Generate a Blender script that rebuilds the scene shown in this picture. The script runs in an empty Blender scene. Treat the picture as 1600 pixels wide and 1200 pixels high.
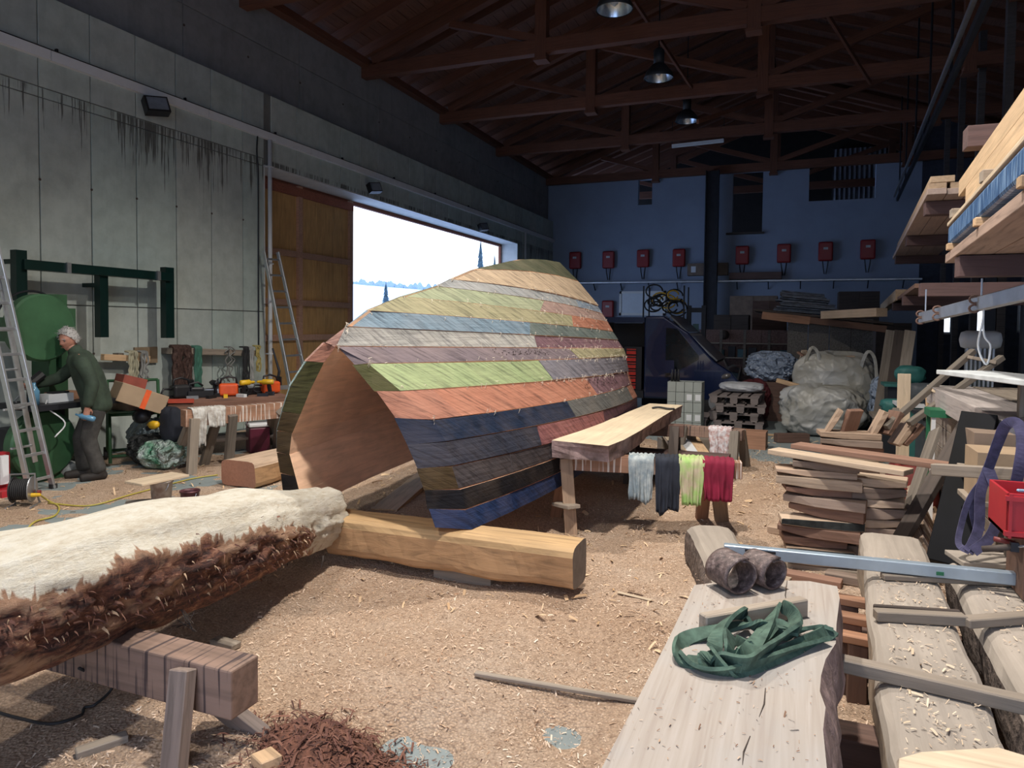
import bpy, bmesh, math, random
import numpy as np
from mathutils import Vector, Matrix, noise
R = math.radians
rng = random.Random(7)
C = bpy.context.scene.collection
sc = bpy.context.scene

# ------------------------------------------------------------------ camera, sky, lights, exposure
FPX, CX, CY = 1108.0, 800.0, 552.6
CAM = Vector((0, 0, 1.7))
CROT = Matrix.Rotation(R(21.7), 3, 'Z') @ Matrix.Rotation(R(90 - 2.2), 3, 'X') @ Matrix.Rotation(0.0108, 3, 'Z')
cd = bpy.data.cameras.new('camera'); cam = bpy.data.objects.new('camera', cd); C.objects.link(cam)
cam.matrix_world = Matrix.Translation(CAM) @ CROT.to_4x4()
cd.sensor_width = 36; cd.lens = FPX / 1600 * 36; cd.shift_y = (CY - 600) / 1600; cd.clip_end = 900
sc.camera = cam
sc.view_settings.view_transform = 'Standard'; sc.view_settings.look = 'None'; sc.view_settings.gamma = 1
sc.view_settings.use_curve_mapping = False; sc.view_settings.exposure = 0.28

world = bpy.data.worlds.new('overcast_sky'); sc.world = world; world.use_nodes = True
wn = world.node_tree.nodes; wl = world.node_tree.links
bg = wn['Background']
tcw = wn.new('ShaderNodeTexCoord'); sep = wn.new('ShaderNodeSeparateXYZ'); rmp = wn.new('ShaderNodeValToRGB')
wl.new(tcw.outputs['Generated'], sep.inputs[0]); wl.new(sep.outputs['Z'], rmp.inputs[0]); wl.new(rmp.outputs[0], bg.inputs[0])
rmp.color_ramp.elements[0].color = (0.80, 0.88, 1.0, 1); rmp.color_ramp.elements[1].position = 0.7
rmp.color_ramp.elements[1].color = (0.42, 0.6, 1.0, 1)
bg.inputs[1].default_value = 2.3

def portal(name, loc, rot, sx, sy):
    l = bpy.data.lights.new(name, 'AREA'); l.shape = 'RECTANGLE'; l.size = sx; l.size_y = sy; l.cycles.is_portal = True
    o = bpy.data.objects.new(name, l); C.objects.link(o); o.location = loc; o.rotation_euler = rot
portal('door_portal', (-8.75, 16.8, 2.2), (0, R(-90), 0), 4.3, 8.6)
portal('rear_portal', (-.4, -2.7, 2.5), (R(90), 0, 0), 5.2, 4.9)
LAMP_COL = (1.0, 0.93, 0.84)
def lamp_spot(loc, w, size=136):
    l = bpy.data.lights.new('high_bay_light', 'SPOT'); l.energy = w; l.color = LAMP_COL
    l.spot_size = R(size); l.spot_blend = 0.6; l.shadow_soft_size = 0.13
    o = bpy.data.objects.new('high_bay_light', l); C.objects.link(o); o.location = loc
LAMPS_ON = [(-2.5, 6.9, 6.45, 850), (-.75, 3.0, 6.45, 1400), (-3.0, 0.2, 6.45, 420)]
for x, y, z, w in LAMPS_ON: lamp_spot((x, y, z), w)

# ------------------------------------------------------------------ pixel helper for surveying positions in the hall
def ray(px, py):
    return (CROT @ Vector(((px - CX) / FPX, -(py - CY) / FPX, -1)))
def W(px, py, X=None, Y=None, Z=None, d=None):
    r = ray(px, py)
    if X is not None: t = (X - CAM.x) / r.x
    elif Y is not None: t = (Y - CAM.y) / r.y
    elif Z is not None: t = (Z - CAM.z) / r.z
    else: t = d
    return CAM + r * t
CINV = CROT.inverted()
def proj(p):
    v = CINV @ (Vector(p) - CAM)
    return (CX + FPX * v.x / -v.z, CY - FPX * v.y / -v.z)

# ------------------------------------------------------------------ object helpers
WM = {}
def put(o, M, parent=None):
    WM[o.name] = M
    if parent is not None:
        o.parent = parent
        o.matrix_basis = WM[parent.name].inverted() @ M
    else:
        o.matrix_basis = M
def tag(o, label=None, cat=None, group=None, kind=None):
    if label: o['label'] = label
    if cat: o['category'] = cat
    if group: o['group'] = group
    if kind: o['kind'] = kind
    return o
def thing(name, label, cat, loc=(0, 0, 0), rz=0, group=None, kind=None):
    o = bpy.data.objects.new(name, None); o.empty_display_size = 0.1; C.objects.link(o)
    put(o, Matrix.Translation(Vector(loc)) @ Matrix.Rotation(rz, 4, 'Z'))
    return tag(o, label, cat, group, kind)
def link(name, me, mats, parent=None, M=None, label=None, cat=None, group=None, kind=None, smooth=False):
    if not isinstance(mats, (list, tuple)): mats = [mats]
    if len(me.materials) == 0:
        for m in mats: me.materials.append(m)
    if smooth:
        me.polygons.foreach_set('use_smooth', [True] * len(me.polygons))
    o = bpy.data.objects.new(name, me); C.objects.link(o)
    put(o, M if M is not None else Matrix.Identity(4), parent)
    return tag(o, label, cat, group, kind)
def bevel(o, w=0.005, seg=2):
    m = o.modifiers.new('bevel', 'BEVEL'); m.width = w; m.segments = seg; m.limit_method = 'ANGLE'; m.angle_limit = R(40)
    return o
class MB:
    def __init__(s): s.v = []; s.f = []; s.mi = []
    def add(s, vs, fs, mi=0):
        b = len(s.v); s.v += [tuple(v) for v in vs]; s.f += [tuple(b + i for i in f) for f in fs]; s.mi += [mi] * len(fs)
        return s
    def box(s, c, size, M=None, mi=0):
        cx, cy, cz = c; x, y, z = size[0] / 2, size[1] / 2, size[2] / 2
        vs = [Vector((cx + a * x, cy + b * y, cz + e * z)) for a in (-1, 1) for b in (-1, 1) for e in (-1, 1)]
        if M is not None: vs = [M @ v for v in vs]
        return s.add(vs, [(0, 1, 3, 2), (4, 6, 7, 5), (0, 4, 5, 1), (2, 3, 7, 6), (0, 2, 6, 4), (1, 5, 7, 3)], mi)
    def bar(s, p0, p1, w, h, up=(0, 0, 1), mi=0):
        M, L = frame(p0, p1, up); return s.box((0, 0, 0), (L, w, h), M, mi)
    def tube(s, pts, r, n=8, mi=0, cap=True):
        pts = [Vector(p) for p in pts]; rs = r if isinstance(r, (list, tuple)) else [r] * len(pts)
        vs = []; ref = None
        for i, p in enumerate(pts):
            t = (pts[min(i + 1, len(pts) - 1)] - pts[max(i - 1, 0)])
            if t.length < 1e-9: t = Vector((0, 0, 1))
            t.normalize()
            if ref is None: ref = Vector((0, 0, 1)) if abs(t.z) < .9 else Vector((1, 0, 0))
            a = t.cross(ref).normalized(); b = a.cross(t).normalized(); ref = b
            for k in range(n):
                q = 2 * math.pi * k / n; vs.append(p + (a * math.cos(q) + b * math.sin(q)) * rs[i])
        fs = [(i * n + k, i * n + (k + 1) % n, (i + 1) * n + (k + 1) % n, (i + 1) * n + k) for i in range(len(pts) - 1) for k in range(n)]
        if cap: fs += [tuple(range(n))[::-1], tuple((len(pts) - 1) * n + k for k in range(n))]
        return s.add(vs, fs, mi)
    def lathe(s, prof, n=24, M=None, mi=0, cap=True):
        vs = []
        for r_, z in prof:
            for k in range(n):
                a = 2 * math.pi * k / n; vs.append(Vector((r_ * math.cos(a), r_ * math.sin(a), z)))
        if M is not None: vs = [M @ v for v in vs]
        fs = [(i * n + k, i * n + (k + 1) % n, (i + 1) * n + (k + 1) % n, (i + 1) * n + k) for i in range(len(prof) - 1) for k in range(n)]
        if cap: fs += [tuple(range(n))[::-1], tuple((len(prof) - 1) * n + k for k in range(n))]
        return s.add(vs, fs, mi)
    def prism(s, poly, a, b, M=None, mi=0):
        # poly in (x, z), extruded along y from a to b
        n = len(poly); vs = [Vector((p[0], a, p[1])) for p in poly] + [Vector((p[0], b, p[1])) for p in poly]
        if M is not None: vs = [M @ v for v in vs]
        return s.add(vs, [tuple(range(n)), tuple(range(2 * n - 1, n - 1, -1))] + [(i, i + n, (i + 1) % n + n, (i + 1) % n) for i in range(n)], mi)
    def grid(s, fn, nu, nv, mi=0, closed=False):
        vs = [fn(i / nu, j / nv) for i in range(nu + (0 if closed else 1)) for j in range(nv + 1)]
        m = nv + 1; N = nu if closed else nu + 1
        fs = [(i * m + j, ((i + 1) % N) * m + j, ((i + 1) % N) * m + j + 1, i * m + j + 1) for i in range(nu) for j in range(nv)]
        return s.add(vs, fs, mi)
    def mesh(s, name='mesh'):
        me = bpy.data.meshes.new(name); me.from_pydata(s.v, [], s.f)
        if any(s.mi): me.polygons.foreach_set('material_index', s.mi)
        bm = bmesh.new(); bm.from_mesh(me); bmesh.ops.recalc_face_normals(bm, faces=bm.faces); bm.to_mesh(me); bm.free()
        me.update(); return me
    def build(s, name, mats, parent=None, smooth=False, M=None, **kw):
        # vertices are given in world space (or in M's space when M is given); origin moved to the middle
        me = s.mesh(name)
        if M is None:
            if s.v:
                a = np.array(s.v); c = (a.min(0) + a.max(0)) / 2; c[2] = a[:, 2].min()
                me.transform(Matrix.Translation(-Vector(c))); M = Matrix.Translation(Vector(c))
            else: M = Matrix.Identity(4)
        return link(name, me, mats, parent, M, smooth=smooth, **kw)
def frame(p0, p1, up=(0, 0, 1)):
    p0 = Vector(p0); p1 = Vector(p1); x = (p1 - p0); L = x.length; x.normalize()
    up = Vector(up); y = up.cross(x)
    if y.length < 1e-4: y = Vector((0, 1, 0)).cross(x)
    y.normalize(); z = x.cross(y)
    M = Matrix(((x.x, y.x, z.x, 0), (x.y, y.y, z.y, 0), (x.z, y.z, z.z, 0), (0, 0, 0, 1)))
    return Matrix.Translation((p0 + p1) / 2) @ M, L
def plank(name, p0, p1, w, h, mat, parent=None, up=(0, 0, 1), bev=0.004, sub=0, wob=0.0, **kw):
    """a timber from p0 to p1 (centre line), grain along its own X; wob makes sawn edges uneven"""
    M, L = frame(p0, p1, up); m = MB()
    if sub:
        sd = rng.random() * 100
        def ring(t):
            o = [wob * noise.noise(Vector((t * L * 2.2, sd + k * 9, 0))) for k in range(4)]
            return [(-w / 2 + o[0], -h / 2), (w / 2 + o[1], -h / 2), (w / 2 + o[2], h / 2), (-w / 2 + o[3], h / 2)]
        vs = []; fs = []
        for i in range(sub + 1):
            t = i / sub
            for y, z in ring(t): vs.append((-L / 2 + L * t, y, z))
        for i in range(sub):
            for k in range(4): fs.append((i * 4 + k, i * 4 + (k + 1) % 4, i * 4 + 4 + (k + 1) % 4, i * 4 + 4 + k))
        fs += [(3, 2, 1, 0), tuple(sub * 4 + k for k in range(4))]; m.add(vs, fs)
    else: m.box((0, 0, 0), (L, w, h))
    o = link(name, m.mesh(name), mat, parent, M, **kw)
    if bev: bevel(o, bev, 1 if w < .1 else 2)
    return o
def ribbon(name, pts, w, t, mat, parent=None, upf=None, **kw):
    """flat webbing along pts; upf(i) gives the direction across which it is thin"""
    pts = [Vector(p) for p in pts]; m = MB(); vs = []; fs = []
    for i, p in enumerate(pts):
        tan = (pts[min(i + 1, len(pts) - 1)] - pts[max(i - 1, 0)]).normalized()
        n = Vector(upf(i) if upf else (0, 0, 1)); a = tan.cross(n)
        if a.length < 1e-3: a = tan.cross(Vector((1, 0, 0)))
        a.normalize(); n = a.cross(tan).normalized()
        for sa, sn in ((-1, -1), (1, -1), (1, 1), (-1, 1)): vs.append(p + a * (sa * w / 2) + n * (sn * t / 2))
    for i in range(len(pts) - 1):
        for k in range(4): fs.append((i * 4 + k, i * 4 + (k + 1) % 4, i * 4 + 4 + (k + 1) % 4, i * 4 + 4 + k))
    fs += [(3, 2, 1, 0), tuple((len(pts) - 1) * 4 + k for k in range(4))]
    return m.add(vs, fs).build(name, mat, parent, **kw)
def spline(pts, n=8):
    pts = [Vector(p) for p in pts]; out = []
    P = [pts[0] * 2 - pts[1]] + pts + [pts[-1] * 2 - pts[-2]]
    for i in range(1, len(P) - 2):
        for k in range(n):
            t = k / n; a, b, c, d = P[i - 1], P[i], P[i + 1], P[i + 2]
            out.append(0.5 * ((2 * b) + (c - a) * t + (2 * a - 5 * b + 4 * c - d) * t * t + (3 * b - a - 3 * c + d) * t ** 3))
    out.append(pts[-1]); return out
def copy_tree(o, parent=None):
    c = o.copy(); C.objects.link(c); WM[c.name] = WM.get(o.name, Matrix.Identity(4))
    if parent is not None: c.parent = parent
    for ch in list(o.children): copy_tree(ch, c)
    return c
def fbm(x, y, z=0.0, o=3):
    s = 0; a = 1
    for i in range(o): s += a * noise.noise(Vector((x, y, z))); a *= .5; x *= 2.03; y *= 2.03; z *= 2.03
    return s
ORD = ['lowest', 'second lowest', 'third', 'fourth', 'fifth', 'sixth', 'seventh', 'eighth', 'ninth', 'tenth', 'eleventh', 'twelfth', 'thirteenth', 'fourteenth']

# ------------------------------------------------------------------ materials
def newmat(name):
    m = bpy.data.materials.new(name); m.use_nodes = True; nt = m.node_tree
    return m, nt, nt.nodes['Principled BSDF']
def N(nt, t, **kw):
    n = nt.nodes.new(t)
    for k, v in kw.items():
        if k in n.inputs: n.inputs[k].default_value = v
        else: setattr(n, k, v)
    return n
def coords(nt, scale=(1, 1, 1), rot=(0, 0, 0), rnd=True):
    tc = N(nt, 'ShaderNodeTexCoord'); mp = N(nt, 'ShaderNodeMapping'); mp.inputs['Scale'].default_value = scale; mp.inputs['Rotation'].default_value = rot
    if rnd:
        oi = N(nt, 'ShaderNodeObjectInfo'); mu = N(nt, 'ShaderNodeMath', operation='MULTIPLY'); mu.inputs[1].default_value = 37.0
        nt.links.new(oi.outputs['Random'], mu.inputs[0])
        ad = N(nt, 'ShaderNodeVectorMath', operation='ADD'); nt.links.new(tc.outputs['Object'], ad.inputs[0]); nt.links.new(mu.outputs[0], ad.inputs[1])
        nt.links.new(ad.outputs[0], mp.inputs[0])
    else: nt.links.new(tc.outputs['Object'], mp.inputs[0])
    return mp
def ramp(nt, src, stops):
    r = N(nt, 'ShaderNodeValToRGB'); e = r.color_ramp.elements
    while len(e) < len(stops): e.new(0.5)
    for i, (p, c) in enumerate(stops):
        e[i].position = p; e[i].color = (c[0], c[1], c[2], 1) if isinstance(c, (tuple, list)) else (c, c, c, 1)
    nt.links.new(src, r.inputs[0]); return r.outputs[0]
def mixc(nt, fac, a, b, mode='MIX'):
    m = N(nt, 'ShaderNodeMixRGB', blend_type=mode)
    for i, s in ((0, fac), (1, a), (2, b)):
        if isinstance(s, bpy.types.NodeSocket): nt.links.new(s, m.inputs[i])
        elif i == 0: m.inputs[0].default_value = s
        else: m.inputs[i].default_value = (s[0], s[1], s[2], 1)
    return m.outputs[0]
def bump(nt, b, h, strength=.3, dist=.01):
    n = N(nt, 'ShaderNodeBump'); n.inputs['Strength'].default_value = strength; n.inputs['Distance'].default_value = dist
    nt.links.new(h, n.inputs['Height']); nt.links.new(n.outputs[0], b.inputs['Normal'])
def mul(c, k): return tuple(min(1, x * k) for x in c)
def var_obj(nt, col, amt=.25):
    oi = N(nt, 'ShaderNodeObjectInfo'); r = ramp(nt, oi.outputs['Random'], [(0, 1 - amt), (1, 1.0)])
    return mixc(nt, 1.0, col, r, 'MULTIPLY')
MC = {}
def wood(name, c, dark=.55, rough=.75, sc_=(0.9, 16, 16), bmp=.25, amt=.22, dirt=None):
    if name in MC: return MC[name]
    m, nt, b = newmat(name); mp = coords(nt, sc_)
    n1 = N(nt, 'ShaderNodeTexNoise', Scale=2.2, Detail=6.0, Roughness=.65, Distortion=.6); nt.links.new(mp.outputs[0], n1.inputs['Vector'])
    col = ramp(nt, n1.outputs[0], [(.3, mul(c, dark)), (.5, c), (.72, mul(c, 1.18))])
    mp2 = coords(nt, (2, 2, 2)); n2 = N(nt, 'ShaderNodeTexNoise', Scale=1.5, Detail=3.0); nt.links.new(mp2.outputs[0], n2.inputs['Vector'])
    f = ramp(nt, n2.outputs[0], [(.35, 1.0), (.65, .0)])
    col = mixc(nt, mixc(nt, 1, f, (.35, .35, .35), 'MULTIPLY'), col, dirt or mul(c, .6))
    col = var_obj(nt, col, amt); nt.links.new(col, b.inputs['Base Color']); b.inputs['Roughness'].default_value = rough
    bump(nt, b, n1.outputs[0], bmp, .01); MC[name] = m; return m
def plain(name, c, rough=.6, metal=0.0, nz=.12, scale=6.0, bmp=.0, dist=.01, c2=None, spec=None, tr=0, alpha=None, coat=0):
    if name in MC: return MC[name]
    m, nt, b = newmat(name); mp = coords(nt); n1 = N(nt, 'ShaderNodeTexNoise', Scale=scale, Detail=5.0, Roughness=.6); nt.links.new(mp.outputs[0], n1.inputs['Vector'])
    col = ramp(nt, n1.outputs[0], [(.35, c2 or mul(c, 1 - nz * 2)), (.6, c), (.8, mul(c, 1 + nz))]); nt.links.new(col, b.inputs['Base Color'])
    b.inputs['Roughness'].default_value = rough; b.inputs['Metallic'].default_value = metal
    if tr: b.inputs['Transmission Weight'].default_value = tr
    if spec is not None: b.inputs['Specular IOR Level'].default_value = spec
    if coat: b.inputs['Coat Weight'].default_value = coat
    if alpha: b.inputs['Alpha'].default_value = alpha
    if bmp: bump(nt, b, n1.outputs[0], bmp, dist)
    MC[name] = m; return m
def crumple(name, c, scale=4.0, rough=.35, strength=.9, c2=None):
    if name in MC: return MC[name]
    m, nt, b = newmat(name); mp = coords(nt); nz_ = N(nt, 'ShaderNodeTexNoise', Scale=scale * .8, Detail=3.0); nt.links.new(mp.outputs[0], nz_.inputs['Vector'])
    ad = N(nt, 'ShaderNodeVectorMath', operation='MULTIPLY_ADD'); nt.links.new(nz_.outputs['Color'], ad.inputs[0]); ad.inputs[1].default_value = (.35, .35, .35); nt.links.new(mp.outputs[0], ad.inputs[2])
    v = N(nt, 'ShaderNodeTexVoronoi', Scale=scale); v.feature = 'F1'; nt.links.new(ad.outputs[0], v.inputs['Vector']); v2 = N(nt, 'ShaderNodeTexVoronoi', Scale=scale * 2.6); nt.links.new(ad.outputs[0], v2.inputs['Vector'])
    h = N(nt, 'ShaderNodeMath', operation='MULTIPLY_ADD'); h.inputs[1].default_value = .4; nt.links.new(v2.outputs['Distance'], h.inputs[0]); nt.links.new(v.outputs['Distance'], h.inputs[2])
    nt.links.new(ramp(nt, nz_.outputs[0], [(.35, c2 or mul(c, .75)), (.65, c)]), b.inputs['Base Color']); b.inputs['Roughness'].default_value = rough; bump(nt, b, h.outputs[0], strength, .09); MC[name] = m; return m
def emit(name, c, s):
    m, nt, b = newmat(name); b.inputs['Emission Color'].default_value = (*c, 1); b.inputs['Emission Strength'].default_value = s; b.inputs['Base Color'].default_value = (*c, 1); return m

pine = wood('fresh_pine', (.62, .42, .25)); pine_pale = wood('pale_sawn_pine', (.70, .56, .40), .75); pine_grey = wood('weathered_pine', (.36, .30, .24)); 
larch = wood('reddish_larch', (.42, .22, .13)); brown_w = wood('old_brown_beam', (.15, .085, .065)); truss_w = wood('roof_timber', (.18, .068, .037), .6)
board_w = wood('roof_board', (.18, .08, .052), .5); grey_w = wood('grey_old_wood', (.20, .17, .14)); dark_w = wood('dark_old_wood', (.08, .06, .05))
osb = plain('particle_board', (.16, .15, .14), .85, nz=.25, scale=40, bmp=.2); osb_pink = plain('chip_board', (.24, .15, .13), .85, nz=.2, scale=30)
steel = plain('galvanised_steel', (.45, .47, .5), .4, .85, .1); alu = plain('aluminium', (.6, .62, .65), .38, .85, .08); dsteel = plain('dark_steel', (.03, .032, .04), .5, .6, .1)
black_p = plain('black_plastic', (.015, .015, .018), .45); white_p = plain('white_plastic', (.7, .72, .74), .5, nz=.03); red_p = plain('red_plastic', (.42, .02, .03), .45, nz=.05)
orange_p = plain('orange_plastic', (.75, .1, .02), .4); yellow_p = plain('yellow_plastic', (.75, .45, .02), .45); green_p = plain('green_plastic', (.02, .15, .07), .5)
rubber = plain('black_rubber', (.02, .02, .022), .7); card = plain('cardboard', (.36, .26, .17), .85, nz=.06); card_d = plain('dusty_cardboard', (.22, .16, .12), .85)
green_mach = plain('green_machine_paint', (.035, .105, .048), .5, nz=.15, scale=3, bmp=.05); dgreen = plain('dark_green_steel', (.003, .022, .019), .35, .2, .1)
# ================================================================== THE HALL
LX, FY, BY = -8.2, 24.5, -2.5          # inner face of the left wall, far wall, back wall (behind the camera)
YD0, YD1, ZD = 9.45, 21.0, 4.33        # big door opening
ZLEDGE, ZTOP = 5.5, 7.0

def mat_concrete(name, c, drips=False, k=1.0):
    m, nt, b = newmat(name); tc = N(nt, 'ShaderNodeTexCoord'); ge = N(nt, 'ShaderNodeNewGeometry')
    def noi(scale, sc3=(1, 1, 1), det=5.0, src=ge.outputs['Position']):
        mp = N(nt, 'ShaderNodeMapping'); mp.inputs['Scale'].default_value = sc3; nt.links.new(src, mp.inputs[0])
        n = N(nt, 'ShaderNodeTexNoise', Scale=scale, Detail=det, Roughness=.6); nt.links.new(mp.outputs[0], n.inputs['Vector']); return n.outputs[0]
    a = noi(1.1); d = noi(6); col = ramp(nt, a, [(.3, mul(c, .78)), (.5, c), (.7, mul(c, 1.12))])
    col = mixc(nt, .35, col, ramp(nt, d, [(.35, mul(c, .7)), (.6, mul(c, 1.1))]))
    oi = N(nt, 'ShaderNodeObjectInfo'); col = mixc(nt, 1, col, ramp(nt, oi.outputs['Random'], [(0, (.86, .88, .88)), (.5, (1, 1, .97)), (1, (.9, .97, .95))]), 'MULTIPLY')
    st = noi(2.0, (3, 3, .35)); col = mixc(nt, ramp(nt, st, [(.55, 0.0), (.75, .35)]), col, mul(c, .55))
    if drips:
        sp = N(nt, 'ShaderNodeSeparateXYZ'); nt.links.new(ge.outputs['Position'], sp.inputs[0])
        dr = noi(9.0, (1, 4.6, .12), 3.0); ex = noi(1.3, (1, 1.2, .0), 2.0)
        # a drip ends lower where the second noise is high
        mr = N(nt, 'ShaderNodeMapRange'); mr.inputs[1].default_value = 2.6; mr.inputs[2].default_value = 4.35; nt.links.new(sp.outputs['Z'], mr.inputs[0])
        mr2 = N(nt, 'ShaderNodeMapRange'); mr2.inputs[1].default_value = 4.43; mr2.inputs[2].default_value = 4.40; nt.links.new(sp.outputs['Z'], mr2.inputs[0])
        s1 = N(nt, 'ShaderNodeMath', operation='MULTIPLY_ADD'); s1.inputs[1].default_value = .45; nt.links.new(mr.outputs[0], s1.inputs[0]); nt.links.new(dr, s1.inputs[2])
        s2 = N(nt, 'ShaderNodeMath', operation='MULTIPLY_ADD'); s2.inputs[1].default_value = .5; nt.links.new(ex, s2.inputs[0]); nt.links.new(s1.outputs[0], s2.inputs[2])
        f = ramp(nt, s2.outputs[0], [(.985, 0.0), (1.0, .8)]); nt.nodes[-1].inputs[0]
        mm = N(nt, 'ShaderNodeMath', operation='SUBTRACT'); mm.inputs[1].default_value = .36; nt.links.new(s2.outputs[0], mm.inputs[0])
        f = ramp(nt, mm.outputs[0], [(.83, 0.0), (.88, .8)])
        f2 = mixc(nt, 1, f, mr2.outputs[0], 'MULTIPLY'); col = mixc(nt, f2, col, (.05, .045, .04))
    nt.links.new(col, b.inputs['Base Color']); b.inputs['Roughness'].default_value = .85; bump(nt, b, noi(25), .25, .008)
    return m
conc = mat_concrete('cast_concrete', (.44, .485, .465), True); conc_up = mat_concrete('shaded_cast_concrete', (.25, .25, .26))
conc_joint = mat_concrete('concrete_core', (.20, .20, .19)); plaster = plain('painted_plaster', (.27, .32, .42), .8, nz=.04, scale=1.5, bmp=.05)
floor_m = mat_concrete('grey_concrete_floor', (.24, .265, .275))

# floor
fl = MB().box((-1, 13.5, -.1), (16.5, 34, .2)).build('floor', floor_m, kind='structure')
# left wall: core with recessed joints and cast panels in front
wl_ = MB()
wl_.box((LX - .27, (BY + YD0) / 2, ZLEDGE / 2), (.5, YD0 - BY, ZLEDGE)); wl_.box((LX - .27, (YD1 + FY) / 2, ZLEDGE / 2), (.5, FY - YD1, ZLEDGE))
wl_.box((LX - .27, (YD0 + YD1) / 2, (ZD + ZLEDGE) / 2), (.5, YD1 - YD0, ZLEDGE - ZD)); wl_.box((LX - .37, (BY + FY) / 2, (ZLEDGE + ZTOP) / 2), (.3, FY - BY, ZTOP - ZLEDGE))
wall_left = wl_.build('wall_left', conc_joint, kind='structure')
def panel(y0, y1, z0, z1, x=LX, m=conc, t=.02, bolts=True):
    me = MB().box((0, 0, 0), (t, y1 - y0 - .014, z1 - z0 - .012)).mesh('concrete_panel')
    o = link('concrete_panel', me, m, wall_left, Matrix.Translation((x - t / 2, (y0 + y1) / 2, (z0 + z1) / 2))); bevel(o, .004, 1)
YS = [5.69 + .655 * k for k in range(-9, 30)]
for y in YS:
    if y + .655 <= YD0 + .3:
        y1 = min(y + .655, YD0)
        for z0, z1 in ((0, 1.9), (1.9, 4.3), (4.3, 4.42), (4.42, ZLEDGE)): panel(y, y1, z0, z1)
    elif y < FY - .1:
        y1 = min(y + .655, FY)
        if y >= YD1 - .35:
            y0 = max(y, YD1)
            if y1 - y0 > .1: panel(y0, y1, 0, ZD); 
        panel(y, y1, ZD if y > YD0 else ZD, ZLEDGE) if y >= YD0 else panel(YD0 + .0, y1, ZD, ZLEDGE)
yy = BY
while yy < FY:
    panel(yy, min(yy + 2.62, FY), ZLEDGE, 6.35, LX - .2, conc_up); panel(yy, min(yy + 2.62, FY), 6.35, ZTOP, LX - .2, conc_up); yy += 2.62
anch = MB()
for k, y in enumerate(YS):
    if 3.5 < y < YD0:
        for z in (1.3, 3.35): anch.lathe([(.016, 0), (.016, .006)], 8, Matrix.Translation((LX, y, z)) @ Matrix.Rotation(R(90), 4, 'Y'))
for y in np.arange(8, 24, 1.31): anch.lathe([(.02, 0), (.02, .006)], 8, Matrix.Translation((LX - .2, y, 6.05)) @ Matrix.Rotation(R(90), 4, 'Y'))
anch.build('anchor_hole', dark_w, wall_left, kind='stuff')
# door reveal surfaces and lintel soffit
pale = plain('pale_reveal', (.62, .63, .62), .7, nz=.05)
tr = MB(); tr.box((LX - .27, YD1 - .015, ZD / 2), (.54, .03, ZD)); tr.box((LX - .27, (YD0 + YD1) / 2, ZD - .01), (.54, YD1 - YD0, .02)); tr.box((LX - .27, YD0 + .01, ZD / 2), (.54, .02, ZD))
tr.build('trim_1', pale, kind='structure')
red_frame = wood('reddish_frame', (.30, .10, .06)); ply = wood('yellow_ply', (.56, .33, .13), .7, sc_=(1, 9, 1), amt=.1)
MB().box((LX - .58, YD1 - .06, ZD / 2), (.08, .10, ZD)).box((LX - .58, (YD0 + YD1) / 2, ZD - .05), (.08, YD1 - YD0, .1)).build('trim_2', red_frame, kind='structure')
# sliding door leaf
door = thing('door_1', 'yellow board sliding door leaf with pinkish timber frame, standing half open', 'door', (LX - .62, 11.0, 0)); door['kind'] = 'structure'
del door['category']
DX = LX - .50; Y0, Y1 = YD0 + .02, W(552, 400, X=LX - .47).y
frame_w = wood('door_frame_pine', (.50, .29, .20), .7)
ps = [Y0 + .05, W(470, 400, X=LX - .47).y, Y1 - .06]
for k in range(2):
    ya, yb = ps[k], ps[k + 1]
    zs = [.05, 1.45, 2.1, 3.0, ZD - .12]
    for j in range(4):
        n = 2 if k == 0 else 3
        for q in range(n):
            a = ya + (yb - ya) * q / n; bb = ya + (yb - ya) * (q + 1) / n
            MB().box((DX - .04, (a + bb) / 2, (zs[j] + zs[j + 1]) / 2), (.03, bb - a - .006, zs[j + 1] - zs[j])).build('door_board', ply, door)
for y in ps: MB().box((DX, y, ZD / 2), (.06, .12, ZD - .1)).build('stile', frame_w, door)
for z in (.09, 1.45, 2.1, 3.0): MB().box((DX + .003, (Y0 + Y1) / 2, z), (.06, Y1 - Y0 - .1, .11)).build('rail', frame_w, door)
MB().box((DX + .006, (Y0 + Y1) / 2, ZD - .17), (.06, Y1 - Y0, .16)).build('rail', red_frame, door)

# cable tray on the left wall and what hangs on it
tray = thing('cable_trunking', 'long white cable trunking along the left concrete wall above the door', 'cable trunking', (LX, 10, 4.75))
y = 1.0
while y < 24.2:
    MB().box((LX + .035, y + 1.2, 4.80), (.07, 2.39, .115)).build('trunking_length', white_p, tray); y += 2.4
MB().tube([(LX + .03, 1, 4.875), (LX + .03, 12, 4.87), (LX + .03, 24.3, 4.875)], .012, 6).build('black_cable', black_p, tray)
for k in range(8): MB().box((LX + .02, 4 + k * 1.9, 4.89), (.04, .02, .05)).build('clip', dsteel, tray)
dp = thing('white_conduit', 'white vertical conduit pipe left of the sliding door', 'pipe', (LX, 9.0, 0))
yc = W(418, 300, X=LX).y
MB().tube([(LX + .05, yc, 0.02), (LX + .05, yc, 4.74)], .035, 10).build('pipe', white_p, dp, smooth=True)
for z in (1.2, 2.7, 4.3): MB().box((LX + .04, yc, z), (.09, .1, .02)).build('pipe_clip', white_p, dp)
yc2 = W(402, 300, X=LX).y
MB().tube(spline([(LX + .02, yc2, 4.86), (LX + .02, yc2 - .03, 4.5), (LX + .02, yc2, 4.1), (LX + .02, yc2, 2.5), (LX + .02, yc2, 1.2)], 5), .012, 6).build('wall_cable', black_p, label='thin black cable running down the concrete wall beside the white conduit', cat='cable')
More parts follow.
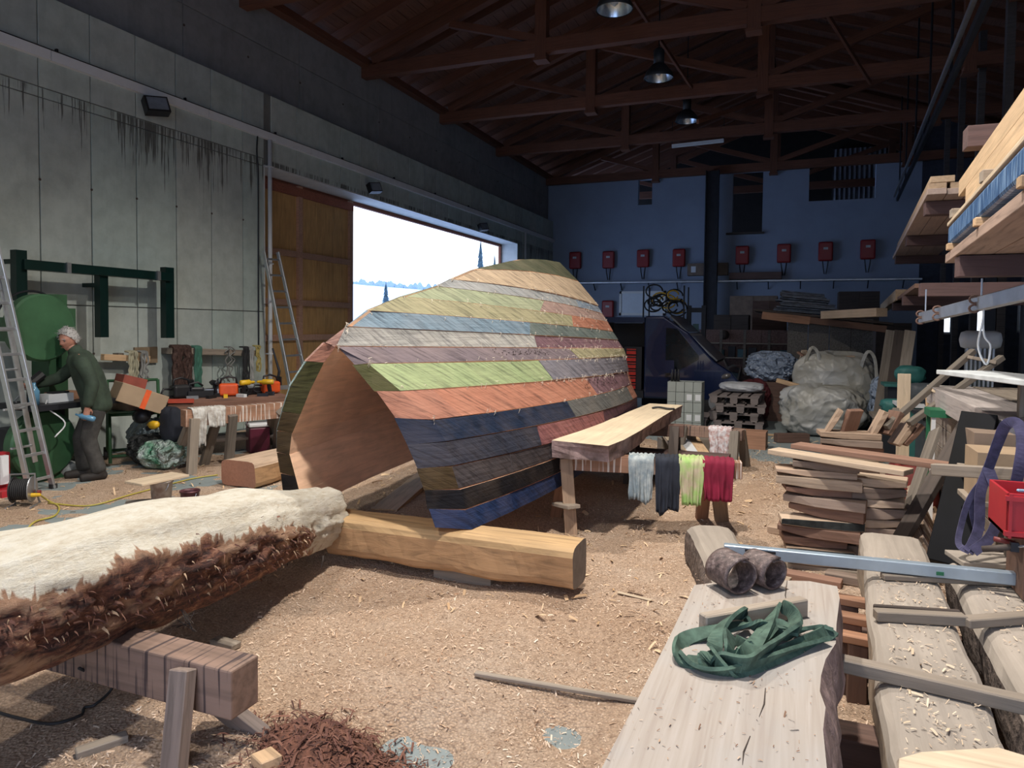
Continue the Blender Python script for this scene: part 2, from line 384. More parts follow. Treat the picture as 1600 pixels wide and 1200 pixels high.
dp2 = MB().tube([(LX + .05, 21.55, .02), (LX + .05, 21.55, 4.74)], .035, 8).build('white_conduit', white_p, smooth=True, label='white vertical conduit pipe right of the big door near the far wall', cat='pipe')

def floodlight(px, py, lab, s=1.0):
    p = W(px, py, X=LX + .16); t = thing('floodlight', lab, 'floodlight', p)
    Mx = Matrix.Translation(p) @ Matrix.Rotation(R(-20), 4, 'Y') @ Matrix.Rotation(R(-25), 4, 'Z')
    m = MB().box((0, 0, 0), (.14 * s, .30 * s, .22 * s), Mx); m.build('housing', black_p, t)
    MB().box((.075 * s, 0, 0), (.012, .25 * s, .17 * s), Mx).build('glass', plain('floodlight_glass', (.25, .3, .36), .15, .3), t)
    MB().bar(p + Vector((-.16, 0, .02)), p + Vector((-.02, 0, .02)), .05, .03).build('bracket', dsteel, t)
floodlight(244, 166, 'small black floodlight with a square glass on the concrete wall, above the green frame')
floodlight(585, 294, 'black floodlight above the left part of the door opening', .9)
floodlight(755, 355, 'black floodlight above the right part of the door opening', .9)

# far wall with its three openings (built from slabs around them)
def far_x(px): return W(px, 300, Y=FY).x
def far_z(px, py): return W(px, py, Y=FY).z
ops = [(997, 1019, 280, 320), (1145, 1192, 268, 363), (1264, 1368, 257, 312)]
OX = [(far_x(a), far_x(b), far_z((a + b) / 2, d), far_z((a + b) / 2, c)) for a, b, c, d in ops]
fw = MB(); xs = LX - .4
for x0, x1, z0, z1 in OX:
    fw.box(((xs + x0) / 2, FY + .12, ZTOP / 2), (x0 - xs, .24, ZTOP)); fw.box(((x0 + x1) / 2, FY + .12, z0 / 2), (x1 - x0, .24, z0))
    fw.box(((x0 + x1) / 2, FY + .12, (z1 + ZTOP) / 2), (x1 - x0, .24, ZTOP - z1)); xs = x1
XSPLIT = far_x(1440); fw.box(((xs + XSPLIT) / 2, FY + .12, ZTOP / 2), (XSPLIT - xs, .24, ZTOP))
fw.build('wall_far', plaster, kind='structure')
# the sill of the tall opening
MB().box(((OX[1][0] + OX[1][1]) / 2 - .05, FY - .06, OX[1][2] - .04), (OX[1][1] - OX[1][0] + .25, .2, .06)).build('trim_3', dark_w, kind='structure')
# space behind: back wall with the shade put into its colour, corrugated translucent strip
MB().box((-3.0, 30.2, 5), (13.4, .2, 10)).box((3.75, 27.4, 5), (.1, 5.4, 10)).build('wall_rear_bay', plain('shade_black_boards', (.02, .016, .015), .95), kind='structure')
corr = MB(); n = 60
corr.grid(lambda u, v: (1.2 + 3.2 * u, 30.0 + .03 * math.sin(u * n * 2), 5.2 + 3.4 * v), 240, 1)
corr.build('trim_4', plain('corrugated_sheet', (.16, .165, .19), .6), kind='structure')

# right wall and the dark right part of the far wall with its windows
def rx(y): return 2.2 + .071 * y
RWX = 6.72; dark_wall = plain('dark_timber_wall', (.05, .055, .075), .85)
MB().box((RWX + .1, (BY + 30) / 2, 4), (.2, 30 - BY, 8)).build('wall_right', dark_wall, kind='structure')
wpx = [(1474, 1496, 458, 522), (1521, 1562, 462, 520), (1597, 1640, 470, 520)]
fr_ = MB(); xs = XSPLIT
for i, (a, b, c, d) in enumerate(wpx):
    x0, x1, z0, z1 = far_x(a), far_x(b), far_z((a + b) / 2, d), far_z((a + b) / 2, c)
    fr_.box(((xs + x0) / 2, FY + .12, 4.2), (x0 - xs, .24, 8.4)); fr_.box(((x0 + x1) / 2, FY + .12, z0 / 2), (x1 - x0, .24, z0)); fr_.box(((x0 + x1) / 2, FY + .12, (z1 + 8.4) / 2), (x1 - x0, .24, 8.4 - z1)); xs = x1
    w_ = thing('window_%d' % (i + 1), 'small bright window low in the dark right part of the far wall, %s' % ['left one', 'middle one', 'right one'][i], None, ((x0 + x1) / 2, FY, z0), kind='structure')
    f_ = MB()
    for (p, q, r_, s_) in ((x0, x1, z0, z0 + .06), (x0, x1, z1 - .06, z1), (x0, x0 + .06, z0, z1), (x1 - .06, x1, z0, z1)): f_.box(((p + q) / 2, FY + .06, (r_ + s_) / 2), (q - p, .08, s_ - r_))
    f_.build('window_frame', white_p, w_)
    MB().box(((x0 + x1) / 2, FY + .08, (z0 + z1) / 2), (x1 - x0 - .12, .008, z1 - z0 - .12)).build('pane', plain('window_glass', (.95, .97, 1), .0, tr=1.0, nz=0), w_)
if xs < RWX: fr_.box(((xs + RWX) / 2, FY + .12, 4.2), (RWX - xs, .24, 8.4))
fr_.build('wall_far_right', dark_wall, kind='structure')
wy = []
# timber studs against the dark right wall
for k, y in enumerate(yy_ for yy_ in np.arange(5.0, 24, 2.9) if not any(a - .3 < yy_ < b + .3 for a, b in wy)):
    MB().box((rx(y) - .07, y, 3.8), (.12, .14, 7.6)).build('wall_stud', wood('dim_stud', (.10, .085, .08)), label='squared timber post against the dark right wall, %s from the front' % ['first', 'second', 'third', 'fourth', 'fifth', 'sixth', 'seventh', 'eighth'][k], cat='post')
# back wall behind the camera with its own open gate
bw = MB(); bw.box((-5.7, BY, 3.6), (5.4, .3, 7.2)); bw.box((3.6, BY, 3.6), (2.8, .3, 7.2)); bw.box((-.4, BY, 6.1), (5.4, .3, 2.2)); bw.build('wall_back', plaster, kind='structure')
# a gable end above
# ------------------------------------------------------------------ roof
RX, RZ0, SL = -.75, 7.08, .355
def roofz(x): return RZ0 + (7.45 - abs(x - RX)) * SL
ceil = thing('ceiling', None, None, (0, 10, 8), kind='structure')
for side in (-1, 1):
    nb = 38; wd = .205
    for k in range(nb):
        x = RX + side * (.1 + k * wd); xo = RX + side * (.1 + (k + 1) * wd)
        if side == -1 and x < -8.5: break
        z0, z1 = roofz(x) + .28, roofz(xo) + .28
        L = math.hypot(xo - x, z1 - z0) - .008; M = Matrix.Translation(((x + xo) / 2, 13, (z0 + z1) / 2)) @ Matrix.Rotation(-math.atan2(z1 - z0, xo - x), 4, 'Y') @ Matrix.Rotation(R(90), 4, 'Z')
        if k == 0 and side == -1: pass
        link('roof_board', MB().box((0, 0, 0), (34.4, L, .024 + .008 * (k % 2))).mesh('roof_board'), board_w, ceil, M)
for side in (-1, 1):
    xe = RX + side * 7.8
    plank('roof_cover', (RX - side * .05, 13, roofz(RX) + .335), (xe, 13, roofz(xe) + .335), 34.6, .02, board_w, ceil, bev=0)
y = 3.0
while y < 30:
    for side in (-1, 1):
        xe = RX + side * 7.75
        plank('rafter', (RX, y, roofz(RX) + .16), (xe, y, roofz(xe) + .16), .10, .20, truss_w, ceil, bev=0)
    y += .86
plank('wall_plate', (LX - .15, BY, ZTOP + .06), (LX - .15, 30, ZTOP + .06), .26, .14, truss_w, ceil)
MB().box((-1, BY, 8.4), (15, .3, 3.5)).build('trim_5', dark_w, kind='structure')

TZ = 6.76   # underside of the bottom chords
def truss(y, lab):
    t = thing('roof_truss', lab, 'truss', (RX, y, TZ), group=None)
    zt = TZ + .14
    for dy in (-.0,):
        plank('bottom_chord', (LX - .2, y, zt), (6.4, y, zt), .18, .26, truss_w, t)
    for side in (-1, 1):
        xe = RX + side * 7.4
        plank('top_chord', (RX, y, roofz(RX) - .02), (xe, y, roofz(xe) - .02), .18, .2, truss_w, t)
    for x in (-4.5, RX, 3.0):
        zb = TZ - .09
        plank('post', (x, y, zb), (x, y, roofz(x) - .05), .22, .20, truss_w, t)
        MB().box((x, y, zb - .015), (.26, .26, .05)).build('post_foot', truss_w, t)
    for x0, x1 in ((-4.5, RX), (3.0, RX)):
        s = 1 if x1 > x0 else -1
        # struts from the chord at the king post up to the outer post
        plank('strut', (x1 - s * .12, y, TZ + .3), (x0 + s * .1, y, roofz(x0) - .2), .12, .16, truss_w, t)
    plank('strut', (-4.6, y, TZ + .3), (-6.4, y, roofz(-6.4) - .12), .12, .14, truss_w, t)
for y, lab in ((9.2, 'nearest brown timber roof truss, cut by the top edge of the photo'), (12.65, 'brown timber roof truss crossing above the hull, second from the front'),
               (16.1, 'brown timber roof truss, third from the front'), (19.7, 'brown timber roof truss, fourth from the front'), (24.3, 'brown timber truss lying on top of the far wall'), (28.0, 'dim timber truss seen beyond the far wall')):
    truss(y, lab)
# diagonal wind braces between the trusses (thin pale battens)
for (a, b, lab) in (((990, 0), (1083, 140), 'thin wind brace batten rising left of the middle lamp'), ((1090, 190), (1205, 150), 'thin wind brace batten beside the farthest lamp'), ((1285, 10), (1360, 130), 'thin brace batten high in the right part of the roof')):
    plank('wind_brace', W(*a, Y=12.9), W(*b, Y=16.1), .05, .08, truss_w, label=lab, cat='roof brace')

# crane rail / gutter along the right side
pr0, pr1 = W(1402, 312, Y=24.2), W(1545, -5, Y=7.9)
rl = thing('roof_rail', 'long dark steel rail running along the right side under the roof', 'rail', pr0)
plank('rail_beam', pr0, pr1 + (pr1 - pr0) * .2, .06, .10, dsteel, rl); plank('rail_pipe', pr0 + Vector((-.08, 0, .1)), pr1 + Vector((-.08, 0, .1)), .05, .05, steel, rl)
for t_ in (.02, .2, .4, .6, .8, 1):
    p = pr0.lerp(pr1, t_); MB().tube([p + Vector((.03, 0, 0)), (p.x + .03, p.y, roofz(p.x) + .1)], .02, 6).build('hanger_rod', dsteel, rl)

# high bay lamps
lampm = plain('lamp_housing', (.03, .035, .04), .5, .3); refl = plain('lamp_reflector', (.65, .75, .85), .25, .9, .1)
def high_bay(p, lab):
    t = thing('high_bay_lamp', lab, 'ceiling lamp', p)
    M = Matrix.Translation(Vector(p))
    MB().lathe([(.27, 0), (.28, .01), (.24, .12), (.13, .25), (.10, .27)], 28, M, cap=False).build('reflector_shade', lampm, t, smooth=True)
    MB().lathe([(.262, .01), (.225, .12), (.12, .24), (.02, .245)], 28, M, cap=False).build('reflector', refl, t, smooth=True)
    MB().lathe([(.10, .26), (.10, .52), (.06, .56)], 20, M).build('ballast_box', lampm, t, smooth=True)
    MB().lathe([(.02, .2), (.055, .15), (.06, .1), (.0, .05)], 14, M).build('bulb', plain('lamp_bulb', (.7, .75, .8), .2), t, smooth=True)
    MB().tube([(p[0], p[1], p[2] + .55), (p[0], p[1], roofz(p[0]) + .25)], .012, 6).build('hanging_rod', dsteel, t)
high_bay(W(960, 16, Y=10.5), 'large round high-bay lamp at the top edge, nearest of the three visible')
high_bay(W(1029, 123, Y=13.6), 'round high-bay lamp under the second truss, middle of the three visible')
high_bay(W(1073, 190, Y=17.6), 'small distant high-bay lamp, farthest of the three visible')
for i, (x, y, z, w) in enumerate(LAMPS_ON): high_bay((x, y, z - .03), ['lit high-bay lamp above the rear of the hull', 'lit high-bay lamp above the front of the hull', 'lit high-bay lamp above the photographer'][i])

# steel column with strip light on the far side
pc = W(1111, 400, Y=23.9); col = thing('steel_column', 'tall dark steel column in front of the far wall', 'column', (pc.x, 23.9, 0))
for dx in (-.19, .19): MB().box((pc.x + dx, 23.9, 3.4), (.03, .3, 6.8)).build('flange', dsteel, col)
MB().box((pc.x, 23.9, 3.4), (.36, .03, 6.8)).build('web', dsteel, col)
pt = W(1090, 225, Y=19.7); sl = thing('strip_light', 'thin white strip light hanging below the far roof truss', 'strip light', pt)
a, b = W(1050, 228, Y=19.7), W(1131, 219, Y=19.7)
plank('light_body', a, b, .12, .06, white_p, sl); plank('tube', a + Vector((0, -.02, -.05)), b + Vector((0, -.02, -.05)), .03, .03, white_p, sl)
for q in (a, b): MB().tube([q + Vector((0, 0, .03)), (q.x, q.y, 7.3)], .008, 5).build('hanger_wire', dsteel, sl)

# ------------------------------------------------------------------ outside the door: snow field, hill, trees
snow = plain('snow', (.86, .9, .96), .9, nz=.02)
def hz(x, y):
    r = math.hypot(x + 8.7, y - 16); t = max(0, min(1, (r - 30) / 150)); t = t * t * (3 - 2 * t)
    a = math.atan2(y - 16, -(x + 8.7)); return -.12 + t * (17 - 9 * max(0, min(1, (a - .55) / .8))) + .3 * fbm(x * .05, y * .05) * min(1, r / 30)
g = MB(); nn = 60
def gp(u, v):
    r = 240 * v ** 2; a = math.pi * (u * 1.0) - math.pi / 2
    x = -8.75 - r * math.cos(a); y = 10 + r * math.sin(a) * 1.15 + (u - .5) * 34; return (x, y, hz(x, y))
g.grid(gp, 60, 46); g.build('snow_ground', snow, smooth=True, kind='structure')
MB().box((-4, -34, -.1), (60, 60, .05)).build('snow_yard', snow, kind='structure')
spr = plain('hazy_spruce', (.10, .17, .22), .9, nz=.3, scale=3); farw = plain('distant_wood', (.36, .47, .58), .9, nz=.2)  # blue haze of distance is mixed into both tree colours
def spruce(px, ytop, ybase, Y, wpx, lab):
    top = W(px, ytop, Y=Y); bot = W(px, ybase, Y=Y); gz = min(hz(top.x, Y), bot.z); h = top.z - gz; dist = (top - CAM).length
    rad = wpx / 2 * dist / FPX; t = thing('spruce_tree', lab, 'tree', (top.x, Y, gz), group='spruces out in the snow'); m = MB(); n = 15; rr = random.Random(px)
    for k in range(n):
        z1 = gz + h * (1 - (k / n) ** 1.1 * .93) + .02; z0 = z1 - h * .14; r_ = rad * (.12 + .95 * (k + 1) / n) * rr.uniform(.85, 1.1)
        q = 11; vs = [Vector((top.x, Y, z1 + h * .03))]
        for j in range(q * 2):
            a = math.pi * j / q + k; r2 = r_ * (rr.uniform(.8, 1.1) if j % 2 else .42); vs.append(Vector((top.x + r2 * math.cos(a), Y + r2 * math.sin(a), z0 + (0 if j % 2 else h * .035))))
        m.add(vs, [(0, 1 + j, 1 + (j + 1) % (2 * q)) for j in range(2 * q)])
    m.build('foliage', spr, t); MB().tube([(top.x, Y, gz - .3), (top.x, Y, gz + h * .95)], [h * .018, .01], 6).build('trunk', spr, t)
spruce(751, 376, 425, 95, 26, 'tall snowy spruce outside, seen in the door opening above the hull top')
spruce(773, 396, 425, 110, 16, 'smaller spruce just right of the tall one outside the door')
spruce(603, 441, 475, 80, 20, 'lone spruce outside, low in the middle of the door opening')
tl = MB(); rr = random.Random(4)
for k in range(420):
    a = .5 + k * .0034; r = 172 + rr.uniform(-10, 10); y = 16 + r * math.sin(a); x = -8.7 - r * math.cos(a); z = hz(x, y); h = rr.uniform(.6, 1.9)
    tl.lathe([(.9, z - .4), (1.0, z + h * .3), (.5, z + h * .8), (.05, z + h)], 6, Matrix.Translation((x, y, 0)))
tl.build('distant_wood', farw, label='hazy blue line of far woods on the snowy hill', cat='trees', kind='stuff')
# ================================================================== SAWDUST FLOOR
BARE = [(W(670, 1180, Z=0), .28), (W(880, 1150, Z=0), .16), (W(620, 1190, Z=0), .2)]
def sstep(a, b, x):
    t = max(0.0, min(1.0, (x - a) / (b - a))); return t * t * (3 - 2 * t)
def H(x, y):
    m = sstep(-4.9, -3.7, x) * (1 - sstep(.2 + .1 * y, 1.0 + .1 * y, x)) * (1 - sstep(8.8, 10.2, y + .8 * x + .6))
    n1 = fbm(x * .9, y * .9, 1.3); n2 = fbm(x * 4.5, y * 4.5, 7.1, 2)
    h = m * (.065 + .045 * n1) + (.012 * n2 if m > .05 else .008 * n2) + (.004 if m > .3 else 0)
    h += .10 * math.exp(-(((x + .15) / .55) ** 2 + ((y - 7.3) / 1.0) ** 2))
    left = sstep(-4.2, -5.0, x) if x > -5 else 1 - 0
    if x < -3.7: h += .010 * fbm(x * 1.3, y * 1.3, 4.0) + .003
    if x > .3: h += .012 * fbm(x * 2, y * 2, 9.0) + .002
    if y > 9: h -= .012 * sstep(9, 11, y)
    for p, r in BARE: h -= .09 * math.exp(-((x - p.x) ** 2 + (y - p.y) ** 2) / (r * r)) * (.75 + .6 * n2)
    return h
GX0, GX1, GY0, GY1, GS = -8.1, 3.0, .7, 13.5, .055
nx_, ny_ = int((GX1 - GX0) / GS), int((GY1 - GY0) / GS)
HG = np.zeros((nx_ + 1, ny_ + 1))
for i in range(nx_ + 1):
    for j in range(ny_ + 1): HG[i, j] = H(GX0 + i * GS, GY0 + j * GS)
def hat(x, y):
    i = min(max(int((x - GX0) / GS), 0), nx_ - 1); j = min(max(int((y - GY0) / GS), 0), ny_ - 1); return max(0.0, HG[i, j])
sd = bpy.data.meshes.new('sawdust')
vx, vy = np.meshgrid(GX0 + np.arange(nx_ + 1) * GS, GY0 + np.arange(ny_ + 1) * GS, indexing='ij')
vv = np.stack([vx, vy, HG], -1).reshape(-1, 3)
fa = [(i * (ny_ + 1) + j, (i + 1) * (ny_ + 1) + j, (i + 1) * (ny_ + 1) + j + 1, i * (ny_ + 1) + j + 1) for i in range(nx_) for j in range(ny_)
      if max(HG[i, j], HG[i + 1, j], HG[i, j + 1], HG[i + 1, j + 1]) > 0]
sd.from_pydata(vv.tolist(), [], fa)
def mat_sawdust():
    m, nt, b = newmat('sawdust'); ge = N(nt, 'ShaderNodeNewGeometry')
    def noi(s, d=6.0, r=.65):
        n = N(nt, 'ShaderNodeTexNoise', Scale=s, Detail=d, Roughness=r); nt.links.new(ge.outputs['Position'], n.inputs['Vector']); return n.outputs[0]
    a = noi(1.2, 4); f = noi(38, 8, .8); v = N(nt, 'ShaderNodeTexVoronoi', Scale=75.0); nt.links.new(ge.outputs['Position'], v.inputs['Vector'])
    col = ramp(nt, a, [(.3, (.60, .42, .29)), (.5, (.70, .52, .38)), (.7, (.76, .61, .48))])
    col = mixc(nt, 1, col, ramp(nt, f, [(.33, (.45, .38, .34)), (.47, (.92, .9, .88)), (.65, (1.2, 1.2, 1.2))]), 'MULTIPLY')
    col = mixc(nt, .5, col, mixc(nt, 1, col, ramp(nt, v.outputs['Distance'], [(0, (1.25, 1.25, 1.25)), (.6, (.55, .5, .48))]), 'MULTIPLY'))
    nt.links.new(col, b.inputs['Base Color']); b.inputs['Roughness'].default_value = .95
    ad = N(nt, 'ShaderNodeMath', operation='ADD'); nt.links.new(f, ad.inputs[0]); nt.links.new(v.outputs['Distance'], ad.inputs[1])
    bump(nt, b, ad.outputs[0], .9, .02); return m
sawm = mat_sawdust()
link('sawdust', sd, sawm, label='thick layer of tan sawdust and shavings spread over the workshop floor', cat='sawdust', kind='stuff', smooth=True)
# loose shavings on top
def scatter(name, n, area, smin, smax, cols, lab=None, cat=None, parent=None, hf=None, seed=1, wr=.3, curl=.5, lift=.002):
    g = np.random.default_rng(seed); P = area(g, n); n = len(P)
    z = np.array([hf(x, y) for x, y in P]) + lift
    L = g.uniform(smin, smax, n) * (1 + g.random(n) ** 6 * 1.5); wd = L * g.uniform(.12, wr, n); a = g.uniform(0, 2 * math.pi, n); tilt = g.normal(0, .35, n); cu = g.uniform(.1, curl, n)
    d = np.stack([np.cos(a), np.sin(a), tilt], -1); s = np.stack([-np.sin(a), np.cos(a), g.normal(0, .4, n)], -1)
    c = np.concatenate([P, (z + L * .12)[:, None]], 1); V = np.zeros((n, 6, 3))
    for k, t in enumerate((-.5, 0, .5)):
        mid = c + d * (L * t)[:, None]; mid[:, 2] += (L * cu * (.25 - t * t))
        V[:, 2 * k] = mid - s * wd[:, None] / 2; V[:, 2 * k + 1] = mid + s * wd[:, None] / 2
    base = (np.arange(n) * 6)[:, None]
    F = np.concatenate([base + np.array([0, 1, 3, 2]), base + np.array([2, 3, 5, 4])], 0)
    me = bpy.data.meshes.new(name); me.vertices.add(n * 6); me.vertices.foreach_set('co', V.reshape(-1)); me.loops.add(len(F) * 4); me.loops.foreach_set('vertex_index', F.reshape(-1).astype(np.int32))
    me.polygons.add(len(F)); me.polygons.foreach_set('loop_start', np.arange(len(F), dtype=np.int32) * 4); me.update(calc_edges=True)
    key = 'flake_' + name + str(seed); m, nt, b = newmat(key); ge = N(nt, 'ShaderNodeNewGeometry'); k_ = len(cols)
    nt.links.new(ramp(nt, ge.outputs['Random Per Island'], [(i / (k_ - 1), c_) for i, c_ in enumerate(cols)]), b.inputs['Base Color']); b.inputs['Roughness'].default_value = .85
    return link(name, me, m, parent, label=lab, cat=cat, kind='stuff')
def near_area(g, n):
    y = .9 + 9.5 * g.random(n) ** 1.5; x = g.uniform(-5.2, 1.4, n); k = np.abs(x + .4 * y) < .62 * y + .9; return np.stack([x, y], -1)[k]
scatter('wood_shavings', 150000, near_area, .005, .013, [(.34, .19, .11), (.6, .41, .27), (.72, .53, .38), (.80, .64, .50), (.55, .38, .26), (.85, .75, .63)], 'loose pale wood chips and curls lying on the sawdust', 'shavings', hf=hat, seed=2)
scatter('scattered_chips', 5000, lambda g, n: np.stack([g.uniform(-8, 2.5, n), g.uniform(3.5, 12, n)], -1), .015, .05, [(.45, .28, .15), (.7, .52, .34), (.6, .42, .25)], 'larger wood chips strewn across the floor towards the walls', 'chips', hf=hat, seed=3)
# dark red bark shavings
pr = W(515, 1190, Z=.05)
def pile(g, n):
    q = g.normal(0, 1, (n, 2)) * (.17, .09); e = g.random(n) < .35; q[e] += (.22, .02); return q + (pr.x, pr.y)
def pileh(x, y): return hat(x, y) + .05 * math.exp(-((x - pr.x) / .22) ** 2 - ((y - pr.y) / .14) ** 2) * (.4 + rng.random())
mp_ = MB(); mp_.grid(lambda u, v: (pr.x + .33 * (2 * u - 1), pr.y + .2 * (2 * v - 1), hat(pr.x + .33 * (2 * u - 1), pr.y + .2 * (2 * v - 1)) - .035 + .095 * max(0, 1 - (2 * u - 1) ** 2 - (2 * v - 1) ** 2) ** .6 + .012 * noise.noise(Vector((u * 14, v * 9, 0)))), 30, 20)
bp = mp_.build('bark_shavings_mound', plain('red_bark_dust', (.16, .065, .04), .95, nz=.3, scale=60, bmp=.8), smooth=True, label='small heap of dark reddish bark shavings on the sawdust at the bottom edge', cat='bark shavings', kind='stuff')
scatter('shred', 5000, pile, .01, .035, [(.06, .025, .018), (.13, .05, .035), (.2, .09, .06), (.09, .035, .025)], parent=bp, hf=pileh, seed=5, wr=.15, curl=.9)

# ================================================================== THE HULL
def painted(name, c):
    if name in MC: return MC[name]
    m, nt, b = newmat(name)
    mp0 = coords(nt, (1, 1, 1), (R(40), 0, 0), rnd=False); mp = N(nt, 'ShaderNodeMapping'); mp.inputs['Scale'].default_value = (1.0, 2.2, 26.0); nt.links.new(mp0.outputs[0], mp.inputs[0]); n1 = N(nt, 'ShaderNodeTexNoise', Scale=1.6, Detail=6.0, Roughness=.7, Distortion=.3); nt.links.new(mp.outputs[0], n1.inputs['Vector'])
    mp2 = coords(nt, (3, 3, 3)); n2 = N(nt, 'ShaderNodeTexNoise', Scale=1.4, Detail=5.0); nt.links.new(mp2.outputs[0], n2.inputs['Vector'])
    mp3 = coords(nt, (1, 1.2, 22)); n3 = N(nt, 'ShaderNodeTexNoise', Scale=2.0, Detail=4.0); nt.links.new(mp3.outputs[0], n3.inputs['Vector'])
    col = mixc(nt, 1, c, ramp(nt, n1.outputs[0], [(.38, (.45, .45, .48)), (.5, (1, 1, 1)), (.66, (1.25, 1.25, 1.25))]), 'MULTIPLY')
    col = mixc(nt, ramp(nt, n2.outputs[0], [(.40, 0.0), (.75, .45)]), col, mixc(nt, .16, mul(c, 1.25), (.5, .36, .26)))
    col = mixc(nt, ramp(nt, n3.outputs[0], [(.55, 0.0), (.8, .25)]), col, mul(c, .55))
    nt.links.new(col, b.inputs['Base Color']); b.inputs['Roughness'].default_value = .75; b.inputs['Specular IOR Level'].default_value = .2
    ad = N(nt, 'ShaderNodeMath', operation='ADD'); nt.links.new(n1.outputs[0], ad.inputs[0]); nt.links.new(n3.outputs[0], ad.inputs[1]); bump(nt, b, ad.outputs[0], .45, .02)
    MC[name] = m; return m
raw_in = wood('raw_hull_inside', (.86, .56, .38), .8, sc_=(1, 1.2, 12), amt=.08)
PC = dict(blue=(.014, .034, .105), black=(.010, .010, .014), greybrown=(.075, .065, .070), slate=(.040, .045, .068), navy=(.011, .022, .052), red=(.36, .16, .11), orange=(.40, .17, .11), pink=(.32, .13, .13), plum=(.10, .045, .07),
          grey=(.13, .13, .125), green=(.30, .37, .19), lilac=(.21, .20, .23), mauve=(.21, .12, .14), purple=(.17, .135, .15), olive=(.33, .30, .18), white=(.43, .42, .39), teal=(.13, .16, .15), steelblue=(.17, .24, .30), yellow=(.30, .28, .17),
          lime=(.28, .31, .20), rose=(.32, .22, .19), pgrey=(.28, .29, .29), sky=(.20, .25, .31), tan=(.42, .32, .22), cap=(.07, .075, .045), brown=(.07, .045, .02), dkolive=(.06, .06, .02), cyan=(.42, .58, .56), pale_mint=(.50, .66, .64), lightpink=(.55, .32, .26))
PM = lambda k: painted('paint_on_wood_' + k, mul(PC[k], .82))
CXH = -2.80
YR = 8.4
FR = [(736, 828, 4.10), (726, 796, 4.10), (718, 764, 4.10), (708, 728, 4.10), (696, 690, 4.10), (676, 656, 4.10), (626, 611, 4.08), (576, 568, 4.02), (526, 541, 3.92)]
IN = [(678, 824), (668, 795), (664, 766), (652, 732), (636, 695), (616, 653), (586, 611), (552, 570), (527, 543)]
CR = [(540, 510), (574, 485), (628, 463), (682, 447), (704, 436), (740, 421), (796, 408)]
F_ = [W(x, y, Y=Y) for x, y, Y in FR] + [W(x, y, X=CXH) for x, y in CR]
I_ = [W(x, y, Y=3.95) for x, y in IN]
RR = [Vector((-1.95, YR, F_[0].z)), Vector((-1.88, YR, .50)), Vector((-1.82, YR, .63))] + [W(x, y, Y=YR) for x, y in
      [(996, 639), (996, 620), (987, 600), (982, 580), (978, 557), (974, 544), (966, 531), (958, 518), (950, 503), (942, 490), (935, 478), (904, 440)]] + [Vector((-2.72, YR, 2.50))]
BUL = [.19, .19, .2, .2, .2, .2, .2, .2, .19, .17, .15, .13, .11, .09, .05, .0]
BZ = [0] * 9 + [.0, .01, .01, .02, .03, .04, .03]
TH = .16
def outer(k, u):
    p = F_[k].lerp(RR[k], u); q = 4 * u * (1 - u); return Vector((p.x + BUL[k] * q, p.y, p.z + BZ[k] * q))
def inward(k, u):
    a = outer(max(k - 1, 0), u); b = outer(min(k + 1, 15), u); t = (b - a); n = Vector((t.z, 0, -t.x)).normalized()
    if n.x < 0: n = -n
    if k == 15: n = Vector((0.25, 0, 1)).normalized()
    return -n
def inner(k, u):
    base = outer(k, u) + inward(k, u) * TH
    if base.x < CXH + .01: base.x = CXH + .01
    if k <= 8:
        w = max(0, 1 - u * 6); base = base.lerp(I_[k], w) if w > 0 else base
    return base
hull = thing('timber_hull', 'big open boat-like shell of stacked timbers painted in many colours, standing on beams', 'wooden sculpture', (CXH, 6.2, F_[0].z))
def hull_plank(of, inf, k, u0, u1, mo, mi_, off, me_=None, flip=False):
    nseg = max(2, int((u1 - u0) / .07)); m = MB(); vs = []; g = .0035; io = rng.uniform(-.009, .009)
    def sh(p, q, f):  # pull p towards q by a small gap
        d = q - p; return p + d * min(.45, f / max(d.length, 1e-4))
    for i in range(nseg + 1):
        u = u0 + (u1 - u0) * i / nseg
        if i == 0 and u0 > 0: u += .0008
        if i == nseg and u1 < 1: u -= .0008
        a, b = of(k, u), of(k + 1, u); c, d = inf(k + 1, u), inf(k, u)
        n = ((a - d) + (b - c)); n.normalize()
        o_ = off + .0035 * noise.noise(Vector((k * 5.1, u * 14, 3)))
        vs += [sh(a, b, g) + n * o_, sh(b, a, g) + n * (o_ - .004), sh(c, d, -.001) + n * io, sh(d, c, -.001) + n * io]
    fs = []; mi = []
    for i in range(nseg):
        for q in range(4):
            fs.append((i * 4 + q, i * 4 + (q + 1) % 4, i * 4 + 4 + (q + 1) % 4, i * 4 + 4 + q)); mi.append((0, 1, 1, 1)[q])
    fs.append((3, 2, 1, 0)); mi.append(2); fs.append(tuple(nseg * 4 + q for q in range(4))); mi.append(1)
    m.v = [tuple(v) for v in vs]; m.f = fs; m.mi = mi
    return m.build('hull_plank', [mo, mi_, me_ or mo], hull)
def ub(k, px):
    lo, hi = 0, 1
    for _ in range(30):
        u = (lo + hi) / 2; x = proj((outer(k, u) + outer(k + 1, u)) / 2)[0]
        if x < px: lo = u
        else: hi = u
    return lo
ROWS = [['blue', 800, 'blue'], ['black', 820, 'black'], ['greybrown', 800, 'greybrown'], ['slate', 843, 'pink', 944, 'plum'], ['navy', 893, 'grey', 984, 'red'], ['red', 700, 'orange', 925, 'mauve', 983, 'red'],
        ['green', 853, 'lilac'], ['purple', 897, 'olive'], ['white', 837, 'mauve'], ['steelblue', 828, 'teal'], ['yellow', 895, 'orange'], ['lime', 848, 'rose'], ['pgrey', 903, 'sky'], ['tan', 830, 'tan'], ['cap']]
FRONT = {0: 'blue', 1: 'black', 2: 'brown', 4: 'navy', 5: 'red', 6: 'dkolive', 7: 'purple'}
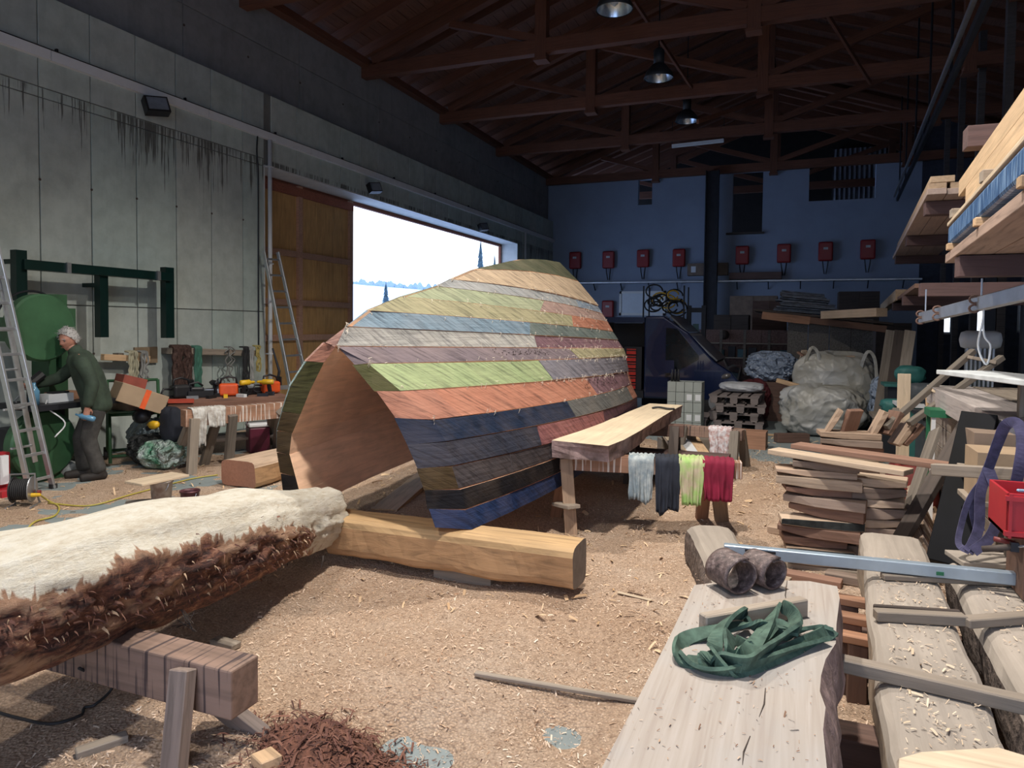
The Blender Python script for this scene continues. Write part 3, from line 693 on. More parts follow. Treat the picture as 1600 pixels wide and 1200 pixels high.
for k, row in enumerate(ROWS):
    cols = row[0::2]; us = [0] + [ub(k, x) for x in row[1::2]] + [1]
    for j, c in enumerate(cols):
        hull_plank(outer, inner, k, us[j], us[j + 1], PM(c), raw_in, rng.uniform(-.004, .006), PM(FRONT[k]) if (j == 0 and k in FRONT) else None)
# left shell: front section from the photograph, rear mirrored
LO = [448, 442, 438, 432, 432, 440, 453, 478, 508]; LI = [476, 470, 462, 453, 457, 470, 486, 506, 523]
LF = []; LFI = []
for k in range(9):
    z = F_[k].z
    def at(px, Y):
        x = -3.3
        for _ in range(4):
            p = Vector((x, Y, z)); e = px - proj(p)[0]; x += e / (FPX / 4.9)
        return Vector((x, Y, z))
    LF.append(at(LO[k], 4.02)); LFI.append(at(LI[k], 3.97))
LF[8].z = F_[8].z + .02; LFI[8].z = F_[8].z - .01
for k in range(7): LF.append(F_[9 + k].copy())
LR = [Vector((-3.40, YR, F_[0].z)), Vector((-3.48, YR, .5)), Vector((-3.55, YR, .63)), Vector((-3.62, YR, .78)), Vector((-3.68, YR, .95))] + [Vector((2 * CXH - RR[k].x + .15 * (k < 13), YR, RR[k].z)) for k in range(5, 15)] + [Vector((-2.88, YR, 2.5))]
def outerL(k, u):
    p = LF[k].lerp(LR[k], u); q = 4 * u * (1 - u); return Vector((p.x - .04 * q - BUL[k] * .2 * q, p.y, p.z + BZ[k] * q))
def innerL(k, u):
    a = outerL(max(k - 1, 0), u); b = outerL(min(k + 1, 15), u); t = (b - a); n = Vector((t.z, 0, -t.x)).normalized()
    if n.x > 0: n = -n
    if k == 15: n = Vector((-.25, 0, 1)).normalized()
    p = outerL(k, u) - n * TH
    if p.x > CXH - .01: p.x = CXH - .01
    if k <= 8:
        w = max(0, 1 - u * 6); p = p.lerp(LFI[k], w)
    return p
LROW = ['cyan', 'cyan', 'cyan', 'white', 'cyan', 'cyan', 'cyan', 'lightpink', 'lightpink', 'steelblue', 'yellow', 'lime', 'pgrey', 'tan', 'cap']
LEND = ['black', 'black', 'brown', 'brown', 'brown', 'dkolive', 'dkolive', 'red', 'lightpink', 'steelblue', 'yellow', 'lime', 'pgrey', 'tan', 'cap']
for k in range(15):
    u = rng.uniform(.35, .7)
    for a, b in ((0, u), (u, 1)): hull_plank(outerL, innerL, k, a, b, PM(LROW[k]), raw_in, rng.uniform(-.003, .004), PM(LEND[k]))
for k in range(3, 9):
    a, b = LF[k], (LF[k + 1] if k < 8 else LF[8].lerp(F_[8], .5)); o1 = Vector((-.045 - .004 * k, .075, 0)); i1 = Vector((.0, .05, 0))
    vs = [a, b, b + o1, a + o1, a + i1, b + i1, b + o1 + Vector((0, .06, 0)), a + o1 + Vector((0, .06, 0))]
    MB().add(vs, [(0, 1, 2, 3), (4, 7, 6, 5), (0, 4, 5, 1), (1, 5, 6, 2), (2, 6, 7, 3), (3, 7, 4, 0)]).build('pale_edge', PM('pale_mint' if k < 7 else 'lightpink'), hull)
# torn wood fibres hanging on the seams
fb = MB()
for q in range(430):
    k = rng.choice([6, 6, 7, 7, 7, 8, 8, 9, 10, 11, 11, 12, 13, 5]); u = min(.99, abs(rng.gauss(.62, .28))); p = outer(k, u % .99); n = -inward(k, u % .99)
    p = p + n * .012 + Vector((0, rng.uniform(-.02, .02), rng.uniform(-.03, .03))); L = rng.uniform(.01, .055); dy = rng.uniform(-1, 1)
    pts = [p, p + n * L * .4 + Vector((0, dy * L * .6, -L * .2)), p + n * L * .2 + Vector((0, dy * L, -L * .8))]
    fb.tube(pts, [.0022, .002, .001], 3)
for k, u0, u1, m_ in ((7, .32, .50, 1), (5, .55, .8, -1)):
    for q in range(46):     # the chiselled marks left by the saw
        u = u0 + (u1 - u0) * q / 46; p = outer(k, u).lerp(outer(k + 1, u), rng.uniform(.4, .85)) - inward(k, u) * .008
        fb.tube([p, p + Vector((0, .02, .012 * rng.uniform(-1, 1))), p + Vector((.002, .03, -.012))], .0022, 3, 1)
fb.build('wood_fibre', [plain('pale_fibre', (.75, .66, .55), .8), plain('dark_fibre', (.05, .03, .03), .8)], hull, kind='stuff')

# beams under the hull
def timber(name, p0, p1, w, h, mat, endm=None, seed=0, waney=.0, n=26, ns=16, flat=.5, parent=None, lump=.02, bark=None, **kw):
    """hewn log-like timber: flat top and bottom, rounded waney sides"""
    M, L = frame(p0, p1); m = MB(); vs = []; sec = []
    for k in range(ns):
        a = 2 * math.pi * (k + .5) / ns; c, s = math.cos(a), math.sin(a); e = 2 / (2 + 6 * (1 - waney))
        sec.append((abs(c) ** e * (1 if c > 0 else -1) * w / 2, abs(s) ** e * (1 if s > 0 else -1) * h / 2))
    for i in range(n + 1):
        t = i / n
        for k, (y, z) in enumerate(sec):
            d = noise.noise(Vector((t * L * 2.5, y * 6 + seed, z * 6))) * lump + noise.noise(Vector((t * L * 9, y * 20 + seed, z * 20))) * lump * .35
            f = abs(y) / (w / 2) if z > 0 else 1
            vs.append((-L / 2 + L * t, y * (1 + d / w * 2), z * (1 + d / h * 2 * (0.15 if z > h * .3 else 1))))
    m.v = vs; zlim = h * .3
    for i in range(n):
        for k in range(ns):
            m.f.append((i * ns + k, i * ns + (k + 1) % ns, (i + 1) * ns + (k + 1) % ns, (i + 1) * ns + k))
            zz = (sec[k][1] + sec[(k + 1) % ns][1]) / 2; m.mi.append(0 if (zz > zlim or bark is None) else 1)
    m.f += [tuple(range(ns))[::-1], tuple(n * ns + k for k in range(ns))]; m.mi += [2 if endm else 0] * 2
    return link(name, m.mesh(name), [mat, bark or mat, endm or mat], parent, M, smooth=False, **kw)
zt = F_[0].z - .004
bt = W(915, 842, Z=zt - .01); bl_ = Vector((-2.93, bt.y - .12, zt - .13))
hewn = wood('hewn_yellow_log', (.52, .34, .17), .6); hewn_side = wood('peeled_log_side', (.44, .26, .13), .5, .75, (1.6, 9, 9), .5, .1); end_grey = plain('grey_end_grain', (.22, .19, .17), .85, scale=20)
timber('support_log', bl_, Vector((bt.x, bt.y - .12, zt - .13)), .30, .27, hewn, end_grey, 3, .45, bark=hewn_side, label='yellow hewn log lying under the front tip of the hull', cat='log')
bk = W(755, 893, Z=.06)
plank('support_block', Vector((bk.x - .27, bt.y - .05, .062)), Vector((bk.x + .14, bt.y - .05, .062)), .24, .13, pine_grey, sub=3, wob=.01, label='grey wood block under the middle of the front support log', cat='block')
plank('support_block', Vector((-3.52, 4.62, .19)), Vector((-3.33, 4.62, .19)), .2, .385, pine_grey, label='grey wood block under the left side of the hull, behind the big peeled log', cat='block')
timber('support_log', Vector((-3.9, 7.7, zt - .14)), Vector((-.6, 7.7, zt - .14)), .26, .27, wood('dark_support', (.13, .08, .07)), None, 9, .3, label='dark log under the rear of the hull, showing behind the rags', cat='log')
plank('support_block', Vector((-3.4, 7.7, .06)), Vector((-3.1, 7.7, .06)), .24, .14, pine_grey, label='wood block under the rear support log, left side', cat='block')
plank('support_block', Vector((-1.3, 7.7, .06)), Vector((-1.0, 7.7, .06)), .24, .14, pine_grey, label='wood block under the rear support log, right side', cat='block')
# boards lying inside the hull
p0, p1 = W(600, 800, Z=.07), W(700, 715, Z=.07)
plank('floor_board', p0, p1, .24, .05, pine, wob=.01, sub=4, label='tan board lying on the sawdust inside the hull opening', cat='board')
# timber behind to the left
p0, p1 = W(392, 748, Z=.16), W(500, 690, Z=.16)
dv = (Vector((-4.55, 7.6, .15)))
tl_a = W(372, 740, Z=.15); tl_b = tl_a + Vector((.05, 2.2, 0))
timber('squared_timber', tl_a, tl_b, .46, .27, wood('pinkish_cut', (.62, .45, .32)), wood('pink_end_grain', (.42, .20, .13), .8), 5, .35, bark=hewn_side, label='squared timber with reddish end lying left of the hull', cat='timber')

# ================================================================== BIG PEELED LOG IN THE LEFT FOREGROUND
TYR = 2.05
lb = W(508, 803, d=5.0); _c1 = W(0, 950, d=2.5); la = _c1 + (_c1 - lb) * .28
def mat_peeled():
    m, nt, b = newmat('peeled_log'); tc = N(nt, 'ShaderNodeTexCoord'); sp = N(nt, 'ShaderNodeSeparateXYZ')
    def noi(s, sc3, d=6.0, r=.65, dist=0.0):
        mp = N(nt, 'ShaderNodeMapping'); mp.inputs['Scale'].default_value = sc3; nt.links.new(tc.outputs['Object'], mp.inputs[0])
        n = N(nt, 'ShaderNodeTexNoise', Scale=s, Detail=d, Roughness=r, Distortion=dist); nt.links.new(mp.outputs[0], n.inputs['Vector']); return n.outputs[0]
    at = N(nt, 'ShaderNodeAttribute', attribute_name='peel'); big = noi(2.3, (1, 1, 1), 5); hew = noi(3.0, (4.5, 1, 1.2), 4, .6, .5); fine = noi(14, (.6, 2, 2), 8, .8)
    s = N(nt, 'ShaderNodeMath', operation='MULTIPLY_ADD'); s.inputs[1].default_value = .75; nt.links.new(hew, s.inputs[0]); nt.links.new(at.outputs['Fac'], s.inputs[2])
    s2 = N(nt, 'ShaderNodeMath', operation='MULTIPLY_ADD'); s2.inputs[1].default_value = .5; nt.links.new(big, s2.inputs[0]); nt.links.new(s.outputs[0], s2.inputs[2])
    bark = ramp(nt, fine, [(.34, (.008, .005, .006)), (.46, (.06, .022, .018)), (.58, (.22, .09, .055)), (.68, (.50, .32, .20))]); bark = mixc(nt, ramp(nt, noi(4.0, (.5, 1, 1), 5), [(.50, 0.0), (.58, .8)]), bark, (.50, .32, .21))
    wood_ = ramp(nt, fine, [(.3, (.50, .42, .31)), (.5, (.68, .64, .54)), (.7, (.78, .76, .69))])
    f = ramp(nt, s2.outputs[0], [(.93, 0.0), (.98, 1.0)]); mid = mixc(nt, ramp(nt, s2.outputs[0], [(.80, 0.0), (.92, .7)]), bark, (.36, .20, .12))
    nt.links.new(mixc(nt, f, mid, wood_), b.inputs['Base Color']); b.inputs['Roughness'].default_value = .8
    ad = N(nt, 'ShaderNodeMath', operation='MULTIPLY_ADD'); ad.inputs[1].default_value = 1.2; nt.links.new(fine, ad.inputs[0]); nt.links.new(hew, ad.inputs[2]); bump(nt, b, ad.outputs[0], .7, .03); return m
M_, LL = frame(la, lb); m = MB(); n1, n2 = 150, 84; vs = []; peel = []
for i in range(n1 + 1):
    t = i / n1; x = -LL / 2 + LL * t
    rad = .230 + .045 * math.sin(math.pi * t) ** 1.5 + .012 * math.sin(t * 5); bow = .018 * math.sin(math.pi * t)
    endr = 1 - .30 * max(0, (t - .965) / .035) ** 2
    for k in range(n2):
        a = 2 * math.pi * k / n2; c, s = math.cos(a), math.sin(a)
        d = .030 * fbm(x * 1.6, c * 1.3, s * 1.3, 2) + .008 * noise.noise(Vector((x * 9, c * 5, s * 5))) * (1 - max(0, s) ** .5)
        # torn ragged band along the side that faces the camera (-y side)
        side = math.exp(-((a - math.pi * 1.04 ) / .40) ** 2); 
        rag_ = side * (.045 * noise.noise(Vector((x * 6, a * 8, 2))) + .028 * noise.noise(Vector((x * 17, a * 22, 5)))) - side * .03 * math.exp(-((t - .55) / .35) ** 2)
        top = max(0, s - .75) * .06
        facet = -.010 * abs(math.sin(a * 7 + .6 * math.sin(x * 3)))
        r_ = (rad + d + rag_ - top + facet) * endr
        vs.append((x, r_ * c, r_ * s + bow)); peel.append(-.06 + .12 * t + .66 * (s * .5 + .5) ** 1.1 + .42 * (max(0, t - .66) / .34) ** 1.2 - .30 * side * (1 - max(0, t - .6) / .4) - .10 * math.exp(-((t - .5) / .2) ** 2) * (s < .5))
m.v = vs; m.f = [(i * n2 + k, i * n2 + (k + 1) % n2, (i + 1) * n2 + (k + 1) % n2, (i + 1) * n2 + k) for i in range(n1) for k in range(n2)] + [tuple(range(n2))[::-1], tuple(n1 * n2 + k for k in range(n2))]
me = m.mesh('peeled_log'); at = me.attributes.new('peel', 'FLOAT', 'POINT'); at.data.foreach_set('value', peel)
biglog = link('peeled_log', me, mat_peeled(), None, M_, label='huge half-debarked log in the left foreground, its top peeled white', cat='log', smooth=True)
sh = MB(); RZm = M_.to_3x3()
for q in range(520):
    x = LL * (rng.uniform(-.5, .30)); a = math.pi * rng.gauss(1.08, .09); r_ = .230 + .04 * math.sin(math.pi * (x / LL + .5)) ** 1.5
    p = M_ @ Vector((x, r_ * math.cos(a), r_ * math.sin(a) + .018 * math.sin(math.pi * (x / LL + .5)))); n = RZm @ Vector((0, math.cos(a), math.sin(a))); ax = RZm @ Vector((1, 0, 0))
    L = rng.uniform(.008, .04); w_ = rng.uniform(.002, .006); d = (ax * rng.uniform(-1, 1) + n * rng.uniform(.1, .8) + Vector((0, 0, rng.uniform(-.6, .3)))).normalized()
    side = d.cross(n).normalized(); pts = [p - side * w_, p + side * w_, p + d * L * .6 + side * w_ * .7, p + d * L + Vector((0, 0, -.008)), p + d * L * .6 - side * w_ * .7]
    sh.add(pts, [(0, 1, 2, 3, 4)], rng.choice((0, 0, 1, 2)))
sh.build('bark_shred', [plain('dark_bark_shred', (.10, .04, .03), .9), plain('pale_bark_shred', (.50, .36, .24), .9), plain('mid_bark_shred', (.26, .13, .09), .9)], biglog, kind='stuff')
tw = MB()
pt = W(505, 868, Y=3.45); tw.tube([pt, pt + Vector((.005, -.01, -.03)), pt + Vector((-.004, -.015, -.07))], [.006, .005, .003], 6)
pt = W(295, 965, Y=2.35); 
for q in range(9): tw.tube([pt + Vector((rng.uniform(-.06, .06), 0, .03)), pt + Vector((rng.uniform(-.06, .06), -.02, -.01)), pt + Vector((rng.uniform(-.08, .08), -.02, -.045))], .0018, 4)
tw.build('twig', dark_w, biglog, kind='stuff')
0 and plank('log_prop', Vector((lb.x - .02, lb.y - .28, hat(-2.7, 3.4) - .01)), Vector((lb.x - .02, lb.y - .28, lb.z - .235)), .26, .2, pine_grey, label='wood block propping the far end of the big peeled log', cat='block')

def drip_wood(name, c, dark):
    if name in MC: return MC[name]
    m, nt, b = newmat(name); mp = coords(nt, (14, .6, .5), rnd=False); n1 = N(nt, 'ShaderNodeTexNoise', Scale=3.0, Detail=4.0, Distortion=.1); nt.links.new(mp.outputs[0], n1.inputs['Vector'])
    mp2 = coords(nt, (1, 12, 12)); n2 = N(nt, 'ShaderNodeTexNoise', Scale=2.0, Detail=5.0); nt.links.new(mp2.outputs[0], n2.inputs['Vector'])
    col = ramp(nt, n2.outputs[0], [(.3, mul(c, .6)), (.6, c)]); col = mixc(nt, ramp(nt, n1.outputs[0], [(.54, 0.0), (.60, .85)]), col, dark)
    nt.links.new(col, b.inputs['Base Color']); b.inputs['Roughness'].default_value = .75; bump(nt, b, n2.outputs[0], .3, .01); MC[name] = m; return m
drip = drip_wood('drip_stained_beam', (.26, .17, .13), (.03, .02, .025)); dripw = drip_wood('paint_dripped_beam', (.35, .19, .12), (.75, .72, .68))
def leg_bar(name, top, bot, w, h, mat, parent, up):
    return plank(name, top, bot, w, h, mat, parent, up=up, bev=.004)
# foreground trestle
te = W(383, 1035, Y=TYR); zt2 = te.z
ft = thing('trestle', 'heavy brown trestle with dark drips carrying the big log, bottom left', 'trestle', (te.x - .4, TYR, 0))
plank('beam', (te.x - 1.9, TYR, zt2 - .095), (te.x + .0, TYR, zt2 - .095), .145, .185, drip, ft, bev=.008)
legm = wood('trestle_leg', (.26, .20, .17))
t_a, t_b = W(286, 1045, Y=TYR - .10), W(268, 1330, Y=TYR - .20); t_b.z = 0
leg_bar('leg', t_a, t_b, .085, .055, legm, ft, (0, -1, .2))
t_a, t_b = W(325, 1085, Y=TYR + .09), W(447, 1290, Y=TYR + .16); t_b.z = 0.0
leg_bar('leg', t_a, t_b, .10, .05, legm, ft, (0, 1, .3))
for bx in (te.x - 1.6,):
    for s in (-1, 1):
        yb = TYR + s * .30; gx = bx + (.10 if s > 0 else 0)
        leg_bar('leg', (bx + (.13 if s > 0 else -.0), TYR + s * .125, zt2 - .02 if s < 0 else zt2 - .17), (gx + .06 * s, yb, hat(gx, yb) - .02), .10, .05, legm, ft, (0, s * 1.0, .3))
bc_ = MB()
# ================================================================== RIGHT FOREGROUND
slab_m = wood('sawn_slab_top', (.52, .46, .40), .82, .8, (.5, 22, 10), .35, .05); barkm = plain('grey_brown_bark', (.16, .12, .10), .9, nz=.3, scale=22, bmp=.7, dist=.03, c2=(.05, .035, .03))
pink_bark = plain('pinkish_inner_bark', (.30, .21, .20), .85, nz=.3, scale=9, bmp=.6, dist=.03, c2=(.12, .08, .07))
dusty = wood('dusty_pale_timber', (.38, .33, .28), .8, .85, (.7, 10, 10), .3, .12)
# slab outline in plan (live edge to the right), top at z = .75
ZS = .75
out_ = [(1085, 914), (1130, 909), (1200, 906), (1265, 908), (1308, 916), (1312, 935), (1307, 975), (1306, 1005), (1290, 1030), (1283, 1055), (1281, 1080), (1290, 1105), (1286, 1140), (1292, 1200)]
P = [W(x, y, Z=ZS) for x, y in out_]; P += [Vector((.03, 1.1, ZS)), Vector((.02, .75, ZS)), Vector((-.50, .75, ZS)), Vector((-.43, 1.2, ZS))] + [W(940, 1200, Z=ZS), W(1000, 1085, Z=ZS), W(1046, 995, Z=ZS), W(1070, 945, Z=ZS)]
def slab(name, P, th, mats, under=.06, rings=5, **kw):
    m = MB(); n = len(P); c = sum(P, Vector()) / n; vs = []
    for r_ in range(rings):
        t = r_ / (rings - 1)
        for i, p in enumerate(P):
            d = (p - c); d.z = 0; d.normalize(); k = under * math.sin(t * math.pi * .62) * (1 if p.x > c.x else .15) + .012 * noise.noise(Vector((p.x * 12, p.y * 12, t * 5))) * (t > 0)
            vs.append(p + d * k - Vector((0, 0, th * t)))
    m.v = [tuple(v) for v in vs]; m.f.append(tuple(range(n))); m.mi.append(0)
    for r_ in range(rings - 1):
        for i in range(n): m.f.append((r_ * n + i, r_ * n + (i + 1) % n, (r_ + 1) * n + (i + 1) % n, (r_ + 1) * n + i)); m.mi.append(1)
    m.f.append(tuple((rings - 1) * n + i for i in range(n))[::-1]); m.mi.append(1)
    return m.build(name, mats, **kw)
def dense(P, k=4):
    o = []
    for i in range(len(P)):
        a, b = P[i], P[(i + 1) % len(P)]
        for j in range(k): o.append(a.lerp(b, j / k))
    return o
def mat_slab():
    m, nt, b = newmat('sawn_slab'); tc = N(nt, 'ShaderNodeTexCoord'); mp = N(nt, 'ShaderNodeMapping'); mp.inputs['Scale'].default_value = (26, .9, 1); mp.inputs['Rotation'].default_value = (0, 0, R(4)); nt.links.new(tc.outputs['Object'], mp.inputs[0])
    n1 = N(nt, 'ShaderNodeTexNoise', Scale=2.2, Detail=5.0, Distortion=.8); nt.links.new(mp.outputs[0], n1.inputs['Vector']); n2 = N(nt, 'ShaderNodeTexNoise', Scale=3.0, Detail=5.0); nt.links.new(tc.outputs['Object'], n2.inputs['Vector'])
    col = ramp(nt, n1.outputs[0], [(.3, (.31, .26, .225)), (.5, (.36, .315, .275)), (.7, (.40, .355, .32))]); col = mixc(nt, ramp(nt, n2.outputs[0], [(.45, 0.0), (.7, .6)]), col, (.33, .32, .31))
    sp = N(nt, 'ShaderNodeSeparateXYZ'); nt.links.new(tc.outputs['Object'], sp.inputs[0]); ma = N(nt, 'ShaderNodeMath', operation='MULTIPLY_ADD'); ma.inputs[1].default_value = .12; nt.links.new(n2.outputs[0], ma.inputs[0]); nt.links.new(sp.outputs['X'], ma.inputs[2])
    col = mixc(nt, ramp(nt, ma.outputs[0], [(.0, 0.0), (.02, 0.0)]), col, (.6, .6, .55)); nt.links.new(col, b.inputs['Base Color']); b.inputs['Roughness'].default_value = .8; bump(nt, b, n1.outputs[0], .12, .01); return m
big_slab = slab('timber_slab', dense(P), .17, [mat_slab(), pink_bark], .05, label='wide pale timber slab with a live edge in the right foreground, green strap on it', cat='timber slab')
ck = MB()
for pts in ([(1230, 907), (1227, 930), (1229, 940)], [(1196, 1075), (1194, 1100), (1186, 1120)], [(1172, 1150), (1162, 1175), (1160, 1195)]):
    ck.tube([W(x, y, Z=ZS + .001) for x, y in pts], [.001, .002, .0005], 4)
ck.build('crack', dark_w, big_slab)
def on_slab(g, n):
    q = g.random((n, 2)); u = q[:, 0:1]; v = q[:, 1:2]; return np.concatenate([-.38 + .46 * u, 1.2 + 1.6 * v], 1)
scatter('slab_crumb', 500, on_slab, .003, .009, [(.25, .12, .07), (.5, .34, .22), (.2, .1, .06), (.65, .5, .38)], parent=None, hf=lambda x, y: ZS, seed=9, lab='dark wood crumbs strewn on the wide pale slab', cat='chips', curl=.3)
# trestle under the slab (mostly hidden)
st = thing('trestle', 'low dark trestle hidden under the wide pale slab', 'trestle', (-.12, 2.3, 0))
plank('beam', (-.31, 2.35, .50), (.10, 2.35, .50), .14, .14, brown_w, st)
for x in (-.22, .03):
    for s in (-1, 1): plank('leg', (x, 2.35 + s * .06, .45), (x, 2.35 + s * .2, hat(x, 2.35) - .01), .09, .05, brown_w, st, up=(0, 1, .2))
st2 = copy_tree(st); st2.location.y = 1.15; st2['label'] = 'low dark trestle under the near end of the wide pale slab, out of sight'
# block on the slab
plank('timber_block', W(1097, 975, Z=ZS + .03), W(1256, 947, Z=ZS + .03), .04, .06, pine_grey, sub=3, wob=.003, label='short grey batten lying across the wide slab behind the green strap', cat='batten')
# curled bark rolls
def bark_roll(c, rad, ln, rz, turns, lab, tilt=0):
    t = thing('bark_roll', lab, 'bark roll', c); M = Matrix.Translation(Vector(c) + Vector((0, 0, rad))) @ Matrix.Rotation(rz, 4, 'Z') @ Matrix.Rotation(tilt, 4, 'Y')
    m = MB(); n = 40
    def f(u, v):
        a = 2 * math.pi * turns * u + 1.2; r_ = rad * (1 - .16 * u) * (1 + .05 * math.sin(a * 2)); x = (v - .5) * ln
        return M @ Vector((x, r_ * math.cos(a) * 1.06, r_ * math.sin(a) * .98))
    m.grid(f, n, 6); o = m.build('bark_sheet', [rubber_b], t, smooth=True)
    s = o.modifiers.new('s', 'SOLIDIFY'); s.thickness = .007; s.offset = -1; return t
def mat_bark_sheet():
    m, nt, b = newmat('bark_sheet'); mp = coords(nt, (1, 1, 1)); n1 = N(nt, 'ShaderNodeTexNoise', Scale=45.0, Detail=6.0, Roughness=.7); nt.links.new(mp.outputs[0], n1.inputs['Vector'])
    nt.links.new(ramp(nt, n1.outputs[0], [(.35, (.035, .025, .025)), (.55, (.13, .09, .085)), (.7, (.30, .24, .22))]), b.inputs['Base Color']); b.inputs['Roughness'].default_value = .6; bump(nt, b, n1.outputs[0], .5, .01); return m
rubber_b = mat_bark_sheet()
pA, pB = W(1128, 922, Z=ZS), W(1190, 912, Z=ZS)
bark_roll((pA.x + .03, pA.y + .02, ZS), .068, .13, R(-50), 1.05, 'dark curled bark roll seen from its open end, left one on the slab')
bark_roll((pA.x + .135, pA.y + .105, ZS), .062, .12, R(-40), 1.1, 'dark curled bark roll behind the open one, right one on the slab')
# green lashing strap, heaped in loops
strap_g = plain('green_webbing', (.075, .135, .10), .85, nz=.25, scale=22, bmp=.3, c2=(.03, .06, .045)); strap_v = plain('violet_webbing', (.085, .08, .16), .8, nz=.2, scale=20, bmp=.3)
sg = thing('lashing_strap', 'heap of green lashing strap on the wide slab', 'strap', W(1180, 1010, Z=ZS))
def loop(pix, zs=None, name='strap_loop', w=.044, mat=None, z0=ZS):
    pts = [W(x, y, Z=z0 + z) for x, y, z in pix]
    sp_ = spline(pts, 7); n = len(sp_); ph = rng.random() * 6
    return ribbon(name, sp_, w, .011, mat or strap_g, sg, upf=lambda i: (math.cos(ph + i * .09) * .9, math.sin(ph + i * .09) * .9, .55 + .45 * math.sin(i * .21 + ph)))
loop([(1300, 985, .02), (1270, 1000, .012), (1225, 1020, .014), (1180, 1040, .012), (1145, 1048, .012), (1120, 1035, .03), (1118, 1000, .05), (1135, 970, .07), (1160, 958, .06), (1170, 975, .03)])
loop([(1300, 985, .02), (1270, 980, .025), (1235, 990, .03), (1205, 985, .03), (1170, 975, .05), (1120, 985, .03), (1075, 997, .012), (1058, 1012, .012), (1065, 1030, .012), (1095, 1035, .012), (1125, 1022, .03)])
loop([(1235, 990, .04), (1243, 970, .05), (1232, 952, .06), (1215, 950, .055), (1200, 975, .05), (1180, 1005, .04), (1155, 1025, .03), (1140, 1015, .045), (1140, 990, .06)])
loop([(1105, 1045, .012), (1100, 1030, .03), (1125, 1025, .04), (1165, 1035, .04), (1200, 1015, .04), (1228, 990, .05), (1245, 975, .06)])
loop([(1068, 1025, .014), (1085, 1040, .014), (1110, 1048, .014), (1150, 1050, .012), (1195, 1035, .015), (1240, 1015, .014), (1290, 998, .014)])
loop([(1150, 1000, .03), (1175, 1010, .035), (1195, 995, .04), (1215, 975, .05), (1240, 985, .045)], w=.03)
# half log on the ground behind the slab
qa, qb = W(1158, 905, Z=.31), W(1108, 822, Z=.31)
timber('half_log', Vector((qa.x, qa.y, .16)), Vector((qb.x, qb.y, .16)), .34, .31, dusty, pine_pale, 12, .75, lump=.02, bark=barkm, label='short half log with flat top and grey bark, beyond the end of the wide slab', cat='log')
# long straightedge
lz = .615
lv = thing('straightedge', 'long pale blue aluminium straightedge lying across the timbers', 'straightedge', W(1370, 880, Z=lz))
a, b = W(1131, 858, Z=lz), W(1640, 909, Z=lz)
plank('profile', a, b, .045, .055, plain('pale_blue_aluminium', (.42, .52, .62), .35, .5, .08), lv)
dd = (b - a).normalized(); MB().bar(a + dd * .1 + Vector((0, -.024, .012)), a + dd * .24 + Vector((0, -.024, .012)), .004, .012).build('grip_slot', black_p, lv)
q = a + dd * .92; MB().bar(q + Vector((0, -.024, -.006)), q + dd * .03 + Vector((0, -.024, -.006)), .004, .016).build('vial', green_p, lv)
# two long waney timbers to the right
T1 = timber('waney_timber', Vector((.37, .9, .42)), Vector((.53, 4.45, .42)), .32, .27, dusty, pine_pale, 20, .35, lump=.02, bark=plain('dusty_bark_side', (.34, .27, .20), .9, nz=.25, scale=12, bmp=.5, c2=(.16, .12, .09)), n=50, label='long dusty waney timber right of the wide slab, under the battens', cat='timber')
T2 = timber('waney_timber', Vector((.80, .9, .42)), Vector((.90, 4.05, .42)), .34, .27, dusty, pine_pale, 31, .5, lump=.02, bark=barkm, n=50, label='second dusty timber with dark bark at the right edge', cat='timber')
T3 = timber('waney_timber', Vector((1.22, .9, .42)), Vector((1.30, 3.6, .42)), .34, .27, dusty, pine_pale, 41, .5, lump=.02, bark=barkm, n=30, label='third dusty timber with dark bark, mostly outside the right edge', cat='timber')
for i, y in enumerate((1.5, 2.75, 3.75)):
    plank('sleeper', (.0, y, .14), (1.6, y, .14), .14, .27, brown_w, sub=4, wob=.006, label='%s dark sleeper under the long waney timbers' % ['nearest', 'middle', 'farthest'][i], cat='sleeper')
def on_tim(g, n):
    k = g.random(n) < .6; y = g.uniform(1.3, 4.0, n); x = np.where(k, .37 + .045 * (y - .9) + g.uniform(-.12, .12, n), .80 + .03 * (y - .9) + g.uniform(-.12, .12, n)); return np.stack([x, y], -1)
scatter('timber_dust', 1500, on_tim, .005, .016, [(.5, .36, .24), (.75, .6, .45), (.6, .45, .3)], 'pale shavings sprinkled on the two long waney timbers', 'shavings', hf=lambda x, y: .557, seed=12, curl=.4)
bat = wood('grey_batten', (.30, .25, .20), .7)
zb = .558
def bt_(pa, pb, w, h, lab, mat=bat, z=zb):
    plank('batten', W(*pa, Z=z + h / 2), W(*pb, Z=z + h / 2), w, h, mat, sub=4, wob=.002, label=lab, cat='batten')
bt_((1378, 900), (1615, 912), .05, .025, 'thin batten across the timbers just in front of the straightedge')
bt_((1367, 960), (1508, 968), .05, .04, 'batten across the long timbers, middle of the row')
bt_((1507, 972), (1640, 962), .055, .035, 'short pale batten end lying over the second timber at the right edge')
bt_((1311, 1035), (1640, 1110), .055, .045, 'long grey batten crossing the timbers nearest the camera')
bt_((1365, 948), (1500, 957), .02, .02, 'dark narrow strip behind the middle batten', dark_w)
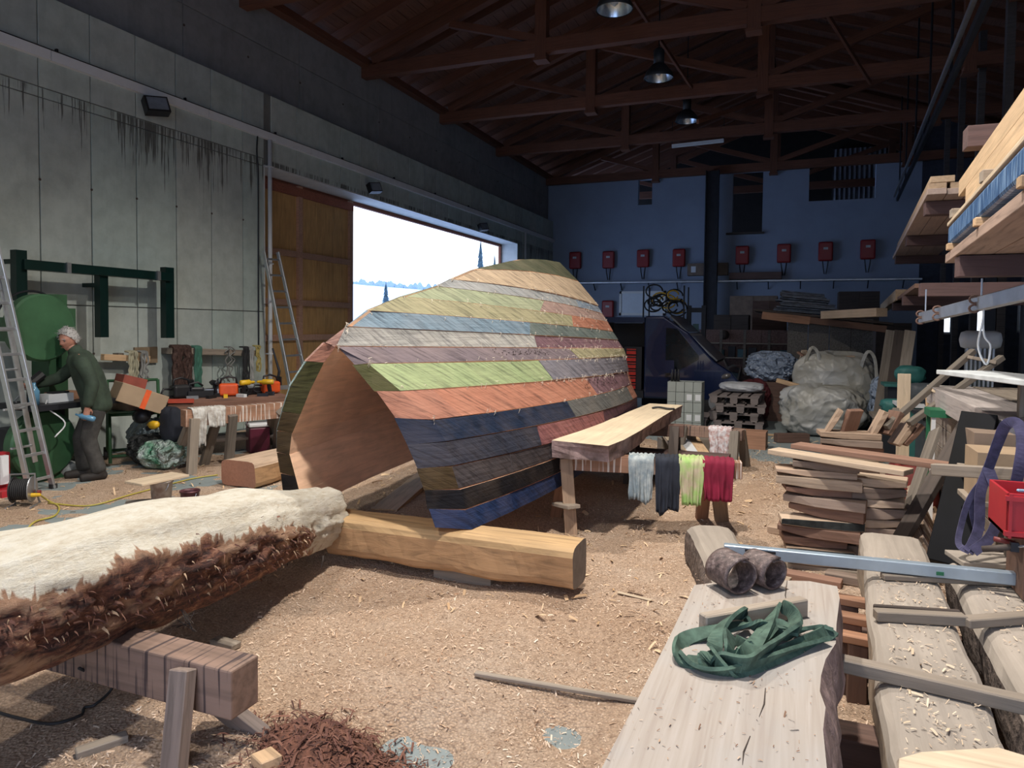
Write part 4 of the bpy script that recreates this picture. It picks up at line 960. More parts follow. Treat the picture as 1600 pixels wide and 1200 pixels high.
# sawn pieces stuck between slab and timbers
for i, (px, py, w, z) in enumerate(((1335, 968, .10, .40), (1345, 1000, .14, .34), (1330, 940, .08, .44))):
    p = W(px, py, Z=z); plank('offcut', p + Vector((-.09, .02, 0)), p + Vector((.07, 0, 0)), .07, .035, larch, label='reddish offcut wedged between the slab and the timber, %s' % ['middle one', 'lowest one', 'farthest one'][i], cat='offcut')
    if True:
        plank('packing_block', (p.x - .01, p.y + .02, max(hat(p.x, p.y), 0) - .0), (p.x - .01, p.y + .02, z - .018), .08, .08, brown_w, label='upright packing block under the reddish offcut, %s' % ['middle one', 'lowest one', 'farthest one'][i], cat='block')
sl2 = [W(1405, 1185, Z=.60), W(1440, 1175, Z=.60), W(1560, 1168, Z=.60), W(1600, 1180, Z=.6), W(1650, 1260, Z=.6), W(1400, 1300, Z=.6)]
slab('grey_board', dense(sl2, 3), .035, [pine_pale, pine_grey], 0, label='pale board end on the timbers at the bottom right edge', cat='board')
# thin batten and bits on the sawdust
def gz(px, py, dz=.0):
    p = W(px, py, Z=.05)
    for _ in range(4): p = W(px, py, Z=hat(p.x, p.y) + dz)
    return p
plank('batten', gz(742, 1052, .01), gz(1003, 1096, .012), .028, .02, pine_grey, sub=6, wob=.002, label='long thin batten lying alone on the sawdust beside the slab', cat='batten')
plank('offcut', gz(118, 1178, .015), gz(200, 1150, .015), .05, .03, pine_grey, label='flat grey offcut on the sawdust, bottom left corner', cat='offcut')
plank('offcut', gz(335, 1000, .015), gz(370, 1010, .015), .06, .03, pine_grey, label='small grey offcut behind the foreground trestle beam', cat='offcut')
plank('offcut', gz(408, 1180, .02), gz(425, 1195, .02), .08, .04, pine, label='small tan offcut beside the right leg of the foreground trestle', cat='offcut')
plank('bark_strip', gz(965, 925, .012), gz(1018, 938, .012), .025, .008, pine_pale, label='pale sliver of wood on the sawdust between the hull and the slab', cat='wood sliver')
cb = MB(); cb.tube(spline([gz(-20, 1108, .012), gz(30, 1122, .012), gz(80, 1131, .012), gz(125, 1118, .012), gz(132, 1106, .015), gz(150, 1100, .02), gz(175, 1070, .06), Vector((te.x - .75, TYR - .10, zt2 - .12))], 8), .006, 6)
cb.build('black_cable', rubber, label='black cable on the sawdust below the big log', cat='cable', smooth=True)

# ================================================================== BENCHES AND RAGS IN THE MIDDLE
bz = .80
B = [W(862, 687, Z=bz), W(950, 689, Z=bz)]
yb0, yb1 = 5.32, 8.35
def xat(px, y): 
    x = -1.5
    for _ in range(5): x += (px - proj((x, y, bz))[0]) / (FPX / (.929 * y - .37 * x))
    return x
Lf = [(862, 5.32), (885, 5.65), (915, 6.1), (946, 6.8), (962, 6.95), (982, 7.5), (1015, 8.45)]; Rt = [(950, 5.25), (975, 5.6), (1002, 6.2), (1025, 6.9), (1042, 7.5), (1055, 8.0), (1067, 8.45)]
P2 = [Vector((xat(px, y), y, bz)) for px, y in Rt] + [Vector((xat(px, y), y, bz)) for px, y in Lf[::-1]]
P2[0].y -= 0; 
bench = slab('thick_plank', dense(P2, 3), .135, [pine_pale_b if False else wood('bench_top', (.66, .54, .38), .85, .75, (22, .8, 1), .1, .05), pink_bark], -.06, label='thick live-edge plank on trestles right of the hull, dark bark below', cat='plank')
hk = W(1036, 640, Z=bz); MB().tube(spline([hk + Vector((-.12, 0, .012)), hk + Vector((-.05, .03, .02)), hk + Vector((.05, -.02, .015)), hk + Vector((.12, .02, .012))], 5), [.012] * 16, 6).build('glove', rubber, label='small crumpled black glove on the far part of the thick plank', cat='glove', smooth=True)
def trestle(name, lab, a, b, z, w, h, legs, beam_m, leg_m, splay=.26, lw=.10, lt=.06):
    """beam from a to b with its top at z; legs is a list of (t along beam, side, foot offset along the beam)"""
    t = thing(name, lab, 'trestle', ((a[0] + b[0]) / 2, (a[1] + b[1]) / 2, 0)); A = Vector((a[0], a[1], z - h / 2)); Bv = Vector((b[0], b[1], z - h / 2))
    plank('beam', A, Bv, w, h, beam_m, t, sub=5, wob=.004); d = (Bv - A).normalized(); n = Vector((-d.y, d.x, 0))
    for tt, s, off in legs:
        p = A.lerp(Bv, tt) + n * s * (w / 2 + lt * .3); q = p + n * s * splay + d * off
        plank('leg', p + Vector((0, 0, h * .35)), Vector((q.x, q.y, hat(q.x, q.y) - .01)), lw, lt, leg_m, t, up=n * s)
    return t
zt_ = bz - .138
ta = W(868, 735, Y=5.75); ta = Vector((-1.84, 5.62, 0)); tb = Vector((-.30, 5.85, 0))
trm = wood('trestle_pale_leg', (.40, .27, .18)); 
def leg_to(t, top, px, py, lw=.1, lt=.06, mat=None, z=0.04):
    q = W(px, py, Z=z); q.z = hat(q.x, q.y) - .01
    return plank('leg', top, q, lw, lt, mat or trm, t, up=(.3, -1, 0))
t1 = thing('trestle', 'trestle with dripped paint under the front of the thick plank, rags hang on it', 'trestle', (-1.1, 5.7, 0))
beamL, beamR = Vector((-1.86, 5.55, zt_ - .065)), Vector((-.36, 5.80, zt_ - .065))
plank('beam', beamL, beamR, .12, .13, dripw, t1, sub=4, wob=.004)
leg_to(t1, Vector((-1.70, 5.49, zt_ - .03)), 893, 834); leg_to(t1, Vector((-1.76, 5.68, zt_ - .06)), 868, 805, mat=larch)
leg_to(t1, Vector((-.62, 5.72, zt_ - .05)), 1096, 815, mat=larch); leg_to(t1, Vector((-.55, 5.70, zt_ - .03)), 1128, 820, .11)
plank('leg_brace', W(868, 805, Y=5.5) + Vector((.02, 0, .1)), W(897, 812, Y=5.35) + Vector((0, 0, .1)), .12, .03, pine_grey, t1)
t2 = trestle('trestle', 'trestle under the far end of the thick plank', (-1.72, 7.7), (-1.08, 7.75), zt_, .12, .13, [(.15, -1, 0), (.15, 1, 0), (.85, -1, 0), (.85, 1, 0)], brown_w, dark_w)
# rags: draped over a beam
def rag(name, c, along, width, front, back, half, mat, lab, seed=0, group=None, thick=.003):
    c = Vector(c); a = Vector(along).normalized(); n = Vector((a.y, -a.x, 0))       # n points to the viewer's side (front)
    m = MB(); nu, nv = 34, 26
    def f(u, v):
        s = (v - .5); w = (u - .5) * width
        tot = front + back + 2 * half; d = v * tot
        fold = .022 * math.sin(u * 13 + seed + 1.5 * v) + .010 * math.sin(u * 27 + seed * 2 - 2 * v)
        if d < front:
            k = 1 - d / front; p = c + n * (half + .010 + abs(fold) * k * 1.6) + Vector((0, 0, -(front - d) * (1 + .22 * k * noise.noise(Vector((u * 2.2, seed, 0))))))
            w *= (1 - .30 * k * (.4 + math.sin(seed + 1.3) ** 2 * .6))
        elif d < front + 2 * half: q = d - front; p = c + n * (half - q + .001) + Vector((0, 0, .008 + .01 * abs(math.sin(u * 18 + seed))))
        else: q = d - front - 2 * half; k = q / max(back, .01); p = c - n * (half + .008 + abs(fold) * k * 2) + Vector((0, 0, -q))
        return p + a * (w + .01 * noise.noise(Vector((u * 5, v * 6, seed))))  + n * (.012 * noise.noise(Vector((u * 7, v * 7, seed + 9))))
    m.grid(f, nu, nv); o = m.build(name, mat, smooth=True, label=lab, cat='rag', group=group)
    s = o.modifiers.new('s', 'SOLIDIFY'); s.thickness = thick; return o
al = (beamR - beamL).normalized()
def rg(px, width, front, mat, lab, seed):
    t_ = min(1, max(0, (W(px, 700, Y=5.7).x - beamL.x) / (beamR.x - beamL.x))); c = beamL.lerp(beamR, t_) + Vector((0, 0, .068)); rag('rag', c, al, width, front, .16, .098, mat, lab, seed)
rg(1004, .20, .33, plain('grey_blue_rag', (.20, .25, .28), .9, nz=.3, scale=12, bmp=.3, c2=(.42, .46, .46)), 'faded blue-grey rag hanging on the trestle, leftmost of the row', 2)
rg(1044, .20, .40, plain('dark_rag', (.02, .025, .04), .9, nz=.2), 'dark navy rag hanging between the grey-blue and the green rags', 5)
rg(1080, .20, .34, plain('lime_rag', (.33, .50, .16), .9, nz=.2, scale=9, c2=(.50, .42, .30)), 'lime green rag with brown stains hanging on the trestle', 7)
rg(1120, .24, .30, plain('crimson_rag', (.24, .01, .04), .9, nz=.15), 'crimson rag hanging at the right end of the trestle', 11)
# far trestle with a white rag, boards and blocks behind the rags
t3 = trestle('trestle', 'weathered trestle behind the rags, white rag over its end', W(1062, 664, Y=8.6)[:2], W(1162, 668, Y=8.45)[:2], .55, .12, .12, [(.1, -1, 0), (.12, 1, 0), (.9, -1, 0.05), (.93, 1, 0)], drip, grey_w)
w3 = W(1127, 664, Y=8.5); rag('rag', (w3.x, 8.50, .556), (1, -.1, 0), .26, .34, .1, .062, plain('white_paint_rag', (.62, .60, .62), .9, nz=.2, scale=25, bmp=.4, c2=(.40, .22, .2)), 'white paint-stained rag on the far trestle', 15)
for i, (px, m_) in enumerate(((1052, pine_pale), (1068, white_p), (1085, pine))):
    a = W(px + 14, 712, Z=.30 ); b_ = W(px - 12, 672, Z=.36); plank('board', a, b_, .15, .05, m_, label=['pale board', 'white edged board', 'tan board'][i] + ' sloping behind the rags, %s of three' % ['left', 'middle', 'right'][i], cat='board')
plank('board_rest', W(1030, 700, Z=.14), W(1110, 700, Z=.14), .2, .26, grey_w, label='grey block carrying the boards behind the rags', cat='block')
pb_ = W(1098, 702, Z=.12); plank('squared_timber', pb_ + Vector((0, 1.2, .0)), pb_ + Vector((.75, 1.15, .0)), .28, .26, wood('red_end_block', (.45, .24, .15)), label='reddish squared block on the sawdust behind the white rag', cat='timber')
# ================================================================== OFFCUT STACK
wedge_m = [wood('offcut_a', (.50, .36, .26), amt=.4), wood('offcut_b', (.60, .46, .34), amt=.35), wood('offcut_c', (.30, .17, .12), amt=.4), wood('offcut_d', (.40, .30, .24), amt=.5)]
cut_dark = plain('charcoal_bark', (.03, .035, .035), .9, nz=.3, scale=20, bmp=.5)
def wedge(name, c, L, w, h, rz, mat, side=None, tip=.35, tilt=0, roll=0, **kw):
    """an offcut: block whose one end tapers to a thin edge"""
    m = MB(); n = 5; vs = []
    for i in range(n + 1):
        t = i / n; k = 1 - (1 - tip) * max(0, .45 - t) / .45; o = [rng.uniform(-.005, .005) for _ in range(4)]
        vs += [(-L / 2 + L * t, -w / 2 * (1 - .15 * (1 - k)) + o[0], -h / 2 * k * 1 + (h * (1 - k) * .4)), (-L / 2 + L * t, w / 2 + o[1], -h / 2 * k + (h * (1 - k) * .4)), (-L / 2 + L * t, w / 2 + o[2], h / 2), (-L / 2 + L * t, -w / 2 + o[3], h / 2)]
    for i in range(n):
        for k in range(4): m.f.append((i * 4 + k, i * 4 + (k + 1) % 4, i * 4 + 4 + (k + 1) % 4, i * 4 + 4 + k)); m.mi.append(1 if k == 3 else 0)
    m.f += [(3, 2, 1, 0), tuple(n * 4 + k for k in range(4))]; m.mi += [0, 0]; m.v = vs
    M = Matrix.Translation(Vector(c)) @ Matrix.Rotation(rz, 4, 'Z') @ Matrix.Rotation(tilt, 4, 'Y') @ Matrix.Rotation(roll, 4, 'X')
    return bevel(link(name, m.mesh(name), [mat, side or mat], None, M, **kw), .004, 1)
sx, sy = W(1310, 895, Z=.0)[:2]; base = .06
for i in range(3):
    plank('bearer', (sx - .34, sy - .1 + i * .2, .035), (sx + .40, sy - .12 + i * .2, .035), .08, .07, pine_grey, label='%s bearer under the stack of offcuts' % ['nearest', 'middle', 'farthest'][i], cat='bearer')
z = .075; hs = [.055, .065, .07, .075, .06, .08, .07, .06, .075, .05, .06]
for i, h in enumerate(hs):
    c = (sx - .12 + rng.uniform(-.07, .05), sy - .06 + rng.uniform(-.03, .03), z + h / 2)
    wedge('offcut', c, .48 + rng.uniform(-.08, .08), .20, h - .004, R(rng.uniform(-13, 13)), wedge_m[(i * 3 + 1) % 4 if i not in (2, 5) else 2], cut_dark if i in (1, 4) else None, .45 if i % 2 else .7, group=None, label='tapered offcut in the left column of the offcut stack, %s from the ground' % ORD[i].replace('lowest', 'first').replace('second first', 'second'), cat='offcut'); z += h
ztop = z
z = .075
for i in range(9):
    h = .06 + .02 * (i % 2); c = (sx + .22 + rng.uniform(-.03, .03), sy + .04 + rng.uniform(-.02, .02), z + h / 2)
    wedge('offcut', c, .34 + rng.uniform(-.04, .04), .22, h - .004, R(180 + rng.uniform(-16, 16)), wedge_m[(i * 2 + 1) % 4], None, .6, label='short offcut in the right column of the offcut stack, %s from the ground' % ORD[i].replace('lowest', 'first').replace('second first', 'second'), cat='offcut'); z += h
a, b = W(1208, 704, Z=ztop + .03), W(1420, 738, Z=ztop + .025)
plank('tapered_board', a, b, .15, .035, wood('pale_top_board', (.62, .48, .35)), sub=5, wob=.004, label='long pale board pointing left over the offcut stack', cat='board')
plank('tapered_board', a + Vector((.15, .12, .032)), b + Vector((.25, .1, .038)), .15, .035, wedge_m[2], sub=3, wob=.004, label='darker reddish board just behind the long pale one on the stack', cat='board')
small = wedge('offcut', W(1275, 763, Z=ztop - .18) + Vector((0, -.06, 0)), .12, .03, .03, 0, white_p, label='small white strip lying on the offcut stack', cat='strip'); bpy.data.objects.remove(small)
ms = W(1287, 764, Z=ztop - .12)
# second cluster behind: low pile with upright pieces
cx_, cy_ = W(1345, 760, Z=.35)[:2]; cy_ += .55; cx_ = sx + .18
z = .0
for i in range(12):
    h = .062; wedge('offcut', (cx_ + rng.uniform(-.03, .03), cy_ + rng.uniform(-.03, .03), z + h / 2 + .005), .52, .24, h - .004, R(rng.uniform(-10, 10)), wedge_m[(i + 1) % 4], None, .7, label='offcut in the rear column of the offcut stack, %s from the ground' % ORD[i].replace('lowest', 'first').replace('second first', 'second'), cat='offcut'); z += h
zc = z
for i, (px, rz_, tl_) in enumerate(((1302, 15, 62), (1330, -10, 70), (1372, 20, 65), (1392, 30, 60), (1410, 28, 55), (1425, 25, 52))):
    p = W(px, 690, Y=cy_); wedge('offcut', (p.x, cy_ + .0 + .02 * i, zc + .10 - .10 * (i > 3)), .24, .16, .05, R(rz_ * 2 - 90 + 60), wedge_m[(i * 2) % 4], None, .8, tilt=R(-tl_), label='offcut standing on edge on top of the rear column, %s from the left' % ['first', 'second', 'third', 'fourth', 'fifth', 'sixth'][i], cat='offcut')
# slanted stack to the right: cuts leaning on each other
for i in range(9):
    a0 = W(1400 - i * 4, 855 - i * 16, Y=5.3 + .02 * i); b0 = W(1432 - i * 1, 720 - i * 3 + 10, Y=5.6 + .02 * i)
    wedge('offcut', (sx + .50 + .012 * i, sy - .0 + .085 * i, .28 + .01 * i), .52, .20, .055, R(90), wedge_m[(i * 3) % 4], None, .7, tilt=R(-8), roll=R(62), label='offcut leaning on its edge right of the stack, %s from the front' % ORD[i].replace('lowest', 'first').replace('second first', 'second'), cat='offcut')
for i, (px, py, L) in enumerate(((1228, 830, .26), (1205, 905, .22), (1270, 905, .34), (1330, 905, .3), (1215, 870, .2))):
    p = gz(px, py, .03); plank('offcut', p + Vector((-L / 2, .03, .0)), p + Vector((L / 2, -.03, 0)), .1, .05, wedge_m[i % 4], label='loose offcut on the sawdust at the foot of the stack, %s' % ['upper left', 'lower left', 'centre front', 'right front', 'middle left'][i], cat='offcut')
# black painted post and boards leaning behind the timbers
a, b = Vector((W(1478, 885, Y=4.62))), W(1532, 652, Y=5.1)
a.z = max(a.z, .05)
kp = thing('black_post', 'black painted square post leaning right of the offcut stack', 'post', a)
plank('shaft', a, b, .19, .12, plain('black_paint', (.004, .0045, .007), .6, nz=.3, scale=3, spec=.1), kp, up=(-.4, -1, .3))
a, b = W(1408, 842, Y=5.2), W(1512, 660, Y=5.7); plank('dark_board', a, b, .10, .05, dark_w, up=(-1, -1, 0), label='narrow dark board leaning left of the black post', cat='board')
a, b = W(1418, 800, Y=5.5), W(1462, 672, Y=5.9); plank('dark_board', a, b, .12, .03, grey_w, up=(-1, -.5, 0), label='grey board leaning behind the offcut stack, left of the dark one', cat='board')
plank('batten', W(1458, 733, Y=4.35), W(1592, 741, Y=4.1), .05, .06, bat, label='horizontal batten resting against the black post', cat='batten')
plank('upright', W(1586, 741, Y=4.15) + Vector((0, 0, -.03)), Vector((W(1586, 741, Y=4.15).x, 4.15, .0)), .06, .05, grey_w, label='grey upright carrying the right end of the horizontal batten', cat='post')
# ================================================================== RIGHT SIDE: TIMBER PACKS, CRATE, RACK
def xtip(y): return .57 + .071 * y
rk = thing('timber_rack', 'tall cantilever timber rack along the right side with brown arms', 'rack', (1.8, 8, 0))
arm_m = wood('rack_arm', (.13, .075, .07)); 
AY = [5.2, 8.05, 10.85, 13.7]
for i, y in enumerate(AY):
    MB().box((xtip(y) + 1.42, y, 2.3), (.14, .12, 4.6)).build('upright', dsteel, rk)
    for z in (2.105, 2.90):
        x0 = xtip(y) + (.02 if z > 2.5 else 0); plank('arm', (x0, y, z), (x0 + 1.42, y, z), .14, .13, arm_m, rk)
for z in (2.3, 3.4): plank('rack_rail', (xtip(4.4) + 1.55, 4.4, z), (xtip(14.5) + 1.55, 14.5, z), .08, .08, dsteel, rk)
def rp(y, dx, z): return Vector((xtip(y) + dx, y, z))
fresh_face = wood('fresh_side', (.60, .43, .28), .8); pk_under = wood('pack_underside', (.50, .38, .32), .85)
# upper deck: boards side by side, seen from below
zt0 = 2.967
for i in range(4):
    y0, y1 = 7.62 + .03 * (i % 2), 14.3
    plank('rack_board', rp(y0, .085 + .165 * i, zt0 + .03), rp(y1, .085 + .165 * i, zt0 + .03), .158, .055, pk_under, label='sawn board on the upper rack arms, %s from the aisle' % ['first', 'second', 'third', 'fourth'][i], cat='board', sub=4, wob=.002)
for i, (dx, z, w) in enumerate(((.10, .09, .15), (.28, .09, .15), (.14, .155, .2))):
    plank('rack_beam', rp(7.75, dx, zt0 + z + .01), rp(13.6, dx, zt0 + z + .01), w, .06, fresh_face, label='squared fresh timber on the upper rack deck, %s' % ['at the aisle edge', 'second from the aisle', 'on top of the other two'][i], cat='timber')
plank('rack_timber', rp(12.6, .07, 2.26), rp(20.0, .07, 2.26), .15, .17, fresh_face, label='long timber on the lower rack arms with an orange sawn end, far part', cat='timber')
for i in range(4):
    plank('rack_board', rp(9.0, .1 + .17 * i, 2.20), rp(15.0, .1 + .17 * i, 2.20), .16, .05, wedge_m[2], label='dark board on the lower far rack arms, %s from the aisle' % ['first', 'second', 'third', 'fourth'][i], cat='board')
# lower deck, near part
for i in range(4):
    plank('rack_board', rp(1.2, .085 + .2 * i, 2.205), rp(5.75 - .1 * i, .085 + .2 * i, 2.205), .192, .06, wood('deck_plank', (.48, .34, .27)), sub=5, wob=.003, label='wide plank on the near rack arms, seen from below, %s from the aisle' % ['first', 'second', 'third', 'fourth'][i], cat='plank')
for i, y in enumerate((5.5, 4.3, 3.2)):
    plank('sticker', rp(y, -.03, 2.262), rp(y, .75, 2.262), .06, .045, pine, label='short batten spacing the lower rack boards, %s' % ['farthest', 'middle', 'nearest'][i], cat='batten')
ann = wood('blue_film', (.08, .2, .45))
def mat_film():
    m, nt, b = newmat('blue_stretch_film'); mp = coords(nt, (40, 3, 3), rnd=False); n1 = N(nt, 'ShaderNodeTexNoise', Scale=2.0, Detail=5.0); nt.links.new(mp.outputs[0], n1.inputs['Vector'])
    nt.links.new(ramp(nt, n1.outputs[0], [(.35, (.01, .03, .09)), (.5, (.05, .13, .30)), (.68, (.30, .45, .65))]), b.inputs['Base Color']); b.inputs['Roughness'].default_value = .35; bump(nt, b, n1.outputs[0], .6, .02); return m
pk = thing('wrapped_pack', 'timber pack wrapped in blue film on the near rack', 'timber pack', rp(4, .3, 2.285))
plank('film_wrap', rp(1.3, .28, 2.35), rp(5.62, .28, 2.35), .58, .13, mat_film(), pk, bev=.02); plank('top_board', rp(1.3, .28, 2.43), rp(5.64, .28, 2.43), .59, .025, pine_pale, pk)
for i, y in enumerate((5.45, 4.2, 3.1)):
    plank('sticker', rp(y, -.02, 2.475), rp(y, .55, 2.475), .07, .06, pine_grey, label='short batten on top of the blue wrapped pack, %s' % ['farthest', 'middle', 'nearest'][i], cat='batten')
for i, (dx, z, w, h, y1) in enumerate(((.10, 2.565, .11, .11, 5.3), (.30, 2.565, .11, .11, 5.1), (.12, 2.68, .14, .11, 5.7), (.32, 2.68, .12, .11, 5.3))):
    plank('rack_beam', rp(1.3, dx, z), rp(y1, dx, z), w, h, wood('bright_pine', (.68, .48, .29), .8), label='bright pine beam at the top of the near rack, %s' % ['lower one at the aisle', 'lower one behind', 'upper one at the aisle', 'upper one behind'][i], cat='beam')
plank('rack_post', (xtip(5.45) + .12, 5.45, 2.17), (xtip(5.45) + .12, 5.45, 2.2), .05, .05, dsteel, rk)
# steel tube with hung shackles and a rope
ta_, tb_ = W(1440, 497, Y=7.0), W(1625, 452, Y=4.6)
tu = thing('roller_bar', 'grey bar with bolted rings hanging below the near rack', 'bar', ta_)
plank('bar', ta_, tb_, .05, .09, steel, tu)
for t_ in (.03, .24, .60): 
    p = ta_.lerp(tb_, t_)
    for dz in (-.03, .03):
        m = MB(); m.tube([p + Vector((.03 * math.cos(a) - .03, -.03, dz + .025 * math.sin(a))) for a in np.linspace(0, 2 * math.pi, 13)], .008, 6); m.build('ring', brown_w, tu, smooth=True)
for t_ in (.05, .62): 
    p = ta_.lerp(tb_, t_); MB().tube([p + Vector((0, 0, .03)), (p.x, p.y, 2.05)], .006, 5).build('hanger', steel, tu)
p = ta_.lerp(tb_, .62)
rp_ = thing('hanging_rope', 'pale rope loop hanging from the bar under the rack', 'rope', p)
MB().tube(spline([p + Vector((0, -.05, .05)), p + Vector((0, -.06, -.1)), p + Vector((-.02, -.05, -.28)), p + Vector((.03, -.05, -.40)), p + Vector((.05, -.05, -.28)), p + Vector((.01, -.05, -.2)), p + Vector((.0, -.06, .0))], 6), .007, 5).build('rope_loop', white_p, rp_, smooth=True)
# heater near the window
hp = W(1532, 531, Y=10.0); ht = thing('fan_heater', 'pale rounded fan heater on a ribbed stand near the right windows', 'heater', (hp.x, 10, 0))
MB().lathe([(.02, -.22), (.09, -.2), (.11, -.15), (.11, .15), (.09, .2), (.02, .22)], 18, Matrix.Translation((hp.x, 10, hp.z)) @ Matrix.Rotation(R(90), 4, 'Y')).build('heater_body', white_p, ht, smooth=True)
for k in range(7): MB().box((hp.x - .14 + .045 * k, 10, hp.z / 2 - .02), (.022, .08, hp.z - .1)).build('fin', steel, ht)
# leaning wooden frames like a step
for i, (a, b, lab) in enumerate((((1384, 668), (1521, 548), 'long grey rail leaning up to the right, left of the pair'), ((1420, 662), (1566, 558), 'long grey rail leaning up to the right, right of the pair'))):
    plank('leaning_rail', W(*a, Y=7.3), W(*b, Y=7.9 - .2 * i), .06, .05, grey_w, label=lab, cat='rail')
lb0 = W(1345, 705, Z=.02); plank('leaning_rail', lb0, W(1400, 640, Y=8.2), .06, .04, grey_w, label='short grey batten leaning behind the offcut stack', cat='batten')
plank('step_board', W(1515, 558, Y=7.7), W(1552, 566, Y=7.7), .2, .03, pine_grey, label='small grey board nailed between the leaning rails, upper one', cat='board')
plank('step_board', W(1458, 610, Y=7.5), W(1478, 618, Y=7.5), .2, .03, pine_pale, label='small pale board between the leaning rails, lower one', cat='board')
vb = W(1412, 660, Y=8.3); plank('upright_board', Vector((vb.x, 8.3, .0)), W(1413, 584, Y=8.3), .12, .03, pine_pale, up=(0, 1, 0), label='pale board standing upright behind the offcut stack', cat='board')
plank('leaning_board', Vector((vb.x + .25, 8.0, .0)), W(1453, 608, Y=8.2), .09, .03, pine, up=(-.5, 1, 0), label='tan board leaning right of the upright pale board', cat='board')
# big timber pack at the right edge (rests on the floor on bearers)
def TB(x0, x1, y0, y1, z, h, mat, lab, name='pack_beam', cat='beam', **k): return plank(name, ((x0 + x1) / 2, y0, z + h / 2), ((x0 + x1) / 2 + .05, y1, z + h / 2), x1 - x0, h, mat, label=lab, cat=cat, **k)
px0 = 1.22
zz = .0
for i in range(5):
    for j in range(3):
        TB(px0 + .04 + .3 * j, px0 + .04 + .3 * j + .28, 5.0 + .06 * ((i * 2 + j) % 3), 8.2, zz + .005, .195, [dusty, wood('pack_dusty', (.36, .30, .25)), pine_grey][(i + j) % 3], 'squared beam in the pack at the right edge, %s layer, %s from the aisle' % (ORD[i], ['first', 'second', 'third'][j]))
    zz += .20
pz = zz
TB(px0 - .06, px0 + .30, 4.95, 7.9, pz + .005, .17, wood('pale_grey_beam', (.45, .40, .38)), 'thick pale grey beam on top of the right edge pack')
TB(px0 + .32, px0 + .8, 4.95, 7.9, pz + .005, .17, pine_grey, 'second grey beam behind the thick pale one on the pack')
plank('white_board', W(1508, 582, Y=5.6), W(1660, 600, Y=4.5), .36, .03, plain('white_painted_board', (.62, .66, .68), .6), label='white board lying on top of the timber pack at the right edge', cat='board')
plank('board_rest', (px0 + .1, 5.2, pz + .175), (px0 + .1, 5.2, W(1508, 582, Y=5.6).z - .03), .06, .06, pine_grey, label='short block between the pack and the white board', cat='block')
# clutter in front of the pack: boxes, red crate, clamps
for i, (px, py, Y, s, mt, lab) in enumerate(((1560, 740, 4.55, (.26, .3, .26), card, 'wooden tan box right of the black post'), (1545, 700, 4.9, (.2, .25, .2), card_d, 'dusty box behind the violet strap'))):
    p = W(px, py, Y=Y); MB().box((p.x, Y, p.z), s).build('storage_box', mt, label=lab, cat='box')
    plank('box_shelf', (p.x - .16, Y, p.z - s[2] / 2 - .015), (p.x + .2, Y, p.z - s[2] / 2 - .015), .32, .03, pine_grey, label='small shelf board under the ' + lab, cat='board')
    plank('support_post', (p.x + .1, Y, .0), (p.x + .1, Y, p.z - s[2] / 2 - .03), .08, .08, grey_w, label='post carrying the shelf under the ' + lab, cat='post')
cp = W(1572, 840, Y=3.55)
cr = thing('plastic_crate', 'red plastic crate at the right edge', 'crate', (cp.x + .18, 3.7, cp.z))
cw, cdp, chh = .38, .30, .19; X0, Y0_, Z0 = cp.x, 3.55, cp.z
m = MB(); t_ = .012
m.box((X0 + cw / 2, Y0_ + t_ / 2, Z0 + chh / 2), (cw, t_, chh)).box((X0 + cw / 2, Y0_ + cdp, Z0 + chh / 2), (cw, t_, chh)).box((X0 + t_ / 2, Y0_ + cdp / 2, Z0 + chh / 2), (t_, cdp, chh)).box((X0 + cw, Y0_ + cdp / 2, Z0 + chh / 2), (t_, cdp, chh)).box((X0 + cw / 2, Y0_ + cdp / 2, Z0 + .01), (cw, cdp, .02))
bevel(m.build('crate_body', red_p, cr), .003)
for zq in (.02, chh - .02): MB().box((X0 + cw / 2, Y0_ - .004, Z0 + zq), (cw + .02, .02, .02)).build('rim', red_p, cr)
for xq in (0.0, .12, .24, .36): MB().box((X0 + xq + .01, Y0_ - .004, Z0 + chh / 2), (.012, .016, chh)).build('rib', red_p, cr)
MB().box((X0 + .19, Y0_ - .003, Z0 + chh - .05), (.09, .012, .022)).build('handle_slot', black_p, cr)
plank('crate_support', (cp.x + .19, 3.7, .56), (cp.x + .19, 3.7, cp.z - .001), .24, .26, wedge_m[2], label='reddish block under the red crate', cat='block', up=(0, 1, 0))
plank('blue_tool', Vector((X0 + .04, 3.58, Z0 + chh + .01)), Vector((X0 + .25, 3.66, Z0 + chh + .0)), .015, .012, plain('light_blue_tool', (.3, .45, .6), .5), label='light blue rod across the rim of the red crate', cat='tool')
# violet straps hanging
sv = thing('hanging_strap', 'violet lashing strap hanging in loops beside the red crate', 'strap', W(1545, 700, Y=4.1))
def hang(pix, w=.05):
    pts = spline([W(x, y, Y=Y) for x, y, Y in pix], 7); ribbon('strap_loop', pts, w, .004, strap_v, sv, upf=lambda i: (.35 * math.sin(i * .13), -1, .1))
hang([(1530, 830, 4.1), (1523, 790, 4.1), (1545, 730, 4.08), (1560, 690, 4.05), (1572, 664, 4.0), (1590, 662, 3.98), (1598, 690, 3.96), (1592, 735, 3.96), (1582, 775, 3.98)])
hang([(1545, 732, 4.06), (1532, 770, 4.04), (1530, 820, 4.02), (1520, 850, 3.98), (1512, 862, 3.95)])
hang([(1545, 735, 4.05), (1557, 770, 4.03), (1558, 810, 4.0), (1545, 842, 3.97), (1520, 862, 3.95)])
hang([(1540, 745, 4.08), (1515, 780, 4.08), (1502, 820, 4.06), (1498, 850, 4.0), (1515, 862, 3.95)], .03)
cl = thing('bar_clamp', 'bar clamp with dark wooden handle lying right of the straps', 'clamp', W(1570, 855, Y=3.6))
